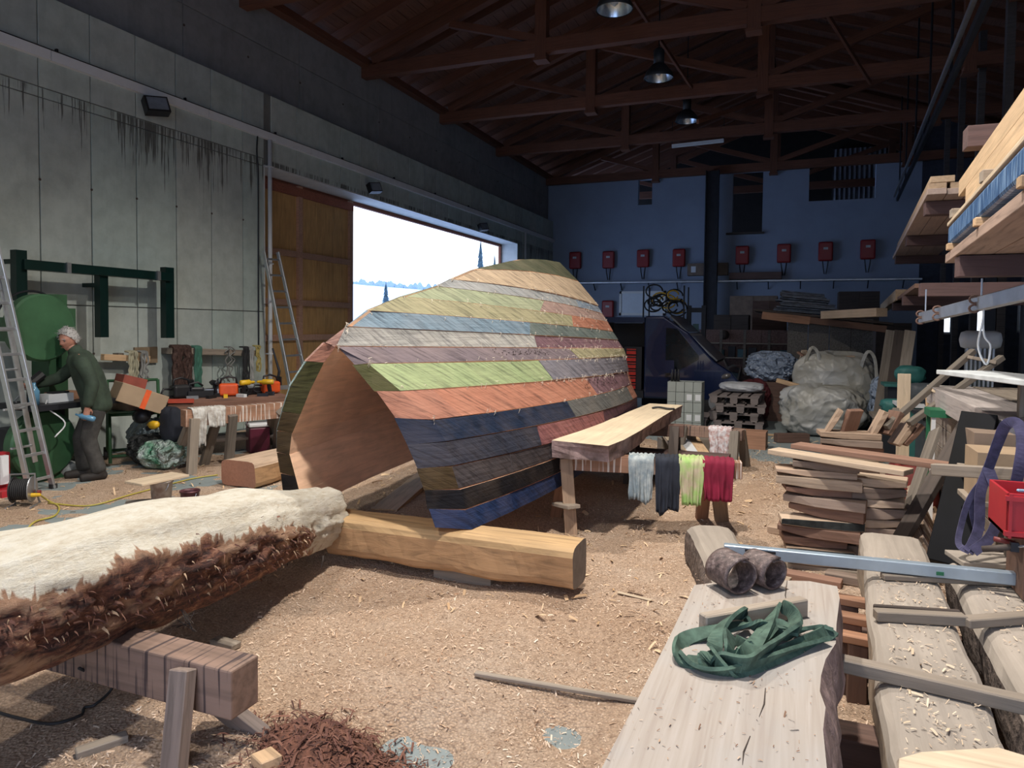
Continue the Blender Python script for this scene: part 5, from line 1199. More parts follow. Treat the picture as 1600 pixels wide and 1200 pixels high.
a = W(1535, 858, Y=3.62); b = W(1620, 852, Y=3.55); MB().tube([a, a.lerp(b, .55)], .014, 8).build('handle', dark_w, cl, smooth=True); MB().tube([a.lerp(b, .5), b], .006, 6).build('clamp_bar', steel, cl)
MB().bar(a.lerp(b, .6) + Vector((0, 0, -.02)), a.lerp(b, .6) + Vector((0, 0, .02)), .02, .03, up=(1, 0, 0)).build('collar', dsteel, cl)
a = W(1553, 842, Y=3.7); b = W(1590, 850, Y=3.7); s_ = thing('screwdriver', 'dark red tool handle under the crate', 'tool', a); MB().tube([a, b], .012, 8).build('handle', plain('dark_red_handle', (.2, .03, .03), .5), s_, smooth=True); MB().tube([b, b + (b - a) * .6], .004, 6).build('shank', steel, s_)
plank('tool_board', W(1490, 872, Z=.575), W(1640, 880, Z=.575), .20, .025, dusty, label='dusty board under the clamps at the right edge', cat='board')
# green trestle / red cloth among the clutter behind
gp_ = W(1480, 645, Y=7.0); gt = thing('green_stand', 'small green metal stand half hidden behind the black post', 'stand', (gp_.x, 7, 0))
MB().box((gp_.x, 7, gp_.z), (.30, .3, .06)).build('stand_top', green_p, gt)
for sx_, sy_ in ((-1, -1), (1, -1), (-1, 1), (1, 1)): MB().box((gp_.x + .12 * sx_, 7 + .12 * sy_, gp_.z / 2), (.03, .03, gp_.z)).build('leg', white_p if sy_ < 0 else green_p, gt)
rb = W(1450, 672, Y=7.6); MB().lathe([(.2, 0), (.24, .1), (.22, .4), (.15, .48)], 14, Matrix.Translation((rb.x - .12, 7.6, 0))).build('red_barrel', plain('dull_red_barrel', (.2, .02, .015), .6), label='dull red barrel behind the leaning boards', cat='barrel', smooth=True)
tarp = plain('clutter_tarp', (.05, .06, .07), .6, bmp=.4)

# ================================================================== BACKGROUND
# red wall boxes (inverters) on the far wall
inv_red = plain('dull_red_enamel', (.30, .012, .015), .4, nz=.05)
def inverter(px, py, lab):
    p = W(px, py, Y=FY - .12); t = thing('inverter', lab, 'inverter', (p.x, FY - .12, p.z - .3), group=None)
    bevel(MB().box((p.x, FY - .12, p.z), (.42, .20, .60)).build('case', inv_red, t), .05, 3)
    MB().box((p.x, FY - .227, p.z + .09), (.13, .012, .07)).build('display', plain('inverter_display', (.45, .48, .5), .3), t)
    for dx in (-.08, .08): MB().tube(spline([(p.x + dx, FY - .12, p.z - .3), (p.x + dx * .8, FY - .13, p.z - .45), (p.x + dx * .3, FY - .08, p.z - .7)], 4), .018, 5).build('cable', black_p, t)
for i, (px, py) in enumerate(((899, 407), (951, 406), (1005, 404), (1061, 403), (1160, 399), (1225, 396), (1290, 393), (1356, 390))):
    inverter(px, py, 'red wall-mounted inverter in the row on the far wall, %s from the left' % ['first', 'second', 'third', 'fourth', 'fifth', 'sixth', 'seventh', 'eighth'][i])
inverter(950, 483, 'lone red inverter below the row, left of the white window')
ry = FY - .15; a, b = W(868, 443, Y=ry), W(1440, 436, Y=ry)
sh_ = thing('wall_shelf', 'long narrow cable shelf on the far wall under the red inverters', 'shelf', a)
plank('shelf_board', a, b, .30, .05, steel, sh_)
for k in range(12): p = a.lerp(b, (k + .5) / 12); MB().bar(p + Vector((0, .12, -.25)), p + Vector((0, -.12, -.03)), .03, .03).build('bracket', dsteel, sh_)
p = W(1106, 422, Y=ry); bx_ = thing('cardboard_box', 'long cardboard box on the shelf below the steel column', 'box', p); MB().box((p.x, ry - .0, p.z + .02), (1.3, .28, .40)).build('carton', card_d, bx_); MB().box((p.x - .45, ry - .145, p.z + .02), (.15, .006, .2)).build('printed_label', white_p, bx_)
p = W(1180, 431, Y=ry); MB().box((p.x, ry, p.z), (1.6, .25, .22)).build('dark_parcel', brown_w, label='flat dark parcel on the wall shelf, right of the cardboard box', cat='parcel')
# white window
wz0, wz1 = W(1000, 493, Y=FY).z, W(1000, 455, Y=FY).z; wx0, wx1 = W(968, 470, Y=FY).x, W(1040, 470, Y=FY).x
wn4 = thing('window_4', 'white framed window low in the far wall above the van', None, ((wx0 + wx1) / 2, FY, wz0), kind='structure')
fm = MB()
for c, s in ((((wx0 + wx1) / 2, wz0 + .04), (wx1 - wx0, .08)), (((wx0 + wx1) / 2, wz1 - .04), (wx1 - wx0, .08)), ((wx0 + .04, (wz0 + wz1) / 2), (.08, wz1 - wz0)), ((wx1 - .04, (wz0 + wz1) / 2), (.08, wz1 - wz0))): fm.box((c[0], FY - .03, c[1]), (s[0], .06, s[1]))
fm.build('window_frame', white_p, wn4); MB().box(((wx0 + wx1) / 2, FY - .015, (wz0 + wz1) / 2), (wx1 - wx0 - .1, .02, wz1 - wz0 - .1)).build('pane', plain('frosted_pane', (.62, .70, .80), .25, nz=.03), wn4)

# van
VY = 13.55
vb_ = plain('dark_blue_van_paint', (.005, .013, .055), .22, .2, .05, coat=1.0); vglass = plain('dark_window_glass', (.01, .015, .02), .08, .0)
def vx(px): return W(px, 560, Y=VY).x
def vz(px, py): return W(px, py, Y=VY).z
van = thing('van', 'dark blue delivery van with its side door open, parked behind the hull', 'van', (-3, VY + .9, 0))
xr = vx(1008) - 3.3
prof = [(xr, .35), (xr, 1.75), (xr + .12, vz(1000, 494)), (vx(1036), vz(1036, 494)), (vx(1075), vz(1075, 520)), (vx(1118), vz(1118, 566)), (vx(1143), vz(1143, 582)), (vx(1158), vz(1158, 600)), (vx(1163), .55), (vx(1160), .35)]
m = MB(); D = 1.85; xo0, xo1 = vx(925), vx(1006)
# body as rings across with door opening cut from the near side
cab = [(vx(1006), .35), (vx(1006), vz(1006, 494))] + prof[3:]
m.prism(cab, VY, VY + D); bevel(m.build('cab', vb_, van), .04, 3)
MB().prism([(xr, .35), (xr, 1.75), (xr + .12, vz(1000, 494)), (xo0, vz(1000, 494)), (xo0, .35)], VY, VY + D).build('rear_body', vb_, van)
MB().box(((xo0 + xo1) / 2, VY + D / 2, vz(970, 497) - .03), (xo1 - xo0, D, .1)).build('roof_panel', vb_, van)
MB().box(((xo0 + xo1) / 2, VY + D / 2, .42), (xo1 - xo0, D, .14)).build('load_floor', dsteel, van)
MB().box(((xo0 + xo1) / 2, VY + D - .05, 1.1), (xo1 - xo0, .08, 1.4)).build('far_side', black_p, van)
MB().prism([(vx(1040), vz(1040, 590) + .0), (vx(1040), vz(1040, 512)), (vx(1058), vz(1058, 514)), (vx(1092), vz(1092, 556)), (vx(1092), vz(1092, 562))], VY - .012, VY + .0).build('side_window', vglass, van)
MB().bar(Vector((vx(1040), VY + D / 2, vz(1040, 494) - .02)) + Vector((.06, 0, .02)), Vector((vx(1117), VY + D / 2, vz(1117, 566))) + Vector((.03, 0, .02)), D - .2, .03, up=(1, 0, 1)).build('windscreen', plain('van_windscreen', (.10, .10, .11), .25), van)
hl = MB(); hl.lathe([(.02, 0), (.09, .02), (.10, .05)], 16, Matrix.Translation((vx(1135), VY - .02, vz(1135, 588))) @ Matrix.Rotation(R(-90), 4, 'X') @ Matrix.Rotation(R(-20), 4, 'Z') @ Matrix.Scale(.55, 4, (0, 1, 0))); hl.build('headlight', plain('headlight_glass', (.16, .15, .15), .2, .3), van, smooth=True)
MB().box((vx(1050), VY - .15, vz(1050, 572)), (.16, .2, .24)).build('wing_mirror', vb_, van)
for xw in (xr + .9, vx(1125)):
    w_ = thing('w', None, None) if False else None
    o = MB().lathe([(.05, -.1), (.32, -.1), (.34, -.05), (.34, .09), (.05, .1)], 28, Matrix.Translation((xw, VY + .1, .34)) @ Matrix.Rotation(R(90), 4, 'X')).build('wheel', rubber, van, smooth=True)
    MB().lathe([(.02, 0), (.19, .01), (.2, .03)], 20, Matrix.Translation((xw, VY - .012, .34)) @ Matrix.Rotation(R(-90), 4, 'X')).build('hub_cap', steel, o)
    MB().lathe([(.05, -.1), (.32, -.1), (.34, -.05), (.34, .09), (.05, .1)], 28, Matrix.Translation((xw, VY + D - .1, .34)) @ Matrix.Rotation(R(90), 4, 'X')).build('wheel', rubber, van, smooth=True)
# tool drawers in the van
dr = thing('tool_cabinet', 'tool cabinet with red drawers inside the open van', 'cabinet', ((xo0 + xo1) / 2, VY + .3, .49))
x1_, x0_ = xo1 - .08, vx(972)
MB().box(((x0_ + x1_) / 2, VY + .45, .49 + .42), (x1_ - x0_, .5, .84)).build('cabinet_body', dsteel, dr)
for k in range(6):
    o = MB().box(((x0_ + x1_) / 2 - .03, VY + .185, .56 + k * .135), (x1_ - x0_ - .16, .03, .105)).build('drawer', plain('red_drawer', (.55, .03, .02), .4), dr)
    MB().box(((x0_ + x1_) / 2 - .03, VY + .165, .585 + k * .135), (.2, .015, .02)).build('drawer_handle', black_p, o)
# things on the van roof and forklift-like mast behind
vzr = vz(1000, 494)
rkx = vx(1042); hs_ = thing('tangled_hose_rack', 'dark crate full of tangled black and yellow hoses behind the van roof', 'hose crate', (rkx, VY + 2.3, 0))
zc0, zc1 = W(1042, 498, Y=VY + 2.3).z, W(1042, 462, Y=VY + 2.3).z; xc0, xc1 = W(1010, 480, Y=VY + 2.3).x, W(1072, 480, Y=VY + 2.3).x
MB().box(((xc0 + xc1) / 2, VY + 2.3, zc0 / 2 + .0), (xc1 - xc0, .7, zc0)).build('cabinet_base', dsteel, hs_)
for x in (xc0, xc1):
    for yq in (-.33, .33): MB().box((x, VY + 2.3 + yq, (zc0 + zc1) / 2 + .1), (.03, .03, zc1 - zc0 + .2)).build('crate_post', dsteel, hs_)
for q in range(14):
    c = Vector((rng.uniform(xc0 + .15, xc1 - .15), VY + 2.3 + rng.uniform(-.25, .15), rng.uniform(zc0 + .08, zc1 + .12))); r_ = rng.uniform(.10, .22); ph = rng.random() * 6; tl__ = rng.uniform(-.6, .6)
    MB().tube([c + Vector((r_ * math.cos(a), r_ * tl__ * math.sin(a + ph) * .5, r_ * .8 * math.sin(a))) for a in np.linspace(0, 2 * math.pi * .93, 15)], .018, 5).build('hose_coil', yellow_p if q % 4 == 0 else rubber, hs_, smooth=True)
ma = thing('lift_mast', 'dark mast of a lift truck standing behind the van', 'lift truck', (W(1088, 500, Y=VY + 2.4).x, VY + 2.4, 0))
mx = W(1088, 500, Y=VY + 2.4).x
for dx in (-.16, .16): MB().box((mx + dx, VY + 2.4, 1.1), (.09, .14, 2.2)).build('mast_rail', dsteel, ma)
for z in (.4, 1.2, 2.1): MB().box((mx, VY + 2.4, z), (.4, .1, .1)).build('mast_crossbar', dsteel, ma)
MB().box((mx, VY + 2.33, 1.55), (.12, .04, .5)).build('gauge_panel', plain('teal_panel', (.06, .16, .16), .4), ma)
MB().box((mx, VY + 2.9, .5), (.9, .8, .9)).build('truck_body', dsteel, ma)
# cartons in front of the van
cxx0, cxx1 = W(1042, 640, Y=11.75).x, W(1096, 640, Y=11.75).x; nw = 4; cwid = (cxx1 - cxx0) / nw; ch_ = .165
cart = plain('grey_green_carton', (.33, .36, .34), .7, nz=.04)
for i in range(nw):
    for j in range(5):
        t = thing('carton', 'small grey carton in the stack before the van, %s column, %s layer' % (['first', 'second', 'third', 'fourth'][i], ORD[j]), 'carton', (cxx0 + cwid * (i + .5), 11.9, ch_ * j), group=None)
        MB().box((cxx0 + cwid * (i + .5), 11.95, ch_ * (j + .5)), (cwid - .008, .4, ch_ - .006)).build('carton_body', cart, t)
        if i >= 2 and j in (1, 3): MB().box((cxx0 + cwid * (i + .5) + .01, 11.748, ch_ * (j + .5)), (cwid * .6, .004, ch_ * .6)).build('printed_label', white_p, t)
bo = W(1045, 588, Y=11.95)
for i, dx in enumerate((0, .05, .10)): MB().lathe([(.022, 0), (.024, .12), (.010, .16), (.010, .2)], 10, Matrix.Translation((cxx0 + .06 + dx, 11.85, ch_ * 5))).build('bottle', black_p, smooth=True, label='small dark bottle on the carton stack, %s' % ['left', 'middle', 'right'][i], cat='bottle')
# pallets
pal_m = wood('pallet_wood', (.24, .20, .19)); 
def pallet(c, rz, lab):
    t = thing('pallet', lab, 'pallet', c); Mx = Matrix.Translation(Vector(c)) @ Matrix.Rotation(rz, 4, 'Z')
    def bx(n_, p, s): link(n_, MB().box((0, 0, 0), s).mesh(n_), pal_m, t, Mx @ Matrix.Translation(p))
    for i in range(5): bx('deck_board', (-.34 + .17 * i, 0, .133), (.12 if i % 2 else .14, 1.2, .022))
    for y in (-.53, 0, .53):
        bx('cross_board', (0, y, .111), (.8, .13, .022))
        for x in (-.33, 0, .33): bx('block', (x, y, .061), (.12, .13, .078))
    for x in (-.33, 0, .33): bx('bottom_board', (x, 0, .011), (.1, 1.2, .022))
    return t
pc_ = W(1150, 672, Z=0); pcx, pcy = pc_.x, pc_.y + .6
for i in range(4): pallet((pcx + (.0, -.03, .02, -.02)[i], pcy + (.0, .03, -.02, .02)[i], .1455 * i), R((3, -2, 4, -3)[i]), 'grey wooden pallet in the stack before the van, %s' % ['lowest', 'second from below', 'third from below', 'topmost'][i])
pallet((pcx - .62 - .3, pcy + .15, 0), R(2), 'single low pallet on the floor left of the pallet stack')
def sack(name, c, rx_, ry_, h, mat, seed, lab, cat, group=None, parent=None, lump=.12, open_top=0, sq=.55, nu=110, nv=56, fold=.06):
    c = Vector(c); m = MB()
    def f(u, v):
        a = 2 * math.pi * u; ph = -math.pi / 2 + math.pi * v; cr_ = math.cos(ph); sr = math.sin(ph)
        cr2 = abs(cr_) ** sq; z = (abs(sr) ** .8 * (1 if sr > 0 else -1)) * .5 + .5
        ca, sa = math.cos(a), math.sin(a); ex = .75
        x = abs(ca) ** ex * (1 if ca > 0 else -1); y = abs(sa) ** ex * (1 if sa > 0 else -1)
        k = 1 + lump * noise.noise(Vector((ca * 1.6 + seed, sa * 1.6, z * 2.2))) - fold * 1.1 * max(0, .35 - abs(noise.noise(Vector((ca * 2.2 + sa * 1.5 + seed, sa * 2.2, z * 5 + ca * 2))))) - fold * .7 * max(0, .3 - abs(noise.noise(Vector((ca * 5 + seed, sa * 5 + z * 3, z * 3)))))  + fold * abs(noise.noise(Vector((ca * 4 + seed, sa * 4, z * 9 - a)))) - fold * .6 * abs(math.sin(a * 3.5 + z * 7 + seed)) * cr2 + fold * .8 * z * abs(math.sin(a * 4 + seed + 2.5 * noise.noise(Vector((ca * 2, sa * 2, z * 2 + seed)))))
        return c + Vector((x * rx_ * cr2 * k, y * ry_ * cr2 * k, max(0, z * h * (1 + .10 * noise.noise(Vector((ca * 2, sa * 2, seed)))))))
    m.grid(f, nu, nv, closed=True); return m.build(name, mat, parent, smooth=True, label=lab, cat=cat, group=group)
woven = crumple('white_woven_plastic', (.40, .41, .41), 2.4, .42, .8, (.30, .29, .25)); clear = crumple('bluish_clear_film', (.34, .42, .56), 5.0, .25, 1.0); bluebag = crumple('blue_film_bag', (.10, .20, .42), 5.0, .3, 1.0)
sack('filled_sack', (pcx + .02, pcy + .15, .585), .38, .3, .17, plain('white_sack', (.55, .57, .6), .5, bmp=.1), 3, 'filled white sack lying on top of the pallet stack', 'sack')
bc = W(1288, 686, Z=0)
bf = thing('bulk_bag', 'large slumped white bulk bag in front of the shed', 'bulk bag', (bc.x, bc.y + .45, 0))
sack('bag_body', (bc.x - .03, bc.y + .50, 0), .62, .5, .80, woven, 5, None, None, parent=bf, sq=.42, lump=.16, fold=.10)
br = thing('bulk_bag', 'tall white bulk bag full of wood offcuts behind the slumped one', 'bulk bag', (bc.x + .2, bc.y + 1.5, 0))
sack('bag_body', (bc.x + .16, bc.y + 1.35, 0), .70, .5, 1.28, woven, 11, None, None, parent=br, sq=.38, lump=.16, fold=.05)
for i, (x, z) in enumerate(((-.35, 1.1), (.5, 1.05))):
    p = Vector((bc.x + .16 + x, bc.y + 1.0, z)); ribbon('lifting_loop', spline([p + Vector((-.12, 0, -.15)), p + Vector((-.08, -.02, .12)), p + Vector((0, -.03, .30)), p + Vector((.10, -.02, .18)), p + Vector((.14, -.03, -.2)), p + Vector((.15, -.03, -.5))], 5), .05, .006, woven, br, upf=lambda i: (0, -1, .2))
for i in range(9): 
    p = Vector((bc.x + .16 + rng.uniform(-.5, .4), bc.y + 1.35 + rng.uniform(-.25, .2), 1.18 + rng.uniform(-.08, .10))); plank('offcut', p, p + Vector((rng.uniform(-.25, .25), rng.uniform(-.1, .1), rng.uniform(.0, .16))), .1, .035, wedge_m[i % 4], label='wood offcut sticking out of the tall bulk bag', cat='offcut', group='offcuts in the tall bulk bag')
plank('offcut', W(1214, 594, Y=bc.y + .9), W(1250, 604, Y=bc.y + .8), .09, .07, pine, label='tan block poking out left between the two bulk bags', cat='offcut')
sack('film_bag', (W(1357, 660, Z=0).x + .1, bc.y + .9, 0), .24, .2, .95, clear, 21, 'crumpled clear film bag right of the bulk bags', 'plastic bag', fold=.25)
sack('film_bag', (W(1372, 660, Z=0).x + .12, bc.y + 1.6, 0), .22, .2, .85, bluebag, 27, 'blue film bag at the right behind the bulk bags', 'plastic bag', fold=.25)
sack('film_bag', (W(1205, 600, Y=14.2).x, 14.2, .72), .42, .25, .55, clear, 33, 'bluish film bundle left of the bulk bags', 'plastic bag', fold=.25)
tb3 = W(1205, 600, Y=14.2).x; MB().box((tb3, 14.2, .36), (.9, .5, .72)).build('dark_crate', brown_w, label='dark crate carrying the bluish film bundle', cat='crate')
sack('red_bundle', (W(1178, 585, Y=13.8).x, 13.9, .0), .3, .22, .75, plain('dark_red_cloth', (.10, .015, .02), .8, bmp=.3), 37, 'dark red cloth bundle behind the pallets', 'bundle', fold=.15)
dk = W(1250, 688, Z=.06); plank('floor_beam', W(1212, 684, Z=.07), W(1262, 684, Z=.07), .14, .13, brown_w, label='short dark beam on the floor left of the bulk bag', cat='beam')
plank('floor_batten', W(1180, 678, Z=.02), W(1215, 680, Z=.02), .04, .03, pine, label='thin tan batten on the floor beside the short dark beam', cat='batten')
# plywood shed
SY = bc.y + 2.6
s0, s1 = W(1228, 600, Y=SY).x, W(1362, 600, Y=SY).x; stp = W(1290, 498, Y=SY).z
shed = thing('board_shed', 'grey board shed with a sloping roof of planks, behind the bulk bags', 'shed', ((s0 + s1) / 2, SY + .8, 0))
w4 = (s1 - s0) / 4
for i in range(4): MB().box((s0 + w4 * (i + .5), SY, stp / 2), (w4 - .012, .03, stp)).build('wall_board', osb, shed)
MB().box((s1 - .02, SY + .8, stp / 2), (.03, 1.6, stp)).build('side_board', osb, shed); MB().box((s0 + .02, SY + .8, stp / 2), (.03, 1.6, stp)).build('side_board', osb, shed)
ra, rb_ = W(1178, 484, Y=SY - .25), W(1395, 506, Y=SY - .25)
ra.z = max(ra.z, stp + .06); 
plank('roof_sheet', ra + Vector((0, 1, 0)), rb_ + Vector((0, 1, .0)), 2.1, .04, dark_w, shed)
plank('fascia', ra + Vector((.15, -.02, -.10)), ra.lerp(rb_, .42) + Vector((0, -.02, -.10)), .03, .15, larch, shed); plank('fascia', ra.lerp(rb_, .42) + Vector((0, -.02, -.09)), rb_ + Vector((-.1, -.02, -.10)), .03, .12, wood('dim_fascia', (.22, .12, .08)), shed)
roofp = ra.lerp(rb_, .4)
for i in range(12):
    p = ra.lerp(rb_, .38) + Vector((rng.uniform(-.08, .08), .8 + rng.uniform(-.1, .1), .055 + .034 * i - .01)); hw = .55 - .015 * i
    o = plank('folded_sheet', p + Vector((-hw, 0, .06)), p + Vector((hw, 0, -.06 + .03)), .7, .030, plain('grey_folded_film', (.16, .18, .22), .5, nz=.3, scale=9, bmp=.4), sub=4, wob=.02, label='grey folded sheet in the bundle on the shed roof, %s' % ORD[i].replace('lowest', 'lowest of the pile'), cat='sheet')
plank('roof_timber_long', W(1290, 501, Y=SY - .5) + Vector((0, 0, .1)), W(1378, 488, Y=SY - 1.6) + Vector((0, 0, 0)), .22, .14, fresh_face, label='pale squared timber resting on the shed roof, end to the right', cat='timber')
# chip board wall with shelves behind
CY_ = 18.2; c0, c1 = W(1092, 560, Y=CY_).x, W(1240, 560, Y=CY_).x; ctop = W(1130, 515, Y=CY_).z
cw_ = thing('shelf_wall', 'pinkish chipboard wall with tool shelves deep behind the pallets', 'shelving', ((c0 + c1) / 2, CY_, 0))
for i in range(3): MB().box((c0 + (c1 - c0) / 3 * (i + .5), CY_, ctop / 2), ((c1 - c0) / 3 - .01, .03, ctop)).build('chip_board', osb_pink, cw_)
for z in (.6, 1.0, 1.35): plank('shelf', (c0, CY_ - .18, z), (c1, CY_ - .18, z), .32, .03, pine_grey, cw_)
for i in range(5): MB().box((c0 + (c1 - c0) * i / 4, CY_ - .32, ctop / 2), (.06, .05, ctop)).build('shelf_post', grey_w, cw_)
for i in range(16):
    z = (.615, 1.015)[i % 2]; x = c0 + .2 + (c1 - c0 - .4) * i / 15; s = rng.uniform(.14, .26)
    MB().box((x, CY_ - .18, z + s / 2), (rng.uniform(.12, .22), .2, s)).build('shelf_box', [card_d, dsteel, brown_w, plain('teal_box', (.05, .12, .15), .6)][i % 4], label='dim %s box on the %s shelf of the chipboard wall, %s from the left' % (['brown', 'dark metal', 'dark brown', 'teal'][i % 4], ['lower', 'upper'][i % 2], ['first', 'second', 'third', 'fourth', 'fifth', 'sixth', 'seventh', 'eighth'][i // 2]), cat='box')
m = MB(); m.lathe([(.1, 0), (.12, .03), (.02, .05)], 18, Matrix.Translation((W(1132, 523, Y=CY_).x, CY_ - .05, W(1132, 523, Y=CY_).z)) @ Matrix.Rotation(R(90), 4, 'X')); m.build('hanging_reel', dark_w, cw_, smooth=True)
# dark gallery above: long low storage of dark boxes between van and shed
for i, (px0, px1, py0, py1, Y, mt, lab) in enumerate(((1115, 1170, 515, 492, 19.5, dark_w, 'dark crate on top of the chipboard wall, left'), (1175, 1230, 515, 470, 20.5, brown_w, 'brown storage cupboard behind the shed'), (1140, 1215, 492, 462, 21.5, card_d, 'brown carton high behind the crates'),
        (1310, 1375, 500, 455, 20.5, dark_w, 'dark storage cupboard behind the right of the shed'), (1365, 1425, 640, 505, 18.0, dark_w, 'tall dark cupboard in the far right corner'))):
    a, b = W(px0, py0, Y=Y), W(px1, py1, Y=Y)
    m = MB().box(((a.x + b.x) / 2, Y + .4, b.z / 2), (b.x - a.x, .8, b.z)); t = thing('storage_cupboard', lab, 'cupboard', ((a.x + b.x) / 2, Y + .4, 0)); m.build('carcass', mt, t); n_ = 2
    for q in range(n_): MB().box((a.x + (b.x - a.x) * (q + .5) / n_, Y - .012, b.z / 2), ((b.x - a.x) / n_ - .02, .02, b.z - .06)).build('front_panel', mt, t)
for i, px in enumerate((1378, 1392, 1408)):
    p = W(px, 620, Y=12.5); plank('leaning_board', Vector((p.x - .1, 12.3, .0)), Vector((p.x + .15, 12.9, 1.7)), .16, .03, [grey_w, dark_w, pine_grey][i], up=(0, 1, 0), label='tall dim board leaning in the far right corner, %s' % ['left', 'middle', 'right'][i], cat='board')
# low clutter right of the bulk bags
for i in range(14):
    x = rng.uniform(1.0, 2.0); y = rng.uniform(9.0, 12.0); z = 0
    s = (rng.uniform(.3, .6), rng.uniform(.3, .5), rng.uniform(.3, .7)); 
cl_m = [dsteel, plain('teal_cover', (.03, .15, .14), .6, bmp=.3), tarp, grey_w, white_p]
for i, (px, py, Y, s) in enumerate(((1400, 640, 10.6, (.5, .4, .55)), (1440, 640, 10.2, (.5, .4, .75)), (1475, 640, 9.6, (.5, .5, .7)), (1420, 640, 11.6, (.6, .4, .9)), (1500, 650, 9.0, (.5, .5, .6)))):
    x = W(px, py, Y=Y).x; t = thing('machine_table', 'dim cluttered machine table behind the leaning rails, %s' % ['front left', 'front middle', 'front right', 'rear left', 'far right'][i], 'machine', (x, Y, 0))
    MB().box((x, Y, s[2] / 2), s).build('machine_body', cl_m[i % 3], t); MB().box((x, Y, s[2] + .02), (s[0] + .1, s[1] + .1, .04)).build('table_top', cl_m[(i + 3) % 5], t)
    sack('covered_tool', (x, Y, s[2] + .04), .2, .15, .2 + .05 * (i % 2), cl_m[(i + 1) % 3], 50 + i, 'crumpled cover on the machine table, %s' % ['front left', 'front middle', 'front right', 'rear left', 'far right'][i], 'cover', nu=24, nv=12, fold=.2)
# ================================================================== LEFT SIDE
# green steel frame fixed to the wall
GXp = LX + .30
gf = thing('steel_frame', 'dark green steel frame with three hanging posts on the concrete wall', 'steel frame', (LX + .3, 6, 1.7))
def wp(px, py, X=GXp): return W(px, py, X=X)
def post_px(xa, xb, ya, yb):
    a, b = wp(xa, (ya + yb) / 2), wp(xb, (ya + yb) / 2); zt_, zb_ = wp((xa + xb) / 2, ya).z, wp((xa + xb) / 2, yb).z
    MB().box((GXp, (a.y + b.y) / 2, (zt_ + zb_) / 2), (.10, b.y - a.y, zt_ - zb_)).build('post', dgreen, gf)
    MB().box(((LX + GXp - .05) / 2, (a.y + b.y) / 2, zt_ - .12), (GXp - .05 - LX, .05, .05)).build('wall_bracket', dgreen, gf)
post_px(21, 38, 391, 470); post_px(152, 165, 430, 527); post_px(255, 268, 418, 528)
a, b = wp(30, 413), wp(262, 433); plank('cross_beam', a + Vector((.03, 0, 0)), b + Vector((.03, 0, 0)), .12, .11, dgreen, gf)
for t_ in (.25, .88): p = a.lerp(b, t_); MB().box((p.x + .1, p.y, p.z), (.03, .05, .12)).build('clamp_plate', steel, gf)
# hanging rail with chains, straps and cables
hx = LX + .14
hr = thing('hanging_rail', 'wooden rail on the wall from which chains and ropes hang, behind the workbench', 'rail', W(330, 549, X=hx))
a, b = W(264, 548, X=hx), W(402, 552, X=hx); plank('rail', a, b, .10, .09, pine_grey, hr)
for t_ in (.02, .5, .98): p = a.lerp(b, t_); MB().box((LX + .05, p.y, p.z), (.10, .08, .08)).build('rail_block', grey_w, hr)
def hung(name, px, py0, py1, mat, n, wpx, r, lab, cat, twist=.02):
    m = MB(); p0 = W(px, py0, X=hx + .06); p1 = W(px, py1, X=hx + .06); wd = wpx / FPX * 11
    for k in range(n):
        y = p0.y + (k / max(1, n - 1) - .5) * wd; pts = []
        for j in range(9):
            t = j / 8; pts.append((hx + .075 + rng.uniform(-.01, .012), y + rng.uniform(-twist, twist), p0.z + .05 + (p1.z - p0.z) * t * rng.uniform(.97, 1.03)))
        pts = [(hx - .0, y, p0.z + .06)] + pts; m.tube(spline(pts, 3), r, 5)
    return m.build(name, mat, label=lab, cat=cat)
rust = plain('rusty_chain', (.10, .055, .045), .8, .3, .3, 30, .6)
hung('hanging_chain', 276, 548, 615, rust, 5, 12, .028, 'thick bundle of rusty chain on the rail, left one', 'chain', .02)
hung('hanging_chain', 292, 548, 612, rust, 4, 10, .028, 'bundle of rusty chain right beside the first one on the rail', 'chain', .02)
hung('hanging_strap', 308, 548, 610, plain('faded_green_strap', (.06, .18, .13), .8), 5, 9, .02, 'faded green strap bundle hanging on the rail beside the chains', 'strap', .006)
hung('hanging_cable', 358, 548, 600, plain('grey_cable', (.2, .2, .19), .6), 3, 9, .010, 'thin tangled grey cables hanging in the middle of the rail', 'cable', .06)
hung('hanging_cable', 383, 548, 615, rubber, 6, 12, .012, 'bundle of black cables hanging right on the rail', 'cable', .012)
hung('hanging_cable', 392, 548, 612, plain('light_grey_cable', (.4, .4, .38), .6), 4, 7, .011, 'bundle of light grey cables beside the black ones on the rail', 'cable', .012)
hung('hanging_rope', 402, 546, 585, plain('yellow_rope', (.45, .36, .12), .8), 4, 7, .012, 'yellow rope coil at the right end of the rail', 'rope', .03)
hr2 = thing('hanging_rail', 'pale wooden rail with ropes on the wall behind the man', 'rail', W(200, 560, X=hx))
a, b = W(160, 558, X=hx), W(232, 561, X=hx); plank('rail', a, b, .07, .08, pine, hr2); MB().box((LX + .05, a.y + .3, a.z), (.10, .08, .08)).build('rail_block', grey_w, hr2); MB().box((LX + .05, b.y - .1, b.z), (.10, .08, .08)).build('rail_block', grey_w, hr2)
hung('hanging_rope', 207, 556, 600, plain('cream_rope', (.45, .42, .3), .8), 5, 12, .014, 'cream rope hank on the pale rail, left one', 'rope', .01)
hung('hanging_rope', 224, 556, 602, plain('grey_rope', (.25, .25, .24), .8), 4, 9, .014, 'grey rope hank on the pale rail, right one', 'rope', .02)
p = W(231, 555, X=LX + .06); MB().box((LX + .02, p.y + .0, p.z), (.03, .36, .22)).build('notice_board', plain('brown_board', (.26, .19, .12), .8), label='small brown board on the wall at the right end of the pale rail', cat='board')
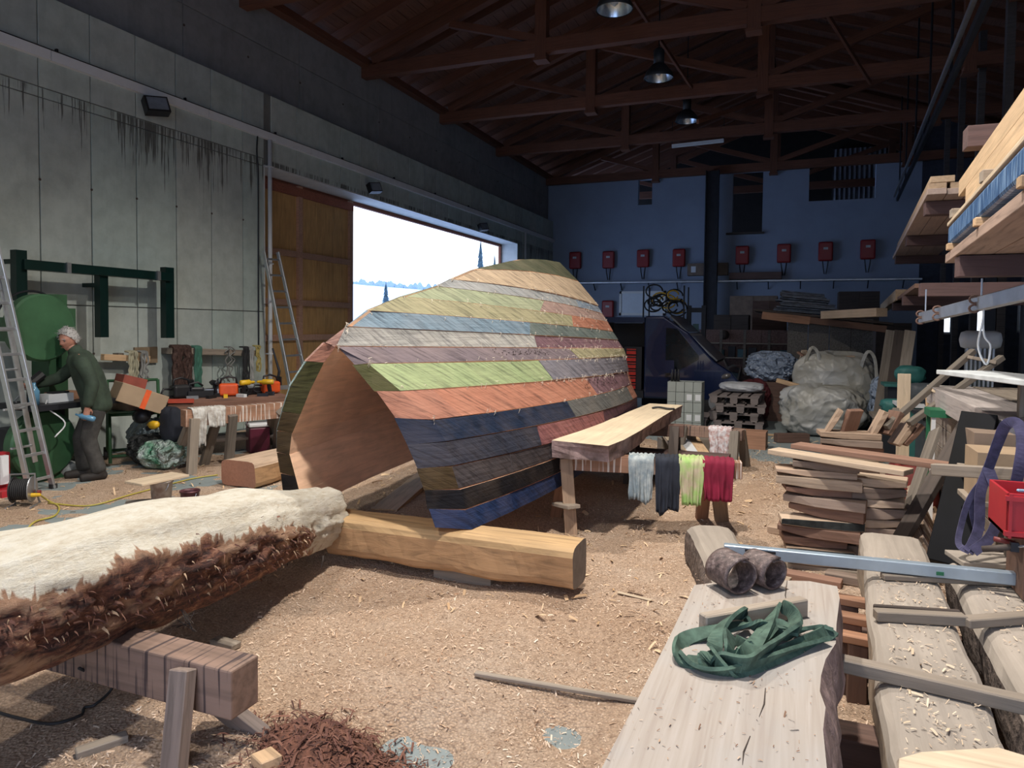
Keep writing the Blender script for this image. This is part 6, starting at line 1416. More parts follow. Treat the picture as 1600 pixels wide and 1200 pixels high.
# workbench
A, Bq = W(262, 627, d=8.7), W(452, 621, d=9.5); A.z = Bq.z = .74
wd_ = (Bq - A).normalized(); nd = Vector((-wd_.y, wd_.x, 0))
wb = thing('workbench', 'long wooden workbench full of power tools by the concrete wall', 'workbench', (A + Bq) / 2 - Vector((0, 0, .74)))
for k in range(4): plank('bench_board', A + nd * (.09 + .175 * k) + Vector((0, 0, -.02)), Bq + nd * (.09 + .175 * k) + Vector((0, 0, -.02)), .17, .04, wood('bench_board', (.25, .13, .09)), wb)
plank('apron', A + nd * .02 + Vector((0, 0, -.12)), Bq + nd * .02 + Vector((0, 0, -.12)), .035, .16, wood('bench_apron', (.24, .12, .08)), wb)
for t_ in (.03, .97):
    for s in (.07, .62): p = A.lerp(Bq, t_) + nd * s; plank('leg', (p.x, p.y, .70), (p.x, p.y, .0), .09, .09, grey_w, wb, up=(0, 1, 0))
plank('lower_shelf', A + nd * .35 + Vector((0, 0, -.55)), Bq + nd * .35 + Vector((0, 0, -.55)), .55, .03, dark_w, wb)
MB().bar(A + Vector((0, 0, -.0)) - nd * .01, A.lerp(Bq, .2) - nd * .01 + Vector((0, 0, -.01)), .03, .05).build('red_edge', plain('red_paint', (.45, .06, .03), .5), wb)
def on_bench(t, s): return A.lerp(Bq, t) + nd * s
def rotframe(c, a): return Matrix.Translation(Vector(c)) @ Matrix.Rotation(a, 4, 'Z')
wa = math.atan2(wd_.y, wd_.x)
def chainsaw(c, a, body, lab, bar=True):
    t = thing('chainsaw', lab, 'chainsaw', c); M = rotframe(c, a)
    bevel(MB().box((0, 0, .09), (.24, .17, .16), M).build('motor_body', body, t), .03, 3)
    MB().tube([M @ Vector(q) for q in ((-.1, .0, .16), (-.09, 0, .24), (.0, 0, .26), (.09, 0, .23), (.11, 0, .15))], .014, 7).build('top_handle', black_p, t, smooth=True)
    MB().tube([M @ Vector(q) for q in ((-.12, .0, .12), (-.22, 0, .13), (-.25, 0, .07), (-.20, 0, .03), (-.12, 0, .03))], .014, 7).build('rear_handle', black_p, t, smooth=True)
    MB().box((.135, 0, .17), (.015, .12, .12), M).build('hand_guard', black_p, t)
    if bar: MB().box((.30, .05, .07), (.38, .012, .06), M).build('guide_bar', steel, t)
    return t
def drill(c, a, col, lab):
    t = thing('cordless_drill', lab, 'drill', c); M = rotframe(c, a)
    MB().lathe([(.02, -.1), (.035, -.09), (.038, .04), (.02, .06), (.018, .11), (.004, .13)], 12, M @ Matrix.Translation((0, 0, .18)) @ Matrix.Rotation(R(90), 4, 'Y')).build('motor_housing', col, t, smooth=True)
    MB().bar(M @ Vector((-.03, 0, .17)), M @ Vector((-.05, 0, .05)), .035, .04, up=(1, 0, 0)).build('grip', black_p, t); MB().box((-.05, 0, .025), (.10, .07, .05), M).build('battery', black_p, t)
    return t
def planer(c, a, col, lab):
    t = thing('hand_planer', lab, 'planer', c); M = rotframe(c, a)
    MB().box((0, 0, .05), (.30, .09, .08), M).build('planer_body', black_p, t); bevel(MB().box((-.04, 0, .11), (.16, .08, .06), M).build('motor_cover', col, t), .02, 2)
    MB().tube([M @ Vector(q) for q in ((-.12, 0, .12), (-.13, 0, .18), (-.03, 0, .20), (.03, 0, .15))], .014, 7).build('handle', black_p, t, smooth=True)
chainsaw(on_bench(.13, .30), wa + .3, black_p, 'black chainsaw with a pale bar at the left end of the workbench')
planer(on_bench(.28, .25), wa, black_p, 'black electric planer on the left half of the workbench')
drill(on_bench(.40, .33), wa + 1.8, black_p, 'upright black drill in the middle of the workbench')
chainsaw(on_bench(.52, .3), wa + 2.9, orange_p, 'orange chainsaw in the middle of the workbench', True)
drill(on_bench(.66, .2), wa + .4, yellow_p, 'yellow cordless drill right of the orange chainsaw on the workbench')
planer(on_bench(.73, .4), wa + .5, plain('grey_tool', (.3, .32, .34), .5), 'grey planer behind the yellow drill on the workbench')
drill(on_bench(.83, .2), wa + 2.6, yellow_p, 'yellow cordless drill near the right end of the workbench')
chainsaw(on_bench(.90, .42), wa + .2, orange_p, 'orange chainsaw with black handles at the right end of the workbench')
for i, (t_, s) in enumerate(((.2, .12), (.35, .1), (.47, .12), (.6, .1), (.78, .08))):
    c = on_bench(t_, s); M = rotframe(c, wa + i * .7); MB().box((0, 0, .02), (.14, .05, .04), M).build('tool_part', [steel, black_p, yellow_p, white_p, dsteel][i], label='small %s part on the front edge of the workbench' % ['metal', 'black', 'yellow', 'white', 'dark metal'][i], cat='tool')
hz_ = on_bench(.97, .5); MB().tube([hz_ + Vector((0, 0, .0)), hz_ + Vector((.02, .04, .3)), hz_ + Vector((-.06, .0, .62))], [.02, .02, .012], 7).build('crowbar', dsteel, label='dark bar standing on the right end of the workbench against the wall', cat='bar')
# dripping trestle with the white rags
da, db = W(286, 652, d=7.95), W(447, 640, d=8.9); da.z = db.z = .63
t4 = thing('trestle', 'trestle with white paint drips before the workbench, white rags over its left end', 'trestle', ((da.x + db.x) / 2, (da.y + db.y) / 2, 0))
plank('beam', da, db, .13, .19, dripw, t4, sub=4, wob=.004); dn = (db - da).normalized(); dq = Vector((dn.y, -dn.x, 0))
for t_, s, off in ((.06, 1, -.03), (.10, -1, .02), (.38, 1, 0), (.34, -1, .0)):
    pass
def lg(t_, s, px, py):
    top = da.lerp(db, t_) + dq * s * .085; q = W(px, py, Z=hat(-5.8, 5)); plank('leg', top, (q.x, q.y, -.0), .10, .07, grey_w if t_ > .2 else pine_grey, t4, up=dq)
lg(.07, 1, 299, 741); lg(.12, -1, 270, 728); lg(.42, 1, 357, 727); lg(.35, -1, 318, 727); lg(.90, 1, 432, 700); lg(.88, -1, 425, 690)
wr_ = plain('white_rag', (.58, .57, .54), .9, nz=.2, scale=14, bmp=.4, c2=(.32, .28, .24))
def rg4(px, w_, fr, bk, mat, lab, sd_):
    t_ = (px - 286) / (447 - 286); c = da.lerp(db, t_) + Vector((0, 0, .098)); rag('rag', c, dn, w_, fr, bk, .067, mat, lab, sd_)
rg4(306, .17, .42, .2, wr_, 'long white rag hanging from the left end of the dripping trestle', 3); rg4(330, .22, .22, .2, wr_, 'bunched white rag on the dripping trestle, right of the long one', 8)
# clothes and bag left of it
kx = W(268, 660, d=8.3)
sack('dark_garment', (kx.x, kx.y, .30), .14, .10, .40, plain('navy_cloth', (.012, .015, .025), .9, bmp=.3), 61, 'dark work garment bundled at the left end of the workbench', 'garment', nu=24, nv=14, fold=.2)
plank('garment_box', (kx.x, kx.y, .0), (kx.x, kx.y, .30), .25, .22, dark_w, up=(0, 1, 0), label='dark box under the bundled garment beside the workbench', cat='box')
# cooler box
cq = W(403, 706, Z=0); ck_ = thing('cooler_box', 'dark maroon cooler box with white lid under the workbench', 'cooler box', (cq.x, cq.y, 0)); Mq = rotframe((cq.x, cq.y, 0), wa)
bevel(MB().box((0, 0, .17), (.26, .24, .34), Mq).build('box_body', plain('maroon_plastic', (.10, .01, .03), .45), ck_), .02); bevel(MB().box((0, 0, .37), (.28, .26, .05), Mq).build('lid', white_p, ck_), .015)
MB().tube([Mq @ Vector(q) for q in ((-.14, 0, .34), (-.13, -.02, .44), (.13, -.02, .44), (.14, 0, .34))], .01, 6).build('carry_handle', plain('maroon_plastic', (.1, .01, .03)), ck_)
# boxes and green trolley
tq = W(212, 722, Z=0.0); tr_ = thing('green_trolley', 'green metal trolley frame carrying a long carton, right of the man', 'trolley', (tq.x, tq.y, 0))
Mt = rotframe((tq.x, tq.y, 0), wa)
for x in (-.28, .28):
    MB().tube([Mt @ Vector(q) for q in ((x, -.2, .04), (x, -.1, .62), (x, .2, .66), (x, .28, .98))], .02, 8).build('frame_tube', green_mach, tr_, smooth=True)
    MB().tube([Mt @ Vector(q) for q in ((x, .3, .04), (x, .2, .64))], .02, 8).build('frame_tube', green_mach, tr_, smooth=True)
for q0, q1 in (((-.28, -.1, .6), (.28, -.1, .6)), ((-.28, .2, .64), (.28, .2, .64)), ((-.28, .28, .98), (.28, .28, .98)), ((-.28, -.18, .12), (.28, -.18, .12)), ((-.28, .28, .12), (.28, .28, .12))): MB().tube([Mt @ Vector(q0), Mt @ Vector(q1)], .018, 8).build('frame_tube', green_mach, tr_, smooth=True)
for x in (-.3, .3): MB().lathe([(.02, -.02), (.08, -.02), (.08, .02), (.02, .02)], 16, Mt @ Matrix.Translation((x, .34, .08)) @ Matrix.Rotation(R(90), 4, 'Y')).build('wheel', rubber, tr_, smooth=True)
MB().box((0, .05, .63), (.6, .36, .02), Mt).build('tray', green_mach, tr_)
cbx = thing('long_carton', 'long tilted cardboard box with an orange strap, right of the man', 'box', Mt @ Vector((0, .05, .64)))
a, b = W(180, 610, d=8.15), W(252, 632, d=8.5); plank('carton', a, b, .34, .22, card, cbx, bev=.006); q = a.lerp(b, .55); dr_ = (b - a).normalized(); plank('orange_strap', q - dr_ * .03, q + dr_ * .03, .346, .226, plain('orange_tape', (.8, .12, .03), .5), cbx, bev=0)
plank('carton_rest', Mt @ Vector((-.05, .05, .645)), Mt @ Vector((-.05, .05, .74)), .3, .3, card_d, label='low dusty box between the trolley and the long carton', cat='box', up=(0, 1, 0))
ra_, rb2 = W(186, 592, d=8.3), W(222, 600, d=8.5); plank('red_box', ra_, rb2, .25, .12, plain('brick_red_box', (.25, .06, .04), .7), label='brick red box lying on the long tilted carton', cat='box')
mtr = W(226, 640, d=8.0)
for i, (px, py, d_, r1, m_, lab, cat) in enumerate(((240, 664, 8.3, .05, yellow_p, 'yellow and black tool lying on the heap right of the trolley', 'tool'), (222, 650, 8.4, .09, dsteel, 'dark motor on the heap beside the trolley', 'motor'))):
    c = W(px, py, d=d_); t = thing('heap_tool', lab, cat, c); MB().lathe([(.02, -.12), (r1 * .9, -.1), (r1, .0), (r1 * .8, .1), (.02, .12)], 14, Matrix.Translation(c) @ Matrix.Rotation(R(80), 4, 'Y') @ Matrix.Rotation(.4, 4, 'X')).build('tool_body', m_, t, smooth=True); MB().bar(c + Vector((-.1, 0, -.05)), c + Vector((.14, .02, .05)), .05, .05).build('tool_handle', black_p, t)
hb_ = W(238, 700, d=8.5); sack('dark_heap', (hb_.x, hb_.y, 0), .28, .2, .36, crumple('dark_heap_cloth', (.02, .022, .022), 5.0, .7), 71, 'dark heap of covers behind the plastic bags', 'cover heap', fold=.2)
greenp = crumple('printed_plastic_bag', (.40, .45, .44), 6.0, .35, 1.0, (.03, .18, .09))
c = gz(245, 733); sack('plastic_bag', (c.x, c.y + .1, hat(c.x, c.y) * .8), .26, .2, .32, greenp, 81, 'crumpled green and white plastic sack on the floor, right of the man', 'plastic bag', fold=.13, lump=.3)
c = gz(222, 722); sack('plastic_bag', (c.x - .05, c.y + .22, 0), .30, .2, .50, crumple('clear_bag', (.30, .35, .35), 6.0, .3), 83, 'clear crumpled plastic bag leaning against the trolley', 'plastic bag', fold=.13, lump=.3)
c = gz(98, 742); sack('plastic_bag', (c.x, c.y, 0), .16, .12, .16, plain('grey_bag', (.28, .3, .3), .4, bmp=.4), 85, 'small grey plastic bag on the floor left of the man', 'plastic bag', fold=.15, nu=28, nv=14)
# red/white thing at the left edge
p = W(6, 735, d=7.0); t = thing('red_jack_stand', 'red machine part with a white plate at the left edge behind the cable reel', 'machine', (p.x, p.y, 0)); MB().box((p.x - .05, p.y, .2), (.10, .12, .40)).build('red_column', red_p, t); MB().box((p.x + .03, p.y - .03, .24), (.06, .08, .28)).build('white_plate', white_p, t); MB().box((p.x, p.y, .03), (.4, .3, .06)).build('base', red_p, t)
# bandsaw
BX = -7.55; wc = W(57, 512, X=BX + .12)
bs = thing('bandsaw', 'big old green bandsaw with round wheel covers, left of the man', 'bandsaw', (BX, wc.y, 0))
def disc(name, c, r_, t_, mat, parent): return MB().lathe([(.01, 0), (r_ - .02, 0), (r_, .02), (r_, t_)], 48, Matrix.Translation(c) @ Matrix.Rotation(R(-90), 4, 'Y') @ Matrix.Translation((0, 0, -t_ + .0))).build(name, mat, parent, smooth=False)
up_ = disc('wheel_cover', (BX + .12, wc.y, wc.z), .355, .12, green_mach, bs)
MB().tube([(BX + .06, wc.y + .385 * math.cos(a), wc.z + .385 * math.sin(a)) for a in np.linspace(-.3, 2.7, 24)], .012, 6).build('guard_band', dsteel, up_)
MB().lathe([(.0, 0), (.03, 0), (.03, .05), (.0, .05)], 12, Matrix.Translation((BX + .12, wc.y, wc.z)) @ Matrix.Rotation(R(90), 4, 'Y')).build('hub_bolt', dsteel, up_)
disc('wheel_cover', (BX + .12, wc.y + .0, .40), .36, .12, green_mach, bs)
MB().box((BX - .18, wc.y + .35, 1.0), (.28, .22, 2.0)).build('frame_column', green_mach, bs); MB().box((BX - .12, wc.y + .1, .05), (.6, .9, .1)).build('base_plate', green_mach, bs)
pp = W(105, 528, X=BX + .0); MB().box((BX - .0, pp.y, pp.z), (.05, .17, .66), None).build('guide_plate', green_mach, bs)
MB().box((BX - .1, wc.y, wc.z - .02), (.26, .5, .25)).build('wheel_bracket', green_mach, bs); MB().box((BX - .1, wc.y, .45), (.26, .5, .25)).build('wheel_bracket', dsteel, bs)
tbz = .84; MB().box((BX + .12, wc.y + .28, tbz - .03), (.62, 1.02, .06)).build('saw_table', dsteel, bs); MB().box((BX - .05, wc.y + .2, .55), (.2, .3, .5)).build('table_bracket', dsteel, bs)
wdv = W(88, 628, X=BX + .2); t = thing('charger', 'small white charger box on the bandsaw table', 'charger', (BX + .2, wdv.y, tbz)); MB().box((BX + .2, wdv.y, tbz + .045), (.16, .28, .09)).build('charger_box', white_p, t); MB().box((BX + .2, wdv.y + .02, tbz + .10), (.10, .18, .02)).build('battery_slot', black_p, t)
MB().tube(spline([(BX + .25, wdv.y - .14, tbz + .03), (BX + .34, wdv.y - .2, tbz - .04), (BX + .47, wdv.y - .1, tbz - .2), (BX + .45, wdv.y - .2, tbz - .34)], 5), .008, 5).build('white_cable', white_p, t, smooth=True)
bq = W(53, 618, X=BX + .3); MB().lathe([(.02, 0), (.05, .0), (.052, .14), (.03, .18), (.018, .2), (.018, .23)], 16, Matrix.Translation((BX + .3, bq.y, tbz))).build('water_bottle', plain('blue_clear_bottle', (.10, .25, .40), .15, nz=.1), label='blue plastic bottle on the bandsaw table behind the ladder', cat='bottle', smooth=True)
bq = W(70, 600, X=BX + .3); MB().tube([(BX + .1, bq.y, tbz), (BX + .1, bq.y, tbz + .22), (BX + .12, bq.y + .1, tbz + .3)], .05, 8).build('blade_guide', black_p, bs)
bq = W(112, 622, X=BX + .2); MB().box((BX + .05, bq.y, tbz + .045), (.15, .3, .09)).build('wood_tray', larch, label='reddish wooden tray on the bandsaw table behind the man', cat='tray')
# ladders
def ladder(name, lab, fl, fr, tl_, tr2, n, w=.028, h=.06, first=.5, stay=None):
    t = thing(name, lab, 'ladder', (fl + fr) / 2)
    acr = (fr - fl).normalized(); ln = (tl_ - fl).normalized(); nn_ = acr.cross(ln)
    plank('rail', fl, tl_, w, h, alu, t, up=nn_); plank('rail', fr, tr2, w, h, alu, t, up=nn_)
    for k in range(n):
        u = (k + first) / n; a, b = fl.lerp(tl_, u), fr.lerp(tr2, u); plank('rung', a, b, .03, .028, alu, t, up=nn_, bev=.003)
    for f in (fl, fr): MB().box((f.x, f.y, f.z + .02), (.05, .06, .05)).build('rubber_foot', rubber, t)
    return t
fl, fr = W(47, 772, Z=0), W(83, 763, Z=0)
dl, dr2 = W(0, 552, d=6.75), W(0, 407, d=6.95)
vl = (dl - fl) / (dl.z) * 3.0; vr = (dr2 - fr) / dr2.z * 3.0; vl = (vl + vr) / 2; 
lad = ladder('aluminium_ladder', 'tall aluminium ladder leaning at the left edge before the bandsaw', fl, fr, fl + vl, fr + vr, 12)
b0, b1 = W(55, 722, d=7.3), W(3, 448, d=7.0); dv_ = (b1 - b0); plank('stay_rail', b0, b0 + dv_ * 1.3, .025, .05, alu, lad); 
for k in range(5): q = b0 + dv_ * (.1 + .22 * k); plank('rung', q, q + (fr - fl) * -.9, .025, .022, alu, lad)
x_ = -7.35; f1, f2 = Vector((x_, 9.25, 0)), Vector((x_, 9.72, 0)); tA, tB = W(412, 392, X=LX + .12), W(434, 394, X=LX + .12)
ladder('aluminium_ladder', 'aluminium ladder leaning on the wall left of the sliding door', f1, f2, tA, tB, 11)
# cable reel
rc = gz(36, 790); t = thing('cable_reel', 'black cable reel with a grey stand on the floor, bottom of the ladder', 'cable reel', (rc.x, rc.y, rc.z)); rcz = rc.z + .15; Mr = Matrix.Translation((rc.x, rc.y, rcz)) @ Matrix.Rotation(R(35), 4, 'Z') @ Matrix.Rotation(R(90), 4, 'Y')
for s in (-.075, .075): MB().lathe([(.03, -.006), (.115, -.006), (.12, 0), (.115, .006), (.03, .006)], 28, Mr @ Matrix.Translation((0, 0, s))).build('flange', steel if s > 0 else black_p, t, smooth=False)
wnd = MB()
for k in range(9): wnd.tube([Mr @ Vector((.09 * math.cos(a), .09 * math.sin(a), -.065 + .016 * k)) for a in np.linspace(0, 2 * math.pi, 21)], .008, 5)
wnd.build('wound_cable', rubber, t, smooth=True)
MB().tube([Mr @ Vector(q) for q in ((.15, -.10, -.1), (.15, .10, -.1), (.0, .0, -.1), (-.14, 0, -.1), (-.14, 0, .1), (0, 0, .1), (.15, .1, .1), (.15, -.1, .1))], .01, 6).build('tube_stand', steel, t)
pl_ = Mr @ Vector((.05, .05, .10)); MB().lathe([(.0, 0), (.02, 0), (.02, .05), (0, .05)], 10, Mr @ Matrix.Translation((.04, .04, .08))).build('socket', plain('dark_red_handle', (.2, .03, .03)), t); MB().lathe([(.0, 0), (.02, 0), (.016, .07), (0, .08)], 10, Mr @ Matrix.Translation((.05, -.03, .08))).build('yellow_plug', yellow_p, t)
yc_ = plain('yellow_cord', (.50, .42, .08), .5)
MB().tube(spline([Mr @ Vector((.05, -.03, .15)), gz(75, 782, .012), gz(92, 792, .012), gz(85, 806, .012), gz(55, 815, .012), gz(38, 832, .012)], 8), .008, 6).build('yellow_cord', yc_, label='yellow cord running from the cable reel towards the big log', cat='cord', smooth=True)
MB().tube(spline([gz(75, 786, .012), gz(140, 790, .012), gz(200, 774, .012), gz(245, 762, .012), gz(300, 748, .012), gz(340, 742, .012)], 8), .007, 6).build('yellow_cord', yc_, label='thin yellow cord crossing the floor behind the paint bucket', cat='cord', smooth=True)
# slab with bucket, tin and small board
sq = W(250, 795, Z=.0); sl_o = Vector((sq.x, sq.y + .25, .0))
pp0, pp1 = W(195, 790, Z=.13), W(318, 778, Z=.13)
timber('timber_piece', Vector((pp0.x, pp0.y, .075)), Vector((pp1.x + .1, pp1.y - .0, .075)), .34, .15, dusty, wood('reddish_end', (.36, .17, .12)), 77, .4, bark=hewn_side, label='low timber piece behind the big log, carrying the bucket and the tin', cat='timber')
def pail(c, r0, r1, h, mat, lab, cat, name, content, rimm=None):
    t = thing(name, lab, cat, c); M = Matrix.Translation(Vector(c))
    MB().lathe([(.0, .0), (r0, 0), (r1, h), (r1 + .006, h), (r1 + .006, h - .012), (r1 - .004, h), (r1 - .006, h - .02), (r0 * .98, .02), (0, .02)], 28, M, cap=False).build('wall', mat, t, smooth=True)
    MB().lathe([(.0, h - .03), (r1 - .01, h - .03)], 24, M, cap=False).build('content', content, t)
    MB().tube([(c[0] + (r1 + .004) * math.cos(a), c[1] - (r1 + .006) * abs(math.sin(a)) * .35 - .01, c[2] + h - .02 - .10 * math.sin(a)) for a in np.linspace(0, math.pi, 12)], .003, 5).build('wire_handle', steel, t)
bpz = .155; q = W(248, 782, Z=bpz); pail((q.x, q.y + .03, bpz), .078, .092, .17, plain('dirty_white_bucket', (.50, .46, .42), .5, nz=.2, scale=8, c2=(.25, .18, .15)), 'dirty white paint bucket under a small board, on the low timber', 'bucket', 'paint_bucket', white_p)
q2 = W(294, 779, Z=bpz); pail((q2.x, q2.y + .02, bpz), .075, .08, .07, plain('tin_with_red_drips', (.14, .05, .06), .4, .3, .3, 12), 'open paint tin with dark red drips right of the bucket', 'paint tin', 'paint_tin', plain('dark_paint', (.05, .01, .02), .2))
a, b = W(208, 756, Z=bpz + .185), W(282, 741, Z=bpz + .185); plank('small_board', a, b, .24, .022, pine_pale, sub=4, wob=.004, label='small pale board lying over the paint bucket', cat='board')

# ================================================================== THE MAN
fwd = Vector((-.62, -.78, 0)).normalized(); lft = Vector((-fwd.y, fwd.x, 0))
mo = W(150, 747, Z=.0); mo = Vector((mo.x, mo.y, hat(mo.x, mo.y)))
HS = .93
def J(f, l, z): return (fwd * f + lft * l + Vector((0, 0, z))) * HS
def skin_obj(name, joints, edges, mat, parent=None, vox=.012, smooth=4, cap=None, **kw):
    """tapered limbs between joints, merged into one continuous surface"""
    m = MB(); n = 14
    def rad(j): return j[3] if isinstance(j[3], tuple) else (j[3], j[3])
    for a, b in edges:
        pa, pb = J(*joints[a][:3]), J(*joints[b][:3]); ra, rb = rad(joints[a]), rad(joints[b]); t = (pb - pa).normalized()
        u_ = lft - t * lft.dot(t)
        if u_.length < .2: u_ = fwd - t * fwd.dot(t)
        u_.normalize(); w_ = t.cross(u_).normalized(); vs = []; prof = []
        for k in range(4): c_ = math.cos(math.pi / 2 * (1 - k / 4)); s_ = math.sin(math.pi / 2 * (1 - k / 4)); prof.append((pa - t * s_ * min(ra) * .6, c_, ra))
        prof.append((pa, 1, ra)); prof.append((pa.lerp(pb, .5), 1, ((ra[0] + rb[0]) / 2, (ra[1] + rb[1]) / 2))); prof.append((pb, 1, rb))
        for k in range(1, 5): c_ = math.cos(math.pi / 2 * k / 4); s_ = math.sin(math.pi / 2 * k / 4); prof.append((pb + t * s_ * min(rb) * .6, c_, rb))
        for p_, c_, r_ in prof:
            c_ = max(c_, .03)
            for q in range(n): an = 2 * math.pi * q / n; vs.append(p_ + (w_ * math.cos(an) * r_[0] + u_ * math.sin(an) * r_[1]) * c_ * HS)
        R_ = len(prof); fs = [(i * n + q, i * n + (q + 1) % n, (i + 1) * n + (q + 1) % n, (i + 1) * n + q) for i in range(R_ - 1) for q in range(n)] + [tuple(range(n))[::-1], tuple((R_ - 1) * n + q for q in range(n))]
        b_ = len(m.v); m.add(vs, fs)
    o = link(name, m.mesh(name), mat, parent, Matrix.Translation(mo))
    rm = o.modifiers.new('union', 'REMESH'); rm.mode = 'VOXEL'; rm.voxel_size = vox; rm.use_smooth_shade = True
    if smooth: sm_ = o.modifiers.new('smooth', 'SMOOTH'); sm_.iterations = smooth; sm_.factor = .5
    return tag(o, **kw)
flesh = plain('weathered_skin', (.42, .20, .14), .6, nz=.1, scale=20); jacket = plain('green_jacket_cloth', (.034, .055, .036), .85, nz=.2, scale=7, bmp=.35, dist=.02); trous = plain('grey_work_trousers', (.06, .058, .055), .9, nz=.25, scale=7, bmp=.3, dist=.02); boot = plain('dark_boots', (.025, .02, .018), .7)
HL = (.05, .29, .80)
def hand(base, dirf, side, start, J_, E_, rr=.0085):
    """palm + five fingers; base wrist index start"""
    b = Vector(base); d = Vector(dirf).normalized(); s = Vector(side).normalized(); n = d.cross(s).normalized()
    i0 = len(J_); J_.append((*(b + d * .05), (.034, .018))); E_.append((start, i0))
    J_.append((*(b + d * .085), (.036, .016))); E_.append((i0, i0 + 1)); pi = i0 + 1
    for k, (o, L) in enumerate(((-.028, .065), (-.009, .075), (.010, .07), (.028, .055))):
        p0 = b + d * .10 + s * o; p1 = p0 + d * L * .5 + n * .014; p2 = p0 + d * L * .75 + n * .042
        j = len(J_); J_.append((*p0, rr)); J_.append((*p1, rr * .95)); J_.append((*p2, rr * .8)); E_ += [(pi, j), (j, j + 1), (j + 1, j + 2)]
    p0 = b + d * .035 - s * .036; p1 = p0 + d * .03 - s * .02 + n * .012; p2 = p1 + d * .028 + n * .015
    j = len(J_); J_.append((*p0, .011)); J_.append((*p1, .010)); J_.append((*p2, .008)); E_ += [(i0, j), (j, j + 1), (j + 1, j + 2)]
bj = [(0, 0, .93, .10), (.05, 0, 1.12, .09), (.12, 0, 1.32, .11), (.16, 0, 1.42, .07), (.215, 0, 1.51, .055),
      (.13, .17, 1.40, .06), (.02, .27, 1.13, .045), (.07, .29, .87, .028), (.14, -.17, 1.38, .06), (.36, -.24, 1.17, .045), (.60, -.20, 1.10, .028),
      (0, .10, .88, .085), (.06, .12, .50, .055), (-.04, .13, .10, .04), (.08, .14, .04, .035), (.01, -.10, .88, .085), (.14, -.11, .50, .055), (.12, -.12, .10, .04), (.24, -.12, .04, .035),
      (.25, -.0, 1.56, .06)]
be = [(0, 1), (1, 2), (2, 3), (3, 4), (3, 5), (5, 6), (6, 7), (3, 8), (8, 9), (9, 10), (0, 11), (11, 12), (12, 13), (13, 14), (0, 15), (15, 16), (16, 17), (17, 18), (4, 19)]
hand((.07, .29, .87), (.15, 0, -1), (1, .2, 0), 7, bj, be); hand((.60, -.20, 1.10), (1, .1, -.1), (0, .3, 1), 10, bj, be)
man = skin_obj('person', bj, be, flesh, None, .0055, 1, label='grey-haired man in a dark green jacket beside the green bandsaw, holding a small bottle', cat='person')
jk = [(-.02, 0, .84, (.165, .21)), (.0, 0, .98, (.16, .20)), (.06, 0, 1.18, (.165, .195)), (.12, 0, 1.34, (.15, .185)), (.175, 0, 1.455, (.085, .10)), (.20, 0, 1.50, .075)]
je = [(0, 1), (1, 2), (2, 3), (3, 4), (4, 5)]
jk += [(.13, .18, 1.38, .085), (.07, .24, 1.26, .078), (.02, .28, 1.12, .072), (.045, .29, 1.0, .066), (.065, .29, .895, .056)]; je += [(3, 6), (6, 7), (7, 8), (8, 9), (9, 10)]
jk += [(.15, -.17, 1.37, .085), (.25, -.22, 1.27, .075), (.36, -.24, 1.17, .068), (.48, -.22, 1.13, .062), (.57, -.205, 1.11, .054)]; je += [(3, 11), (11, 12), (12, 13), (13, 14), (14, 15)]
jko = skin_obj('jacket', jk, je, jacket, man, .014, 3)
tj = [(-.0, 0, .90, (.15, .17)), (0, .09, .80, .115), (.04, .115, .62, .098), (.07, .12, .48, .088), (.02, .13, .30, .082), (-.03, .13, .12, .082), (.01, -.09, .80, .115), (.09, -.105, .62, .098), (.15, -.11, .48, .088), (.14, -.115, .30, .082), (.12, -.12, .12, .082)]
skin_obj('trousers', tj, [(0, 1), (1, 2), (2, 3), (3, 4), (4, 5), (0, 6), (6, 7), (7, 8), (8, 9), (9, 10)], trous, man, .014, 2)
for s, f0, l0 in ((1, -.04, .13), (-1, .12, -.12)):
    skin_obj('boot', [(f0, l0, .14, .062), (f0 - .01, l0, .06, .058), (f0 + .08, l0 + .01, .050, (.052, .05)), (f0 + .18, l0 + .02, .038, (.05, .036)), (f0 - .05, l0, .045, .045)], [(0, 1), (1, 2), (2, 3), (1, 4)], boot, man, .01, 2)
# head
hc = Vector((.255, 0, 1.625)); 
yaw = R(48)     # turned a little towards the camera
hm = MB(); nu, nv = 36, 28
def hp_(u, v):
    th = math.pi * v; ph = 2 * math.pi * u; x = math.sin(th) * math.cos(ph); y = math.sin(th) * math.sin(ph); z = math.cos(th)
    # x = face direction; skull
    X = x * .098; Y = y * .076; Z = z * .118
    if x > 0: X *= (1.0 - .08 * max(0, -z)); 
    Y *= 1 - .30 * max(0, -z) ** 1.5; X -= .012 * max(0, z) * max(0, x)
    if x > .2:
        nose = math.exp(-(y / .13) ** 2) * (math.exp(-((z + .22) / .13) ** 2) * .028 + math.exp(-((z + .02) / .2) ** 2) * .010); X += nose
        for s in (-1, 1): X -= .014 * math.exp(-(((y - s * .36) / .17) ** 2 + ((z - .04) / .12) ** 2))
        X += .006 * math.exp(-((z - .19) / .08) ** 2) * (abs(y) < .7)
        X += .008 * math.exp(-(y / .3) ** 2) * (math.exp(-((z + .50) / .05) ** 2) + math.exp(-((z + .62) / .06) ** 2)) - .006 * math.exp(-(y / .33) ** 2) * math.exp(-((z + .56) / .025) ** 2)
        X += .014 * math.exp(-(y / .3) ** 2) * math.exp(-((z + .86) / .13) ** 2)
    return Vector((X, Y, Z))
MH = Matrix.Translation(mo + J(*hc)) @ Matrix.Rotation(math.atan2(fwd.y, fwd.x) + yaw, 4, 'Z') @ Matrix.Rotation(R(14), 4, 'Y')
hm.grid(lambda u, v: MH @ hp_(u, v), nu, nv, closed=True)
hd = hm.build('head', flesh, man, smooth=True)
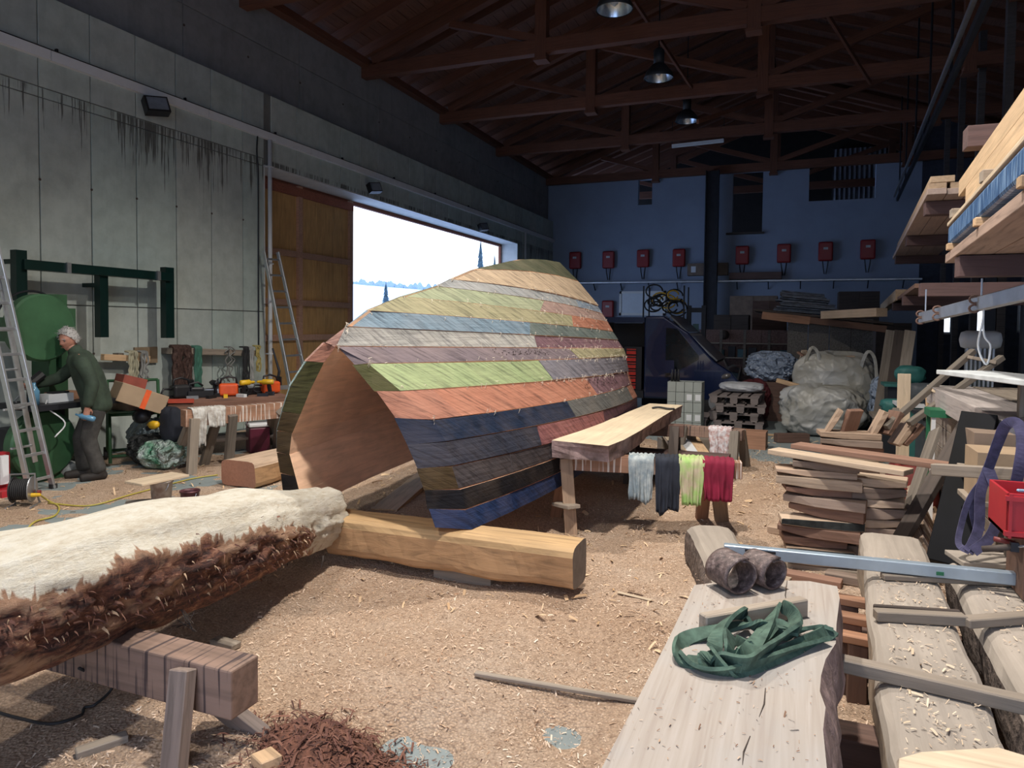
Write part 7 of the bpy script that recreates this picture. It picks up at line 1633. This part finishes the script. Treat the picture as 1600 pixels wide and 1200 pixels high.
for s in (-1, 1):
    MB().lathe([(.001, -.009), (.007, -.006), (.009, 0), (.007, .006), (.001, .009)], 12, MH @ Matrix.Translation((.082, s * .029, .004))).build('eye', plain('eye_white', (.12, .10, .10), .5), hd, smooth=True)
    MB().lathe([(.001, -.024), (.012, -.018), (.016, 0), (.014, .018), (.001, .026)], 12, MH @ Matrix.Translation((-.004, s * .077, -.004)) @ Matrix.Scale(.5, 4, (0, 1, 0))).build('ear', flesh, hd, smooth=True)
    MB().bar(MH @ Vector((.093, s * .015, .024)), MH @ Vector((.084, s * .044, .022)), .010, .006).build('eyebrow', plain('grey_hair', (.42, .41, .40), .9), hd)
MB().bar(MH @ Vector((.093, -.022, -.067)), MH @ Vector((.093, .022, -.067)), .008, .004).build('lips', plain('lip_skin', (.30, .11, .09), .6), hd)
hr_ = MB(); hairm = plain('grey_hair', (.42, .41, .40), .9)
def hpf(u, v):
    th = math.pi * .60 * v; ph = 2 * math.pi * u; lim = 1.0
    front = max(0, math.cos(ph)); th *= (1 - .52 * front ** .7)
    p = Vector((math.sin(th) * math.cos(ph) * .108 - .006, math.sin(th) * math.sin(ph) * .086, math.cos(th) * .130)); return MH @ (p * (1 + .05 * noise.noise(Vector((u * 30, v * 8, 1)))))
hr_.grid(hpf, 44, 14, closed=True)
ho = hr_.build('hair', hairm, hd, smooth=True); tf = MB()
for q in range(240):
    u = rng.random(); v = rng.random() ** .8; p = hpf(u, v); c0_ = MH @ Vector((0, 0, 0)); n = (p - c0_).normalized(); L = rng.uniform(.01, .028)
    tf.tube([p - n * .003, p + n * L * .6 + Vector((0, 0, .0)), p + n * L + Vector((rng.uniform(-.012, .012), rng.uniform(-.012, .012), -.004))], [.003, .002, .0008], 3)
o_ = tf.build('hair_tuft', hairm, hd, kind='stuff')
sk_ = skin_obj('collar', [(.165, 0, 1.44, (.085, .095)), (.20, 0, 1.515, (.075, .08))], [(0, 1)], jacket, man, .010, 2)
# what he holds: a blue bottle in the left hand, a black grip in the right
lh = mo + J(.10, .28, .76); q0 = lh + fwd * -.02; tq_ = thing('small_bottle', 'small blue bottle held low in the man\'s left hand', 'bottle', lh)
dv2 = (fwd * -.75 + lft * .2 + Vector((0, 0, -.25))).normalized(); Mb, _ = frame(lh - dv2 * .1, lh + dv2 * .12); MB().lathe([(.010, -.10), (.012, -.07), (.030, -.04), (.030, .08), (.02, .095)], 14, Mb @ Matrix.Rotation(R(90), 4, 'Y')).build('bottle_body', plain('blue_clear_bottle', (.1, .25, .4)), tq_, smooth=True)
rh = mo + J(.72, -.19, 1.06); tq_ = thing('black_hand_tool', 'black grip in the man\'s right hand above the bandsaw table', 'tool', rh); MB().tube([rh + Vector((0, 0, .05)), rh + Vector((0, 0, -.08))], .016, 8).build('grip', black_p, tq_); MB().tube([rh + Vector((0, 0, -.05)), rh + fwd * .06 + Vector((0, 0, -.12)), (rh + fwd * .04).xyz + Vector((0, 0, -.17))], .01, 6).build('tool_head', steel, tq_)
